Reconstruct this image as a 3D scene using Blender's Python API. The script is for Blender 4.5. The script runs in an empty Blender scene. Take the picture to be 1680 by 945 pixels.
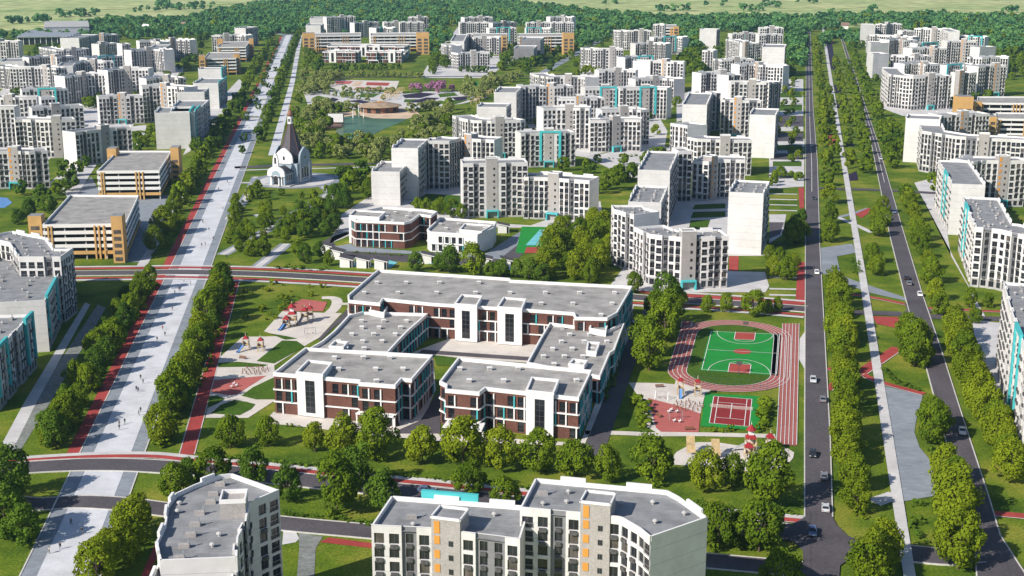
import bpy, bmesh, math, random
import numpy as np
from mathutils import Vector, Matrix
from mathutils.geometry import tessellate_polygon

R = math.radians
rnd = random.Random(7)
scene = bpy.context.scene
COL = scene.collection

# ------------------------------------------------------------------ camera
IW, IH, F = 1680.0, 945.0, 2200.0
CX, CY, YH, HC = 840.0, 472.5, -95.0, 130.0
TH = math.atan((CY - YH) / F)
cam_d = bpy.data.cameras.new('camera')
cam_d.sensor_width = 36.0
cam_d.lens = 36.0 * F / IW
cam_d.clip_start = 1.0
cam_d.clip_end = 60000.0
cam = bpy.data.objects.new('camera', cam_d)
cam.location = (0, 0, HC)
cam.rotation_euler = (math.pi / 2 - TH, 0, 0)
COL.objects.link(cam)
scene.camera = cam
CT, ST = math.cos(TH), math.sin(TH)


def P(px, py, z=0.0):
    """A point of the photograph on the horizontal plane at height z -> metres."""
    u, v = (px - CX) / F, (py - CY) / F
    dy, dz = CT - v * ST, -ST - v * CT
    t = (z - HC) / dz
    return Vector((u * t, dy * t))


def dist(p):
    return math.hypot(p[0], p[1])


# ------------------------------------------------------------------ light
SUN_D = Vector((0.80, 0.60, 0))          # the way the light travels over the ground
EL = R(34)
world = bpy.data.worlds.new('World')
scene.world = world
world.use_nodes = True
wn = world.node_tree
sky = wn.nodes.new('ShaderNodeTexSky')
sky.sky_type = 'NISHITA'
sky.sun_disc = False
sky.sun_elevation = EL
sky.sun_rotation = math.atan2(-SUN_D.x, -SUN_D.y)
sky.air_density = 1.0
sky.ozone_density = 4.0
wn.links.new(sky.outputs[0], wn.nodes['Background'].inputs[0])
wn.nodes['Background'].inputs[1].default_value = 0.09
sl = bpy.data.lights.new('sun', 'SUN')
sl.energy = 5.0
sl.angle = R(0.5)
sl.color = (1.0, 0.935, 0.83)
so = bpy.data.objects.new('sun', sl)
ld = Vector((SUN_D.x * math.cos(EL), SUN_D.y * math.cos(EL), -math.sin(EL)))
so.rotation_euler = ld.to_track_quat('-Z', 'Y').to_euler()
so.location = (-300, -200, 400)
COL.objects.link(so)
scene.view_settings.view_transform = 'Standard'
scene.view_settings.look = 'None'
scene.view_settings.gamma = 1
scene.view_settings.exposure = 0.32
scene.cycles.max_bounces = 6
scene.cycles.diffuse_bounces = 2
scene.cycles.glossy_bounces = 2
scene.cycles.transmission_bounces = 4


# ------------------------------------------------------------------ air
hz = bpy.data.materials.new('haze')
hz.use_nodes = True
hz.node_tree.nodes.remove(hz.node_tree.nodes['Principled BSDF'])
pv_ = hz.node_tree.nodes.new('ShaderNodeVolumePrincipled')
pv_.inputs['Color'].default_value = (0.46, 0.76, 1.0, 1)
pv_.inputs['Density'].default_value = 0.000058
pv_.inputs['Anisotropy'].default_value = 0.2
hz.node_tree.links.new(pv_.outputs[0], hz.node_tree.nodes['Material Output'].inputs['Volume'])
hm = bpy.data.meshes.new('haze')
X_, Y0_, Y1_, Z0_, Z1_ = 9500.0, -300.0, 14500.0, -1.5, 160.0
hm.from_pydata([(-X_, Y0_, Z0_), (X_, Y0_, Z0_), (X_, Y1_, Z0_), (-X_, Y1_, Z0_), (-X_, Y0_, Z1_), (X_, Y0_, Z1_), (X_, Y1_, Z1_), (-X_, Y1_, Z1_)], [],
               [(3, 2, 1, 0), (4, 5, 6, 7), (0, 1, 5, 4), (1, 2, 6, 5), (2, 3, 7, 6), (3, 0, 4, 7)])
hm.materials.append(hz)
ho = bpy.data.objects.new('haze', hm)
ho['kind'] = 'stuff'
COL.objects.link(ho)


# ------------------------------------------------------------------ materials
def nd(nt, t, **kw):
    n = nt.nodes.new(t)
    for k, v in kw.items():
        setattr(n, k, v)
    return n


def mat(name, c, rough=0.8, var=0.12, scale=0.3, var2=0.0, scale2=6.0, bump=0.0, spec=0.3, metal=0.0,
        seam=None, coords='pos', c2=None, tint=None):
    m = bpy.data.materials.new(name)
    m.use_nodes = True
    nt = m.node_tree
    L = nt.links.new
    b = nt.nodes['Principled BSDF']
    b.inputs['Roughness'].default_value = rough
    b.inputs['Specular IOR Level'].default_value = spec
    b.inputs['Metallic'].default_value = metal
    geo = nd(nt, 'ShaderNodeNewGeometry')
    src = geo.outputs['Position']
    if coords == 'obj':
        src = nd(nt, 'ShaderNodeTexCoord').outputs['Object']
    n1 = nd(nt, 'ShaderNodeTexNoise')
    n1.inputs['Scale'].default_value = scale
    n1.inputs['Detail'].default_value = 4
    L(src, n1.inputs['Vector'])
    mix = nd(nt, 'ShaderNodeMix', data_type='RGBA')
    a = c2 if c2 else tuple(x * (1 - var) for x in c)
    d = c if c2 else tuple(min(1, x * (1 + var)) for x in c)
    mix.inputs[6].default_value = (*a, 1)
    mix.inputs[7].default_value = (*d, 1)
    mr = nd(nt, 'ShaderNodeMapRange')
    mr.inputs[1].default_value = 0.35
    mr.inputs[2].default_value = 0.65
    L(n1.outputs[0], mr.inputs[0])
    L(mr.outputs[0], mix.inputs[0])
    out = mix.outputs[2]
    if var2:
        n2 = nd(nt, 'ShaderNodeTexNoise')
        n2.inputs['Scale'].default_value = scale2
        n2.inputs['Detail'].default_value = 3
        L(src, n2.inputs['Vector'])
        m2 = nd(nt, 'ShaderNodeMapRange')
        m2.inputs[1].default_value = 0.3
        m2.inputs[2].default_value = 0.7
        m2.inputs[3].default_value = 1 - var2
        m2.inputs[4].default_value = 1 + var2
        L(n2.outputs[0], m2.inputs[0])
        mu = nd(nt, 'ShaderNodeVectorMath', operation='SCALE')
        L(out, mu.inputs[0])
        L(m2.outputs[0], mu.inputs['Scale'])
        out = mu.outputs[0]
    if seam:                                       # panel joints: thin darker lines every seam[0] m
        per, wid, dark = seam
        sp = nd(nt, 'ShaderNodeSeparateXYZ')
        L(geo.outputs['Position'], sp.inputs[0])
        md = nd(nt, 'ShaderNodeMath', operation='MODULO')
        md.inputs[1].default_value = per
        L(sp.outputs[2], md.inputs[0])
        lt = nd(nt, 'ShaderNodeMath', operation='LESS_THAN')
        lt.inputs[1].default_value = wid
        L(md.outputs[0], lt.inputs[0])
        fa = nd(nt, 'ShaderNodeMapRange')
        fa.inputs[3].default_value = 1.0
        fa.inputs[4].default_value = dark
        L(lt.outputs[0], fa.inputs[0])
        mu = nd(nt, 'ShaderNodeVectorMath', operation='SCALE')
        L(out, mu.inputs[0])
        L(fa.outputs[0], mu.inputs['Scale'])
        out = mu.outputs[0]
    if tint:                                       # every wall a little different
        oi = nd(nt, 'ShaderNodeObjectInfo')
        fa = nd(nt, 'ShaderNodeMapRange')
        fa.inputs[3].default_value, fa.inputs[4].default_value = tint
        L(oi.outputs['Random'], fa.inputs[0])
        mu = nd(nt, 'ShaderNodeVectorMath', operation='SCALE')
        L(out, mu.inputs[0])
        L(fa.outputs[0], mu.inputs['Scale'])
        out = mu.outputs[0]
    L(out, b.inputs['Base Color'])
    if bump:
        bp = nd(nt, 'ShaderNodeBump')
        bp.inputs['Strength'].default_value = bump
        bp.inputs['Distance'].default_value = 0.15
        nb = nd(nt, 'ShaderNodeTexNoise')
        nb.inputs['Scale'].default_value = scale2
        L(src, nb.inputs['Vector'])
        L(nb.outputs[0], bp.inputs['Height'])
        L(bp.outputs[0], b.inputs['Normal'])
    return m


def paving(name, c1, c2, mortar, scale, bw=0.6, rh=0.3, rot=0.0, rough=0.75, ms=0.012, stain=(0.80, 1.14), ns=0.12):
    m = bpy.data.materials.new(name)
    m.use_nodes = True
    nt = m.node_tree
    L = nt.links.new
    b = nt.nodes['Principled BSDF']
    b.inputs['Roughness'].default_value = rough
    geo = nd(nt, 'ShaderNodeNewGeometry')
    mp = nd(nt, 'ShaderNodeMapping')
    mp.inputs['Rotation'].default_value[2] = rot
    L(geo.outputs['Position'], mp.inputs[0])
    br = nd(nt, 'ShaderNodeTexBrick')
    br.inputs['Color1'].default_value = (*c1, 1)
    br.inputs['Color2'].default_value = (*c2, 1)
    br.inputs['Mortar'].default_value = (*mortar, 1)
    br.inputs['Scale'].default_value = scale
    br.inputs['Mortar Size'].default_value = ms
    br.inputs['Brick Width'].default_value = bw
    br.inputs['Row Height'].default_value = rh
    L(mp.outputs[0], br.inputs['Vector'])
    n2 = nd(nt, 'ShaderNodeTexNoise')
    n2.inputs['Scale'].default_value = ns
    n2.inputs['Detail'].default_value = 9
    n2.inputs['Roughness'].default_value = 0.65
    L(geo.outputs['Position'], n2.inputs['Vector'])
    m2 = nd(nt, 'ShaderNodeMapRange')
    m2.inputs[1].default_value = 0.3
    m2.inputs[2].default_value = 0.7
    m2.inputs[3].default_value = stain[0]
    m2.inputs[4].default_value = stain[1]
    L(n2.outputs[0], m2.inputs[0])
    mu = nd(nt, 'ShaderNodeVectorMath', operation='SCALE')
    L(br.outputs[0], mu.inputs[0])
    L(m2.outputs[0], mu.inputs['Scale'])
    L(mu.outputs[0], b.inputs['Base Color'])
    return m


def leaf(name, c1, c2, trans=0.30, rnd_amt=0.35):
    m = bpy.data.materials.new(name)
    m.use_nodes = True
    nt = m.node_tree
    L = nt.links.new
    nt.nodes.remove(nt.nodes['Principled BSDF'])
    geo = nd(nt, 'ShaderNodeNewGeometry')
    oi = nd(nt, 'ShaderNodeObjectInfo')
    n1 = nd(nt, 'ShaderNodeTexNoise')
    n1.inputs['Scale'].default_value = 0.35
    n1.inputs['Detail'].default_value = 3
    L(geo.outputs['Position'], n1.inputs['Vector'])
    n3 = nd(nt, 'ShaderNodeTexNoise')
    n3.inputs['Scale'].default_value = 0.03
    L(geo.outputs['Position'], n3.inputs['Vector'])
    ad = nd(nt, 'ShaderNodeMath', operation='ADD')
    L(n1.outputs[0], ad.inputs[0])
    L(n3.outputs[0], ad.inputs[1])
    sc = nd(nt, 'ShaderNodeMath', operation='MULTIPLY_ADD')
    sc.inputs[1].default_value = rnd_amt
    L(oi.outputs['Random'], sc.inputs[0])
    L(ad.outputs[0], sc.inputs[2])
    mr = nd(nt, 'ShaderNodeMapRange')
    mr.inputs[1].default_value = 0.75
    mr.inputs[2].default_value = 1.25 + rnd_amt
    L(sc.outputs[0], mr.inputs[0])
    mix = nd(nt, 'ShaderNodeMix', data_type='RGBA')
    mix.inputs[6].default_value = (*c1, 1)
    mix.inputs[7].default_value = (*c2, 1)
    L(mr.outputs[0], mix.inputs[0])
    df = nd(nt, 'ShaderNodeBsdfDiffuse')
    tr = nd(nt, 'ShaderNodeBsdfTranslucent')
    L(mix.outputs[2], df.inputs[0])
    L(mix.outputs[2], tr.inputs[0])
    ms = nd(nt, 'ShaderNodeMixShader')
    ms.inputs[0].default_value = trans
    L(df.outputs[0], ms.inputs[1])
    L(tr.outputs[0], ms.inputs[2])
    L(ms.outputs[0], nt.nodes['Material Output'].inputs[0])
    return m


M = {}
M['white'] = mat('white_panel', (0.68, 0.66, 0.645), 0.75, 0.06, 0.15, var2=0.05, scale2=0.7, seam=(3.1, 0.12, 0.72), tint=(0.86, 1.04))
M['trim'] = mat('white_trim', (0.76, 0.745, 0.73), 0.7, 0.03)
M['grey'] = mat('grey_panel', (0.20, 0.20, 0.21), 0.8, 0.1, 0.3, seam=(3.1, 0.10, 0.8))
M['tower'] = mat('grey_brick', (0.36, 0.335, 0.32), 0.85, 0.06, 0.3, var2=0.15, scale2=3.0)
M['plinth'] = mat('plinth_stone', (0.40, 0.39, 0.385), 0.8, 0.1, 0.4)
M['teal'] = mat('teal_panel', (0.07, 0.45, 0.47), 0.6, 0.06)
M['orange'] = mat('orange_panel', (0.60, 0.27, 0.05), 0.65, 0.06)
M['glass'] = mat('window_glass', (0.018, 0.02, 0.026), 0.08, 0.4, 0.2, spec=0.6)
M['pane_warm'] = mat('curtained_glass', (0.10, 0.085, 0.075), 0.25, 0.4, 0.5, spec=0.5)
M['frame'] = mat('dark_frame', (0.08, 0.08, 0.085), 0.5)
M['basket'] = mat('grille_grey', (0.085, 0.083, 0.085), 0.6, 0.3, 2.0)
M['metal'] = mat('grey_metal', (0.45, 0.46, 0.48), 0.45, 0.1, metal=0.5)
M['brick'] = mat('brown_brick', (0.130, 0.056, 0.042), 0.85, 0.15, 0.25, var2=0.25, scale2=2.5)
M['ochre'] = mat('ochre_panel', (0.56, 0.335, 0.125), 0.7, 0.08)
M['concrete'] = mat('concrete', (0.42, 0.41, 0.40), 0.85, 0.12, 0.2)
M['dark'] = mat('interior_shade', (0.05, 0.05, 0.055), 0.9)
M['asphalt'] = mat('asphalt', (0.088, 0.078, 0.088), 0.85, 0.14, 0.08, var2=0.18, scale2=1.5)
M['lane'] = mat('lane_paint', (0.75, 0.74, 0.72), 0.7, 0.1, 1.0)
M['kerb'] = mat('kerb_stone', (0.55, 0.53, 0.50), 0.8, 0.1, 1.0)
M['red'] = mat('red_paving', (0.35, 0.052, 0.045), 0.85, 0.12, 0.15, var2=0.12, scale2=2.0)
M['rubber'] = mat('red_rubber', (0.42, 0.115, 0.10), 0.9, 0.08, 0.15, var2=0.12, scale2=2.5)
M['track'] = mat('track_rubber', (0.34, 0.105, 0.09), 0.9, 0.08, 0.15, var2=0.1, scale2=2.0)
M['court_green'] = mat('court_green', (0.012, 0.235, 0.032), 0.8, 0.08, 0.2)
M['court_red'] = mat('court_red', (0.36, 0.06, 0.045), 0.8, 0.08, 0.2)
M['court_dark'] = mat('court_claret', (0.24, 0.022, 0.022), 0.8, 0.08, 0.2)
M['court_blue'] = mat('court_blue', (0.16, 0.50, 0.55), 0.8, 0.08, 0.2)
M['sand'] = mat('pale_rubber', (0.60, 0.55, 0.50), 0.9, 0.08, 0.2, var2=0.06, scale2=1.5)
M['beach'] = mat('tan_sand', (0.58, 0.43, 0.31), 0.9, 0.2, 0.08)
M['roof'] = paving('grey_roofing', (0.265, 0.27, 0.28), (0.235, 0.24, 0.25), (0.15, 0.15, 0.16), 1.0, 9.0, 1.05, rot=0.12, rough=0.9, ms=0.03, stain=(0.66, 1.22), ns=0.25)
M['roof_light'] = paving('pale_roofing', (0.36, 0.345, 0.325), (0.315, 0.30, 0.285), (0.21, 0.20, 0.19), 1.0, 10.0, 1.1, rot=-0.1, rough=0.9, ms=0.035, stain=(0.62, 1.24), ns=0.2)
M['path'] = paving('pale_slabs', (0.60, 0.58, 0.57), (0.55, 0.53, 0.53), (0.42, 0.41, 0.41), 1.0, 1.2, 0.6)
M['prom'] = paving('promenade_slabs', (0.63, 0.635, 0.665), (0.595, 0.60, 0.635), (0.47, 0.47, 0.5), 0.5, 1.2, 0.7, rot=-0.15)
M['grey_pave'] = paving('grey_slabs', (0.275, 0.305, 0.345), (0.225, 0.25, 0.285), (0.18, 0.18, 0.2), 0.5, 1.2, 0.5, rot=0.1)
M['cobble'] = paving('cobble_setts', (0.27, 0.28, 0.27), (0.17, 0.18, 0.17), (0.10, 0.13, 0.06), 0.7, 0.6, 0.4)
M['water'] = mat('pond_water', (0.055, 0.125, 0.050), 0.3, 0.3, 0.05, spec=0.12)
M['slate'] = mat('slate_roof', (0.050, 0.047, 0.060), 0.55, 0.15, 0.8)
M['copper'] = mat('brown_copper', (0.22, 0.10, 0.06), 0.5, 0.2, 1.5)
M['church'] = mat('pale_blue_render', (0.30, 0.37, 0.43), 0.8, 0.06)
M['timber'] = mat('pale_timber', (0.45, 0.33, 0.17), 0.8, 0.15, 1.0)
M['play_red'] = mat('red_plastic', (0.30, 0.02, 0.025), 0.6, 0.05)
M['play_blue'] = mat('blue_plastic', (0.12, 0.28, 0.58), 0.4, 0.05)
M['bark'] = mat('bark', (0.10, 0.075, 0.05), 0.9, 0.2, 3.0)
M['tyre'] = mat('tyre_rubber', (0.02, 0.02, 0.02), 0.9)
M['lamp'] = mat('lamp_glass', (0.7, 0.7, 0.66), 0.2)
M['tail'] = mat('tail_glass', (0.35, 0.02, 0.02), 0.2)
M['purple'] = mat('purple_blooms', (0.018, 0.010, 0.034), 0.95, 0.35, 1.2, var2=0.4, scale2=5)
M['wood_roof'] = mat('weathered_boards', (0.34, 0.25, 0.17), 0.85, 0.2, 0.2)
M['house_roof'] = mat('brown_tiles', (0.22, 0.14, 0.11), 0.85, 0.15)
M['leaf_a'] = leaf('leaf_green', (0.060, 0.122, 0.010), (0.235, 0.315, 0.018))
M['leaf_b'] = leaf('leaf_lime', (0.095, 0.155, 0.010), (0.275, 0.335, 0.018))
M['leaf_c'] = leaf('leaf_dark', (0.050, 0.112, 0.014), (0.160, 0.255, 0.026))
M['leaf_d'] = leaf('leaf_olive', (0.190, 0.240, 0.060), (0.380, 0.410, 0.130))
M['leaf_p'] = leaf('leaf_pink', (0.34, 0.13, 0.26), (0.56, 0.30, 0.44))
M['leaf_f'] = leaf('leaf_forest', (0.060, 0.185, 0.070), (0.180, 0.350, 0.090), rnd_amt=0.0)


def lawn_mat(name, ca, cb, cc, s1, s2):
    m = bpy.data.materials.new(name)
    m.use_nodes = True
    nt = m.node_tree
    L = nt.links.new
    b = nt.nodes['Principled BSDF']
    b.inputs['Roughness'].default_value = 0.95
    b.inputs['Specular IOR Level'].default_value = 0.1
    geo = nd(nt, 'ShaderNodeNewGeometry')
    n1 = nd(nt, 'ShaderNodeTexNoise')
    n1.inputs['Scale'].default_value = s1
    n1.inputs['Detail'].default_value = 6
    n1.inputs['Roughness'].default_value = 0.65
    n2 = nd(nt, 'ShaderNodeTexNoise')
    n2.inputs['Scale'].default_value = s2
    n2.inputs['Detail'].default_value = 4
    for n in (n1, n2):
        L(geo.outputs['Position'], n.inputs['Vector'])
    r = nd(nt, 'ShaderNodeValToRGB')
    e = r.color_ramp.elements
    e[0].position, e[0].color = 0.34, (*ca, 1)
    e[1].position, e[1].color = 0.68, (*cc, 1)
    x = e.new(0.5)
    x.color = (*cb, 1)
    L(n1.outputs[0], r.inputs[0])
    m2 = nd(nt, 'ShaderNodeMapRange')
    m2.inputs[1].default_value = 0.3
    m2.inputs[2].default_value = 0.7
    m2.inputs[3].default_value = 0.62
    m2.inputs[4].default_value = 1.32
    L(n2.outputs[0], m2.inputs[0])
    mu = nd(nt, 'ShaderNodeVectorMath', operation='SCALE')
    L(r.outputs[0], mu.inputs[0])
    L(m2.outputs[0], mu.inputs['Scale'])
    L(mu.outputs[0], b.inputs['Base Color'])
    bp = nd(nt, 'ShaderNodeBump')
    bp.inputs['Strength'].default_value = 0.5
    bp.inputs['Distance'].default_value = 0.2
    L(n2.outputs[0], bp.inputs['Height'])
    L(bp.outputs[0], b.inputs['Normal'])
    return m


M['lawn'] = lawn_mat('lawn', (0.045, 0.094, 0.008), (0.112, 0.168, 0.012), (0.245, 0.240, 0.035), 0.045, 1.6)
M['turf'] = lawn_mat('mown_turf', (0.045, 0.100, 0.010), (0.058, 0.118, 0.012), (0.075, 0.135, 0.014), 0.05, 2.2)
M['field'] = lawn_mat('meadow', (0.27, 0.36, 0.13), (0.40, 0.44, 0.18), (0.52, 0.50, 0.25), 0.0035, 0.03)


# ------------------------------------------------------------------ mesh helper
class MB:
    def __init__(s):
        s.v, s.f, s.m, s.mats = [], [], [], []

    def mi(s, m):
        if m not in s.mats:
            s.mats.append(m)
        return s.mats.index(m)

    def face(s, pts, m):
        n = len(s.v)
        s.v.extend(pts)
        s.f.append(tuple(range(n, n + len(pts))))
        s.m.append(s.mi(m))

    def poly(s, pts, z, m):
        """flat polygon (may be concave)"""
        p3 = [Vector((p[0], p[1], z)) for p in pts]
        n = len(s.v)
        s.v.extend([tuple(p) for p in p3])
        for t in tessellate_polygon([p3]):
            a, b, c = (p3[i] for i in t)
            if (b - a).cross(c - a).z < 0:
                t = t[::-1]
            s.f.append(tuple(n + i for i in t))
            s.m.append(s.mi(m))

    def wall(s, a, b, z0, z1, m):
        s.face([(a[0], a[1], z0), (b[0], b[1], z0), (b[0], b[1], z1), (a[0], a[1], z1)], m)

    def prism(s, pts, z0, z1, m, mtop=None, bottom=False):
        n = len(pts)
        for i in range(n):
            s.wall(pts[i], pts[(i + 1) % n], z0, z1, m)
        s.poly(pts, z1, mtop or m)
        if bottom:
            s.poly(pts, z0, m)

    def box(s, c, sx, sy, z0, z1, m, a=0.0, mtop=None):
        ca, sa = math.cos(a), math.sin(a)
        q = [(c[0] + x * ca - y * sa, c[1] + x * sa + y * ca) for x, y in
             ((-sx / 2, -sy / 2), (sx / 2, -sy / 2), (sx / 2, sy / 2), (-sx / 2, sy / 2))]
        s.prism(q, z0, z1, m, mtop, bottom=True)

    def bar(s, a, b, w, m):
        """square bar between two 3D points"""
        a, b = Vector(a), Vector(b)
        d = (b - a).normalized()
        u = d.cross(Vector((0, 0, 1)))
        if u.length < 1e-3:
            u = Vector((1, 0, 0))
        u = u.normalized() * (w / 2)
        v = d.cross(u).normalized() * (w / 2)
        q = [u + v, u - v, -u - v, -u + v]
        A = [tuple(a + k) for k in q]
        B = [tuple(b + k) for k in q]
        for i in range(4):
            j = (i + 1) % 4
            s.face([A[i], A[j], B[j], B[i]], m)
        s.face(A[::-1], m)
        s.face(B, m)

    def cone(s, c, r0, r1, z0, z1, m, n=12, cap=True, a0=0.0):
        A = [(c[0] + r0 * math.cos(a0 + k * 2 * math.pi / n), c[1] + r0 * math.sin(a0 + k * 2 * math.pi / n), z0) for k in range(n)]
        B = [(c[0] + r1 * math.cos(a0 + k * 2 * math.pi / n), c[1] + r1 * math.sin(a0 + k * 2 * math.pi / n), z1) for k in range(n)]
        for k in range(n):
            j = (k + 1) % n
            if r1 > 1e-4:
                s.face([A[k], A[j], B[j], B[k]], m)
            else:
                s.face([A[k], A[j], (c[0], c[1], z1)], m)
        if cap and r1 > 1e-4:
            s.face(B, m)

    def mesh(s, name, o=(0, 0, 0)):
        me = bpy.data.meshes.new(name)
        v = np.array(s.v, dtype=np.float32).reshape(-1, 3) - np.array(o, dtype=np.float32)
        me.from_pydata(v.tolist(), [], s.f)
        for m in s.mats:
            me.materials.append(m)
        me.polygons.foreach_set('material_index', s.m)
        me.update()
        return me

    def build(s, name, parent=None, o=None):
        """o: the world point that becomes the object's origin (defaults to the parent's)"""
        base = Vector(parent['_w']) if parent is not None else Vector((0, 0, 0))
        o = Vector(o) if o is not None else base
        ob = bpy.data.objects.new(name, s.mesh(name, o))
        COL.objects.link(ob)
        ob['_w'] = tuple(o)
        if parent is not None:
            ob.parent = parent
            ob.location = o - base
        else:
            ob.location = o
        return ob


def tag(o, label=None, cat=None, group=None, kind=None):
    if label:
        o['label'] = label
    if cat:
        o['category'] = cat
    if group:
        o['group'] = group
    if kind:
        o['kind'] = kind
    return o


def thing(name, loc, label, cat, group=None, rz=0.0):
    o = bpy.data.objects.new(name, None)
    o.empty_display_size = 1
    COL.objects.link(o)
    o.location = loc
    o.rotation_euler.z = rz
    o['_w'] = tuple(loc)
    return tag(o, label, cat, group)


def copy_tree(src, loc, rz, label=None, parent=None):
    c = src.copy()
    COL.objects.link(c)
    if parent is None:
        c.location = loc
        c.rotation_euler.z = rz
        if label:
            c['label'] = label
    else:
        c.parent = parent
    for ch in list(src.children):
        copy_tree(ch, None, None, None, c)
    return c


def child(name, me, parent, loc, rz=0.0, sc=None):
    """an object that shares mesh data, placed at a world point under its thing"""
    ob = bpy.data.objects.new(name, me)
    COL.objects.link(ob)
    ob.parent = parent
    ob.location = Vector(loc) - Vector(parent['_w'])
    ob.rotation_euler.z = rz
    if sc:
        ob.scale = sc
    return ob


ORD = ('first second third fourth fifth sixth seventh eighth ninth tenth eleventh twelfth thirteenth fourteenth fifteenth '
       'sixteenth seventeenth eighteenth nineteenth twentieth').split()
TENS = {20: 'twenty', 30: 'thirty', 40: 'forty', 50: 'fifty', 60: 'sixty', 70: 'seventy', 80: 'eighty', 90: 'ninety'}


def ordinal(n):
    if n <= 20:
        return ORD[n - 1]
    t, u = n // 10 * 10, n % 10
    return TENS[t] + ('-' + ORD[u - 1] if u else 'th').replace('yth', 'ieth') if u else TENS[t][:-1] + 'ieth'


def inside(p, q, marg=0.0):
    c = False
    for i in range(len(q)):
        a, b_ = q[i - 1], q[i]
        if (a.y > p.y) != (b_.y > p.y) and p.x < (b_.x - a.x) * (p.y - a.y) / (b_.y - a.y) + a.x:
            c = not c
        if marg:
            t = (b_ - a)
            s_ = max(0, min(1, (p - a).dot(t) / max(1e-6, t.length_squared)))
            if (a + t * s_ - p).length < marg:
                return False
    return c


# ------------------------------------------------------------------ flat setting
LAY = 0.03
CNT = [0]


def lz(layer):
    """height of a flat layer; sheets of one layer still differ by a few mm"""
    CNT[0] += 1
    return layer * LAY + (CNT[0] % 12) * 0.0024


def sheet(name, pts, layer, m, px=True, kind='structure'):
    b = MB()
    q = [P(*p) for p in pts] if px else pts
    b.poly(q, lz(layer), m)
    o = b.build(name)
    tag(o, kind=kind)
    return o


def offset_line(q, d):
    """polyline moved d metres to the left of its direction"""
    out = []
    n = len(q)
    for i in range(n):
        if i == 0:
            t = (q[1] - q[0]).normalized()
            k = 1
            nn = Vector((-t.y, t.x))
        elif i == n - 1:
            t = (q[-1] - q[-2]).normalized()
            k = 1
            nn = Vector((-t.y, t.x))
        else:
            t1 = (q[i] - q[i - 1]).normalized()
            t2 = (q[i + 1] - q[i]).normalized()
            n1, n2 = Vector((-t1.y, t1.x)), Vector((-t2.y, t2.x))
            nn = (n1 + n2)
            nn = nn.normalized() if nn.length > 1e-4 else n1
            k = 1 / max(0.35, nn.dot(n1))
        out.append(q[i] + nn * d * k)
    return out


def smooth(q, n=5):
    """Catmull-Rom through the points"""
    out = []
    for i in range(len(q) - 1):
        p0, p1, p2, p3 = q[max(i - 1, 0)], q[i], q[i + 1], q[min(i + 2, len(q) - 1)]
        for k in range(n):
            t = k / n
            out.append(0.5 * ((2 * p1) + (p2 - p0) * t + (2 * p0 - 5 * p1 + 4 * p2 - p3) * t * t + (3 * p1 - p0 - 3 * p2 + p3) * t ** 3))
    out.append(q[-1])
    return out


def ribbon_into(b, q, w, z, m, off=0.0, z0=None):
    l, r = offset_line(q, off + w / 2), offset_line(q, off - w / 2)
    for i in range(len(q) - 1):
        b.face([(*r[i], z), (*r[i + 1], z), (*l[i + 1], z), (*l[i], z)], m)
        if z0 is not None:
            b.face([(*r[i], z0), (*r[i + 1], z0), (*r[i + 1], z), (*r[i], z)], m)
            b.face([(*l[i], z0), (*l[i + 1], z0), (*l[i + 1], z), (*l[i], z)], m)


def ribbon(name, pts, w, layer, m, off=0.0, px=True, sm=True, kerb=None):
    q = [P(*p) for p in pts] if px else pts
    if sm and len(q) > 2:
        q = smooth(q)
    b = MB()
    ribbon_into(b, q, w, lz(layer), m, off)
    if kerb:
        for s in (1, -1):
            ribbon_into(b, q, 0.3, layer * LAY + 0.12, kerb, off + s * (w / 2 + 0.15), 0.0)
    o = b.build(name)
    tag(o, kind='structure')
    return o


def dashes(name, pts, layer, w=0.18, on=3.0, gap=5.0, off=0.0):
    q = smooth([P(*p) for p in pts], 8)
    b = MB()
    acc, state = 0.0, True
    for i in range(len(q) - 1):
        seg = (q[i + 1] - q[i])
        Ls = seg.length
        t = seg / Ls
        x = 0.0
        while x < Ls:
            lim = on if state else gap
            st = min(lim - acc, Ls - x)
            if state:
                ribbon_into(b, [q[i] + t * x, q[i] + t * (x + st)], w, layer * LAY, M['lane'], off)
            acc += st
            x += st
            if acc >= lim - 1e-6:
                acc, state = 0.0, not state
    tag(b.build(name), kind='structure')

# ================================================================== SETTING
sheet('ground', [(-9000, 60), (9000, 60), (9000, 14000), (-9000, 14000)], -12, M['field'], px=False)
sheet('lawn', [P(-60, 1120), P(1760, 1120), P(1860, 42), P(1300, 46), P(900, 40), P(300, 40), P(-120, 55), P(-300, 300)], 0, M['lawn'], px=False)


def yl(y):
    return 269 - 0.4875 * (y - 460)


def yr(y):
    return 482 - 0.3565 * (y - 57)


def strip(name, fa, fb, y0, y1, layer, m):
    ys = [y0, y1]
    return sheet(name, [(fa(y), y) for y in ys] + [(fb(y), y) for y in ys[::-1]], layer, m)


def yrw(y):
    return yr(y) - 15 * (y + 95) / 555


def ylw(y):
    return yl(y) + 15 * (y + 95) / 555


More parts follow.
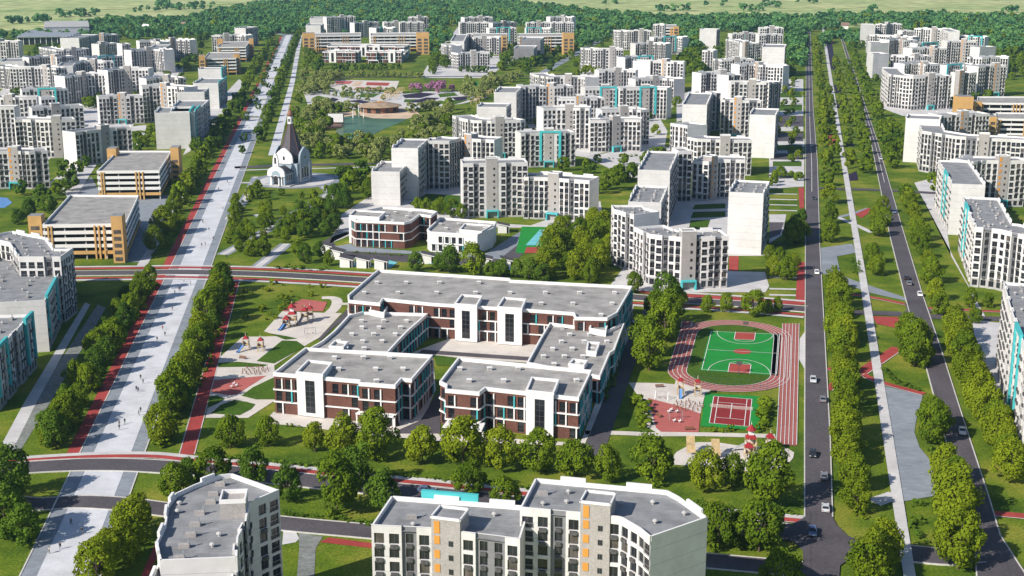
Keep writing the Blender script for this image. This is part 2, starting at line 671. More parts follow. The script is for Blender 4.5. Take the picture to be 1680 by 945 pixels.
# --- the boulevard
strip('promenade', yl, yr, 1000, 56, 2, M['grey_pave'])
strip('promenade_centre', ylw, yrw, 1000, 56, 3, M['prom'])
strip('red_path', lambda y: yl(y) - 14 * (y + 95) / 555, lambda y: yl(y) - 0.4, 757, 60, 2, M['red'])
ribbon('promenade_kerb', [(yl(y), y) for y in (1000, 60)], 0.35, 5, M['kerb'], sm=False)
ribbon('promenade_edge', [(yr(y), y) for y in (1000, 60)], 0.35, 5, M['kerb'], sm=False)
sheet('side_path', [(440, 255), (456, 255), (484, 133), (496, 58), (490, 58), (476, 133)], 2, M['prom'])
sheet('red_path', [(377, 458), (394, 458), (319, 746), (294, 746)], 2, M['red'])
for e in ([(377, 458), (294, 746)], [(394, 458), (319, 746)]):
    ribbon('red_path_edge', e, 0.25, 4, M['kerb'], sm=False)
sheet('red_path', [(270, 858), (281, 858), (238, 960), (225, 960)], 2, M['red'])
sheet('cobble_path', [(160, 500), (174, 505), (95, 640), (30, 745), (8, 745), (70, 635), (120, 560)], 2, M['cobble'])
sheet('block_path', [(140, 496), (148, 500), (60, 660), (-5, 790), (-30, 790), (40, 660)], 2, M['path'])
sheet('forecourt', [(228, 320), (288, 320), (262, 372), (236, 430), (203, 430), (222, 380)], 2, M['grey_pave'])
sheet('forecourt', [(120, 318), (150, 290), (170, 328), (115, 350)], 2, M['grey_pave'])
sheet('path', [(268, 370), (283, 345), (296, 318), (303, 318), (278, 370), (240, 438), (223, 438)], 3, M['path'])

# --- cross roads
UP = [(-40, 452), (60, 450), (130, 449), (220, 448), (300, 447), (420, 450), (520, 455), (600, 460), (760, 470), (900, 478), (1000, 484), (1050, 489), (1130, 494), (1210, 499), (1324, 508)]
ribbon('cross_road', UP, 8.0, 6, M['asphalt'], kerb=M['kerb'])
ribbon('cross_path', UP, 3.0, 5, M['red'], off=8.2)
ribbon('cross_sidewalk', UP, 2.2, 5, M['path'], off=11.4)
ribbon('cross_path', UP, 2.6, 5, M['red'], off=-8.0)
ribbon('cross_sidewalk', UP, 2.4, 5, M['path'], off=-11.2)
LO1 = [(-60, 778), (0, 771), (51, 767), (110, 764), (162, 763), (220, 764), (274, 767), (340, 772), (443, 783), (539, 793), (653, 805), (760, 817), (850, 828), (1000, 845), (1100, 855), (1200, 864), (1296, 873)]
ribbon('lower_road', LO1, 8.0, 6, M['asphalt'], kerb=M['kerb'])
RP = [(-60, 765), (34, 757), (112, 752), (178, 749.5), (254, 750), (322, 757), (443, 768), (539, 778), (648, 789.5), (740, 798), (850, 810), (1000, 826), (1194, 844.5), (1318, 856)]
ribbon('lower_path', RP, 2.2, 7, M['red'])
ribbon('lower_sidewalk', RP, 2.0, 7, M['path'], off=2.15)
ribbon('lower_path_edge', RP, 0.3, 8, M['kerb'], off=-1.25)
LO2 = [(-60, 822), (0, 823), (60, 828), (130, 824), (205, 828), (275, 837), (460, 859), (610, 873), (900, 900), (1150, 920), (1318, 935)]
ribbon('lower_road', LO2, 7.0, 5, M['asphalt'], kerb=M['kerb'])
sheet('entry_path', [(465, 868), (485, 872), (491, 884), (485, 890), (463, 894)], 2, M['path'])
sheet('cobble_path', [(490, 875), (530, 880), (518, 900), (515, 960), (486, 960), (491, 900)], 2, M['cobble'])
sheet('red_path', [(524, 890), (540, 882), (620, 893), (620, 901)], 3, M['red'])

# --- the main road, the road on the right and the links between them
ML = [(1323, 40), (1322, 180), (1321, 500), (1320, 720), (1320, 850), (1318, 1000)]
MRr = [(1329, 40), (1334, 178), (1341, 265), (1345, 407), (1349, 480), (1354, 570), (1362, 720), (1366, 850), (1384, 1000)]
sheet('main_road', ML + MRr[::-1], 8, M['asphalt'])
for e in ([p for p in ML if p[1] < 857], [p for p in MRr if p[1] < 857]):
    b = MB()
    ribbon_into(b, [P(*p) for p in e], 0.3, 8 * LAY + 0.12, M['kerb'], 0.0, 0.0)
    tag(b.build('main_road_kerb'), kind='structure')
CL = [((a[0] + b_[0]) / 2, a[1]) for a, b_ in zip([(1323, 60), (1322, 178), (1321.6, 265), (1321, 315)], [(1330, 60), (1334, 0), (1341, 0), (1342.6, 0)])]
dashes('road_marking', CL, 9, w=0.22, on=400, gap=1)
RL = [(1377, 40), (1379, 61), (1428, 228), (1461, 392), (1483, 480), (1500, 545), (1519, 602), (1552, 725), (1575, 800), (1598, 883), (1606, 1000)]
RR = [(1379.5, 40), (1382, 61), (1438, 228), (1478, 367), (1512, 480), (1544, 574), (1582, 694), (1623, 819), (1641, 880), (1670, 925), (1720, 1000)]
sheet('right_road', RL + RR[::-1], 8, M['asphalt'])
for e in (RL, RR):
    b = MB()
    ribbon_into(b, [P(*p) for p in e], 0.3, 8 * LAY + 0.12, M['kerb'], 0.0, 0.0)
    tag(b.build('right_road_kerb'), kind='structure')
dashes('road_marking', [(1405, 140), (1433, 228), (1451, 300)], 9, w=0.22, on=400, gap=1)
ribbon('link_road', [(1408, 900.5), (1440, 904), (1480, 908), (1550, 914), (1600, 910)], 8.0, 7, M['asphalt'], kerb=M['kerb'])
sheet('link_road_mouth', [(1360, 838), (1372, 862), (1390, 880), (1420, 893), (1420, 912), (1395, 918), (1378, 930), (1376, 960), (1340, 960), (1340, 838)], 10, M['asphalt'])
sheet('lower_road_mouth', [(1262, 865), (1300, 862), (1320, 850), (1330, 840), (1330, 960), (1318, 960), (1317, 905), (1300, 890), (1262, 884)], 10, M['asphalt'])
ribbon('link_road', [(1325, 309), (1400, 311), (1440, 312), (1530, 317), (1560, 319)], 6.5, 7, M['asphalt'])
ribbon('link_road', [(1338, 300), (1322, 292), (1260, 288)], 6.0, 7, M['asphalt'])
ribbon('link_road', [(1397, 513), (1480, 516), (1530, 520), (1640, 524)], 6.0, 7, M['asphalt'])
sheet('link_road', [(1484, 498), (1488, 510), (1470, 516), (1500, 520), (1530, 513), (1522, 505)], 9, M['asphalt'])
sheet('white_path', [(1348, 40), (1350, 60), (1376, 240), (1410, 460), (1446, 705), (1482, 945), (1490, 1000), (1513, 1000), (1502, 945), (1463, 705), (1422, 460), (1383.5, 240), (1354, 60), (1351, 40)], 10, M['path'])
sheet('grey_plaza', [(1450, 634), (1514, 649), (1503, 690), (1500, 710), (1509, 735), (1527, 757), (1547, 772), (1534, 814), (1483, 823), (1462, 705)], 4, M['grey_pave'])
sheet('grey_plaza', [(1346, 407), (1398, 400), (1405, 415), (1373, 421), (1379, 451), (1400, 460), (1490, 490), (1490, 495), (1420, 479), (1347, 448)], 4, M['grey_pave'])
for w_, q in ((2.6, [(1397, 483.5), (1440, 490), (1491, 501)]), (4.0, [(1412, 612), (1430, 600), (1473, 571)]), (2.6, [(1412, 612), (1440, 626), (1516, 647)]),
              (3.0, [(1630, 843), (1690, 848)]), (2.6, [(1355, 605), (1412, 612)]), (2.8, [(1357, 640), (1380, 625), (1412, 612)]), (2.5, [(1520, 506), (1690, 514)])):
    ribbon('red_path', q, w_, 5, M['red'])
    ribbon('red_path_edge', q, 0.3, 6, M['kerb'], off=-w_ / 2 - 0.15)
sheet('red_path', [(1432, 519.5), (1481, 521), (1477, 540), (1438, 532)], 5, M['red'])
sheet('red_court', [(1402, 352), (1425, 341.5), (1432, 345), (1414, 358)], 5, M['red'])
sheet('red_court', [(1354, 223), (1370, 222), (1376, 239), (1356, 238)], 5, M['red'])
sheet('red_court', [(1354, 66), (1366, 66), (1368, 72), (1355, 72)], 5, M['red'])
ribbon('path', [(1375, 357), (1405, 349), (1425, 342)], 3, 5, M['grey_pave'])
ribbon('path', [(1375, 357), (1405, 370), (1430, 382)], 3, 5, M['path'])
ribbon('path', [(1433, 825), (1462, 815), (1470, 812)], 4.5, 4, M['path'])
for q in ([(1355, 72), (1365, 72), (1372, 118), (1362, 112)], [(1386, 249), (1401, 253), (1403, 266), (1389, 263)], [(1391, 287), (1405, 281), (1408, 296), (1394, 297)],
          [(1384, 221), (1394, 220), (1401, 241), (1388, 240)], [(1368, 140), (1377, 140), (1382, 152), (1371, 152)], [(1372, 166), (1381, 166), (1383, 178), (1374, 178)]):
    sheet('flower_bed', q, 5, M['purple'], kind='stuff')

# red kerb path on the left of the main road
sheet('red_path', [(1310, 308), (1319, 308), (1319, 346), (1312, 346)], 4, M['red'])
sheet('red_path', [(1309, 430), (1320, 430), (1320, 498), (1312, 502), (1200, 494), (1200, 489), (1305, 496)], 4, M['red'])
ribbon('red_path', [(1050, 478), (1085, 484), (1140, 488), (1205, 492)], 2.5, 7, M['red'])
for y in (318, 327, 336, 345, 425, 437, 455, 474, 484):
    ribbon('path', [(1262, y), (1308, y + 1)], 2.4, 3, M['path'])
sheet('red_court', [(1196, 421), (1212, 421), (1211, 445), (1196, 445)], 4, M['red'])
sheet('plaza', [(1190, 445), (1255, 447), (1262, 470), (1256, 480), (1150, 480)], 4, M['path'])
sheet('plaza', [(1262, 352), (1290, 352), (1284, 385), (1262, 400)], 4, M['path'])

# --- courtyards of the blocks
for q in ([(560, 352), (640, 300), (770, 300), (770, 372), (700, 360), (600, 376), (540, 400)],
          [(750, 372), (980, 376), (990, 360), (985, 330), (870, 370), (750, 362)],
          [(1000, 470), (1110, 322), (1240, 322), (1262, 420), (1195, 420), (1190, 480), (1020, 480)],
          [(1262, 310), (1262, 228), (1320, 228), (1319, 306)],
          [(1262, 130), (1318, 130), (1318, 215), (1262, 215)],
          [(1000, 250), (1110, 240), (1110, 300), (1030, 290), (960, 258)],
          [(1500, 300), (1540, 290), (1560, 420), (1640, 560), (1680, 720), (1640, 640), (1590, 470)],
          [(1595, 525), (1640, 530), (1660, 620), (1680, 700), (1690, 760), (1640, 690), (1605, 600)],
          [(1440, 175), (1480, 190), (1590, 195), (1590, 180), (1450, 160)],
          [(150, 215), (240, 205), (240, 240), (160, 250)], [(80, 300), (120, 270), (160, 268), (120, 330)],
          [(0, 150), (60, 110), (230, 108), (300, 110), (300, 150), (235, 165), (215, 215), (150, 215), (110, 190), (0, 200)], [(0, 215), (70, 200), (150, 205), (80, 262), (0, 262)],
          [(820, 240), (850, 205), (1080, 190), (1095, 215), (1090, 245), (1000, 248), (960, 258)], [(860, 190), (900, 150), (1110, 145), (1110, 170), (1090, 188)],
          [(1110, 160), (1150, 140), (1262, 140), (1262, 165), (1110, 200)], [(950, 118), (1000, 112), (1120, 112), (1120, 150), (960, 140)], [(1440, 130), (1500, 120), (1590, 120), (1600, 160), (1590, 165)],
          [(330, 195), (392, 130), (400, 135), (345, 230), (300, 255)],
          [(690, 128), (800, 128), (830, 105), (860, 92), (800, 92), (700, 110)]):
    sheet('courtyard', q, 2, M['path'])
for q in ([(1140, 336), (1190, 334), (1190, 342), (1136, 344)], [(1137, 348), (1190, 347), (1190, 356), (1133, 358)], [(1133, 362), (1165, 361), (1160, 376), (1130, 376)],
          [(700, 318), (770, 322), (770, 340), (700, 345), (670, 335)], [(1268, 265), (1315, 265), (1315, 273), (1268, 273)], [(1266, 238), (1316, 238), (1316, 247), (1266, 247)],
          [(1266, 282), (1314, 284), (1314, 292), (1266, 290)], [(1266, 150), (1316, 150), (1316, 160), (1266, 160)], [(1266, 172), (1316, 172), (1316, 182), (1266, 182)],
          [(165, 222), (230, 214), (230, 226), (170, 232)], [(1264, 425), (1306, 426), (1306, 435), (1264, 434)]):
    sheet('courtyard_lawn', q, 4, M['turf'])
for q in ([(1264, 252), (1318, 252), (1318, 262), (1264, 262)], [(1264, 190), (1318, 190), (1318, 208), (1264, 208)], [(1262, 218), (1318, 218), (1318, 232), (1262, 232)],
          [(1262, 365), (1286, 365), (1280, 385), (1262, 392)]):
    sheet('parking_lot', q, 4, M['asphalt'])
sheet('pool', [(-20, 322), (12, 325), (20, 333), (8, 341), (-20, 343)], 4, M['play_blue'])

# --- roads far off
ribbon('far_road', [(700, 122), (716, 95), (745, 58), (760, 40)], 9, 3, M['path'])
ribbon('far_road', [(880, 125), (925, 100), (960, 80), (1000, 55), (1012, 36)], 9, 3, M['grey_pave'])
ribbon('far_road', [(470, 128), (560, 127), (700, 126), (800, 125), (880, 125), (950, 120)], 8, 3, M['asphalt'])
ribbon('far_road', [(385, 275), (460, 272), (540, 270), (620, 268)], 8, 3, M['asphalt'])
ribbon('far_path', [(385, 280), (460, 277.5), (540, 276), (620, 273.5)], 3, 3, M['path'])
ribbon('far_road', [(330, 50), (420, 48), (470, 58)], 12, 3, M['grey_pave'])
ribbon('field_track', [(-60, 18), (120, 17), (300, 11), (420, 5), (620, 3)], 14, -9, M['lawn'])
ribbon('field_track', [(900, 26), (912, 18), (918, 8)], 7, 2, M['path'])
ribbon('field_track', [(1078, 40), (1072, 30), (1066, 24)], 7, 2, M['path'])

# --- round the church and the paths east of the boulevard
cc = P(487, 296)
sheet('church_plaza', [(cc.x + 21 * math.cos(a * math.pi / 24), cc.y + 21 * math.sin(a * math.pi / 24)) for a in range(48)], 4, M['path'], px=False)
sheet('church_plaza_ring', [(cc.x + 26 * math.cos(a * math.pi / 24), cc.y + 26 * math.sin(a * math.pi / 24)) for a in range(48)], 3, M['grey_pave'], px=False)
for w_, q in ((6, [(365, 418), (420, 388), (470, 358), (545, 315)]), (6, [(420, 440), (448, 418), (470, 400)]), (5, [(372, 360), (400, 330), (420, 290)]),
              (5, [(395, 300), (440, 300), (460, 300)]), (5, [(540, 345), (545, 320), (520, 300)]), (4, [(420, 352), (450, 365), (478, 355)])):
    ribbon('plaza_path', q, w_, 2, M['grey_pave'])
    ribbon('plaza_path', q, w_ * 0.5, 3, M['path'])

# --- the park with the pond
sheet('park_plaza', [(498, 152), (530, 146), (640, 152), (660, 150), (740, 150), (790, 152), (800, 160), (760, 170), (720, 175), (690, 178), (640, 182), (590, 180), (540, 176), (505, 172)], 3, M['path'])
sheet('pond', [(556, 192), (575, 191), (592, 189), (610, 193), (640, 194), (662, 191), (668, 196), (650, 204), (630, 212), (610, 222), (575, 230), (552, 228), (552, 210), (561, 205)], 4, M['water'])
sheet('pond_beach', [(588, 184), (610, 176), (680, 178), (690, 190), (668, 195), (640, 195), (610, 194), (592, 190)], 5, M['beach'])
sheet('pond_beach', [(555, 185), (583, 182), (585, 189), (558, 193)], 5, M['beach'])
sheet('sports_court', [(552, 133), (580, 133), (574, 138), (550, 138)], 4, M['rubber'])
sheet('sports_court', [(584, 133.5), (596, 134), (590, 141), (576, 141)], 4, M['beach'])
sheet('sports_court', [(602, 135), (640, 136), (636, 141), (600, 140)], 4, M['court_red'])
sheet('sports_court', [(585, 143), (630, 144), (626, 147), (580, 147)], 4, M['rubber'])
sheet('court_apron', [(545, 131), (655, 133), (650, 146), (560, 150), (540, 142)], 3, M['sand'])
sheet('far_court', [(780, 134), (798, 134), (793, 144), (776, 140)], 4, M['court_green'])
for k, q in enumerate(([(512, 161), (522, 157), (534, 160), (526, 164), (514, 165)], [(536, 167), (545, 160), (556, 163), (548, 168)], [(566, 166), (590, 164), (610, 168), (596, 170)],
          [(577, 174), (600, 171), (608, 173), (590, 176)], [(660, 156), (690, 152), (716, 154), (690, 161), (664, 161)], [(668, 168), (700, 160), (722, 161), (700, 169)],
          [(700, 170), (722, 165), (736, 168), (715, 173)], [(532, 172), (548, 170), (550, 175), (536, 177)], [(740, 160), (766, 158), (775, 162), (750, 166)])):
    sheet('flower_bed', q, 5, M['purple'] if k % 3 else M['leaf_c'], kind='stuff')

for q in ([(514, 166), (536, 165), (530, 171), (516, 172)], [(556, 152), (585, 152), (580, 158), (560, 160)], [(592, 153), (624, 154), (612, 160), (590, 160)], [(612, 170), (640, 168), (632, 176), (608, 177)],
          [(556, 169), (574, 168), (572, 176), (555, 177)], [(664, 163), (690, 163), (684, 167), (662, 168)], [(718, 154), (745, 152), (752, 157), (722, 160)], [(740, 164), (770, 164), (748, 171), (730, 172)], [(660, 150), (700, 149), (690, 152), (662, 154)]):
    sheet('park_lawn', q, 4, M['turf'])

# --- school grounds on the left
sheet('playground_paving', [(433, 544), (463, 511), (541, 514), (561, 514), (548, 528), (524, 554), (500, 568), (450, 600), (455, 655), (407, 686), (337, 686), (346, 644), (351, 622), (361, 586), (398, 553), (453, 552), (470, 556)], 3, M['sand'])
sheet('play_surface', [(463, 511), (478, 500), (496, 491), (537, 496), (530, 511)], 4, M['rubber'])
ribbon('path', [(528, 489), (545, 489), (553, 494), (550, 505), (541, 514)], 4.0, 3, M['sand'])
ribbon('path', [(551, 496), (562, 499), (575, 498)], 3.0, 3, M['sand'])
sheet('play_surface', [(351, 624), (437, 617), (410, 634), (390, 647), (377, 649), (346, 644)], 4, M['rubber'])
for q in ([(346, 679), (362, 665), (384, 657), (405, 660), (419, 664), (412, 672), (393, 682)], [(396, 650), (415, 636), (449, 620), (452, 656), (420, 656)], [(343, 651), (357, 650), (369, 655), (357, 663), (340, 670)],
          [(421, 593), (463, 559), (487, 560), (500, 569), (450, 597)], [(357, 596), (390, 594), (440, 599), (432, 602), (358, 603)], [(440, 547), (470, 552), (488, 556), (468, 558)]):
    sheet('play_lawn', q, 5, M['turf'])
sheet('school_apron', [(437, 688), (449, 676), (660, 700), (718, 712), (716, 722), (610, 716), (520, 703), (440, 695)], 3, M['sand'])
sheet('school_court', [(668, 582), (688, 574), (745, 553), (900, 563), (872, 596), (752, 588), (710, 584), (715, 640), (690, 700), (655, 705)], 3, M['sand'])
sheet('school_drive', [(712, 655), (725, 640), (722, 712), (640, 712), (690, 690)], 4, M['asphalt'])
sheet('school_lawn', [(712, 583), (755, 588), (742, 602), (716, 600)], 5, M['turf'])
ribbon('school_drive', [(690, 577), (790, 584), (880, 590)], 4.0, 4, M['asphalt'])
sheet('school_apron', [(715, 712), (960, 728), (990, 660), (1010, 600), (1030, 560), (1040, 500), (1034, 500), (1000, 600), (955, 720), (948, 732), (715, 724)], 3, M['sand'])
ribbon('school_drive', [(1078, 496), (1062, 520), (1050, 545), (1030, 590), (1006, 655), (985, 712), (972, 748)], 5.5, 4, M['asphalt'])
sheet('school_drive', [(562, 516), (578, 498), (572, 520), (545, 540), (525, 560), (522, 556)], 4, M['asphalt'])

# --- sports ground
v = (P(1324, 60) - P(1322, 700)).normalized()
u = Vector((v.y, -v.x))
c0 = (P(1297, 526.5) + P(1274, 732)) / 2


def stadium(c, hw, hl, n=20):
    pts = []
    for k in range(n + 1):
        a = k * math.pi / n
        pts.append(c + u * (hw * math.cos(a)) + v * (hl - hw + hw * math.sin(a)))
    for k in range(n + 1):
        a = math.pi + k * math.pi / n
        pts.append(c + u * (hw * math.cos(a)) + v * (-(hl - hw) + hw * math.sin(a)))
    return pts


tl, tr = P(1114, 600), P(1309, 600)
hw = (tr - tl).length / 2
top, bot = P(1212, 526), P(1212, 644)
ctr = Vector(((tl.x + tr.x) / 2, (top.y + bot.y) / 2))
hl = (top - bot).length / 2
RW = 6.0
b = MB()
o_, i_ = stadium(ctr, hw, hl), stadium(ctr, hw - RW, hl - RW)
for k in range(len(o_)):
    j = (k + 1) % len(o_)
    b.face([(*o_[k], 6 * LAY), (*o_[j], 6 * LAY), (*i_[j], 6 * LAY), (*i_[k], 6 * LAY)], M['track'])
tag(b.build('running_track'), kind='structure')
sheet('track_infield', i_, 4, M['turf'], px=False)
sheet('running_straight', [(1284, 531), (1311, 532), (1307, 732), (1273, 730)], 5, M['track'])
b = MB()
for k in range(5):
    d = 0.15 + k * (RW - 0.3) / 4
    q = stadium(ctr, hw - d, hl - d)
    ribbon_into(b, q + [q[0]], 0.16, 8 * LAY, M['lane'])
tag(b.build('track_line'), kind='structure')
for k in range(6):
    t = k / 5
    ribbon('track_line', [(1284 + 27 * t, 531.5), (1273.5 + 33.5 * t, 731)], 0.16, 9, M['lane'], sm=False)
sheet('jump_runway', [(1119, 527), (1138, 528), (1113, 605), (1101, 603)], 5, M['track'])
for q in ([(1119, 528), (1136, 529)], [(1121, 537), (1133, 538)], [(1119, 528), (1117, 538)], [(1136, 529), (1133, 538)]):
    ribbon('jump_line', q, 0.25, 7, M['lane'], sm=False)
CQ = [Vector(P(1165, 543.5)), Vector(P(1281.5, 548.5)), Vector(P(1276.5, 617)), Vector(P(1148.5, 608.5))]
sheet('ball_court', CQ, 6, M['court_green'], px=False)


def cq(s, t):
    """court coordinates: s across (0..1 left to right), t along (0 far .. 1 near)"""
    return (CQ[0] * (1 - s) + CQ[1] * s) * (1 - t) + (CQ[3] * (1 - s) + CQ[2] * s) * t


for t0, t1 in ((0.0, 0.2), (1.0, 0.8)):
    sheet('court_key', [cq(.36, t0), cq(.64, t0), cq(.64, t1), cq(.36, t1)], 7, M['court_red'], px=False)
b = MB()
lines = [[cq(.02, .02), cq(.98, .02), cq(.98, .98), cq(.02, .98), cq(.02, .02)], [cq(.02, .5), cq(.98, .5)]]
for t0, t1, sgn in ((0.0, 0.2, 1), (1.0, 0.8, -1)):
    lines.append([cq(.36, t0), cq(.36, t1), cq(.64, t1), cq(.64, t0)])
    lines.append([cq(.5 + .40 * math.cos(a), t0 + sgn * .31 * math.sin(a)) for a in [k * math.pi / 20 for k in range(21)]])
    lines.append([cq(.5 + .13 * math.cos(a), t1 + sgn * .05 * math.sin(a)) for a in [k * math.pi / 12 for k in range(13)]])
for q in lines:
    ribbon_into(b, q, 0.2, 9 * LAY, M['lane'])
tag(b.build('court_line'), kind='structure')
sheet('court_circle', [cq(.5 + .12 * math.cos(k * math.pi / 14), .5 + .062 * math.sin(k * math.pi / 14)) for k in range(28)], 8, M['court_red'], px=False)
sheet('tennis_surround', [(1157, 646), (1248, 651), (1246, 707), (1149, 700)], 5, M['court_green'])
TQ = [Vector(P(1171, 651)), Vector(P(1233.6, 656)), Vector(P(1229, 701)), Vector(P(1163.6, 695))]
sheet('tennis_court', TQ, 6, M['court_dark'], px=False)


def tq(s, t):
    return (TQ[0] * (1 - s) + TQ[1] * s) * (1 - t) + (TQ[3] * (1 - s) + TQ[2] * s) * t


b = MB()
for q in ([tq(0, 0), tq(1, 0), tq(1, 1), tq(0, 1), tq(0, 0)], [tq(.125, 0), tq(.125, 1)], [tq(.875, 0), tq(.875, 1)], [tq(.125, .22), tq(.875, .22)], [tq(.125, .78), tq(.875, .78)], [tq(.5, .22), tq(.5, .78)]):
    ribbon_into(b, q, 0.2, 8 * LAY, M['lane'])
tag(b.build('tennis_line'), kind='structure')
sheet('playground_paving', [(1031, 628), (1086, 629), (1107, 631), (1113, 604), (1118, 604), (1128, 621), (1127, 631), (1167, 641), (1157, 646), (1149, 680), (1146, 710), (1077, 710), (1060, 700), (1047, 650)], 3, M['sand'])
sheet('play_surface', [(1063, 653.6), (1111, 666), (1149, 679), (1146, 710), (1084, 709), (1076, 702)], 4, M['rubber'])
ribbon('path', [(960, 710), (1020, 711), (1070, 713), (1150, 713), (1272, 716)], 3.0, 3, M['sand'])
sheet('path', [(1058, 713), (1092, 713), (1083, 720), (1080, 728), (1076, 728), (1070, 719)], 4, M['sand'])
sheet('playground_paving', [(1088, 753), (1098, 758), (1110, 742), (1127, 733), (1143, 726), (1175, 726), (1208, 731), (1290, 735), (1303, 743), (1301, 752), (1291, 764), (1240, 776), (1216, 772), (1160, 766), (1123, 764), (1094, 762)], 3, M['sand'])
sheet('road_verge_paving', [(1312, 556), (1320, 545), (1320, 606), (1311, 590)], 3, M['path'])
# kindergarten yard
sheet('kindergarten_yard', [(548, 405), (575, 400), (583, 405), (700, 414), (790, 420), (845, 385), (862, 376), (852, 400), (820, 425), (700, 418), (560, 412), (540, 420), (534, 408)], 3, M['grey_pave'])
sheet('kindergarten_drive', [(530, 396), (545, 388), (573, 380), (573, 384), (548, 396), (545, 408), (640, 416), (720, 424), (815, 425), (846, 392), (872, 402), (835, 440), (560, 424), (520, 404)], 2, M['asphalt'])
sheet('mini_court', [(856, 372), (917, 373), (884, 417), (846, 415)], 4, M['court_green'])
sheet('mini_court', [(886, 377), (897, 377), (878, 403), (862, 403)], 6, M['court_blue'])
sheet('mini_court', [(864, 406), (888, 406), (882, 416), (860, 416)], 6, M['court_red'])
for k in range(4):
    ribbon('court_line', [(898 + k * 5, 377), (880 + k * 6, 404)], 0.25, 6, M['lane'], sm=False)
for q in ([(608, 438), (640, 441), (652, 431), (640, 428)], [(683, 432), (715, 434), (720, 428), (690, 426)], [(823, 442), (845, 444), (850, 436), (830, 434)], [(556, 437), (600, 438), (606, 432), (560, 430)]):
    sheet('kindergarten_mat', q, 5, M['court_blue'])

# ================================================================== APARTMENT BLOCKS
FH = 3.1


def window_mesh(name, w, h, basket, warm=False):
    """local x along the wall, -y outwards, origin at the middle of the opening on the wall plane"""
    b = MB()
    g = M['pane_warm'] if warm else M['glass']
    y = 0.26
    fw = 0.09
    x0, x1, z0, z1 = -w / 2, w / 2, -h / 2, h / 2
    b.face([(x0, y + .03, z0), (x1, y + .03, z0), (x1, y + .03, z1), (x0, y + .03, z1)], g)
    for (a0, c0, a1, c1) in ((x0, z0, x1, z0 + fw), (x0, z1 - fw, x1, z1), (x0, z0 + fw, x0 + fw, z1 - fw), (x1 - fw, z0 + fw, x1, z1 - fw),
                             (-fw / 2, z0 + fw, fw / 2, z1 - fw)):
        b.face([(a0, y, c0), (a1, y, c0), (a1, y, c1), (a0, y, c1)], M['frame'])
    if basket:
        bw, bh, bd = w * 0.74, 0.78, 0.42
        zt = z0 - 0.08
        for q in ([(-bw / 2, -bd), (bw / 2, -bd)], [(-bw / 2, 0), (-bw / 2, -bd)], [(bw / 2, -bd), (bw / 2, 0)]):
            b.face([(q[0][0], q[0][1], zt - bh), (q[1][0], q[1][1], zt - bh), (q[1][0], q[1][1], zt), (q[0][0], q[0][1], zt)], M['basket'])
        b.face([(-bw / 2, -bd, zt), (bw / 2, -bd, zt), (bw / 2, 0, zt), (-bw / 2, 0, zt)], M['basket'])
    return b


WIN = {}
for key, args in {'std': (1.9, 2.1, True), 'stdw': (1.9, 2.1, True, True), 'plain': (1.9, 2.1, False), 'ground': (1.9, 2.3, False), 'slim': (1.5, 2.0, True),
                  'stair': (0.9, 1.1, False), 'tall': (1.5, 2.7, False)}.items():
    mb = window_mesh('window_' + key, *args)
    WIN[key] = (mb.mesh('window_' + key), mb)


def balcony_mesh():
    mb = window_mesh('balcony', 2.1, 2.3, False)
    m = M['metal']
    for z in (-1.1, -0.15):
        mb.face([(-1.15, -.05, z), (1.15, -.05, z), (1.15, -.05, z + .07), (-1.15, -.05, z + .07)], m)
    for k in range(8):
        x = -1.15 + k * 2.3 / 7
        mb.face([(x - .03, -.05, -1.1), (x + .03, -.05, -1.1), (x + .03, -.05, -.15), (x - .03, -.05, -.15)], M['frame'])
    return mb


mb = balcony_mesh()
WIN['balc'] = (mb.mesh('window_balcony'), mb)

vm = MB()
vm.cone((0, 0), 0.22, 0.22, 0, 0.55, M['concrete'], 8, cap=False)
vm.cone((0, 0), 0.55, 0.50, 0.5, 0.75, M['concrete'], 8)
vm.cone((0, 0), 0.50, 0.05, 0.75, 0.95, M['concrete'], 8)
VENT_ME = vm.mesh('roof_vent')
vm = MB()
vm.box((0, 0), 1.9, 0.9, 0, 0.75, M['tower'])
vm.box((0.75, 0), 0.25, 0.25, 0.753, 1.7, M['metal'])
SHAFT_ME = vm.mesh('roof_shaft')


FOOT = []         # footprints of everything built, so that no tree stands inside a house


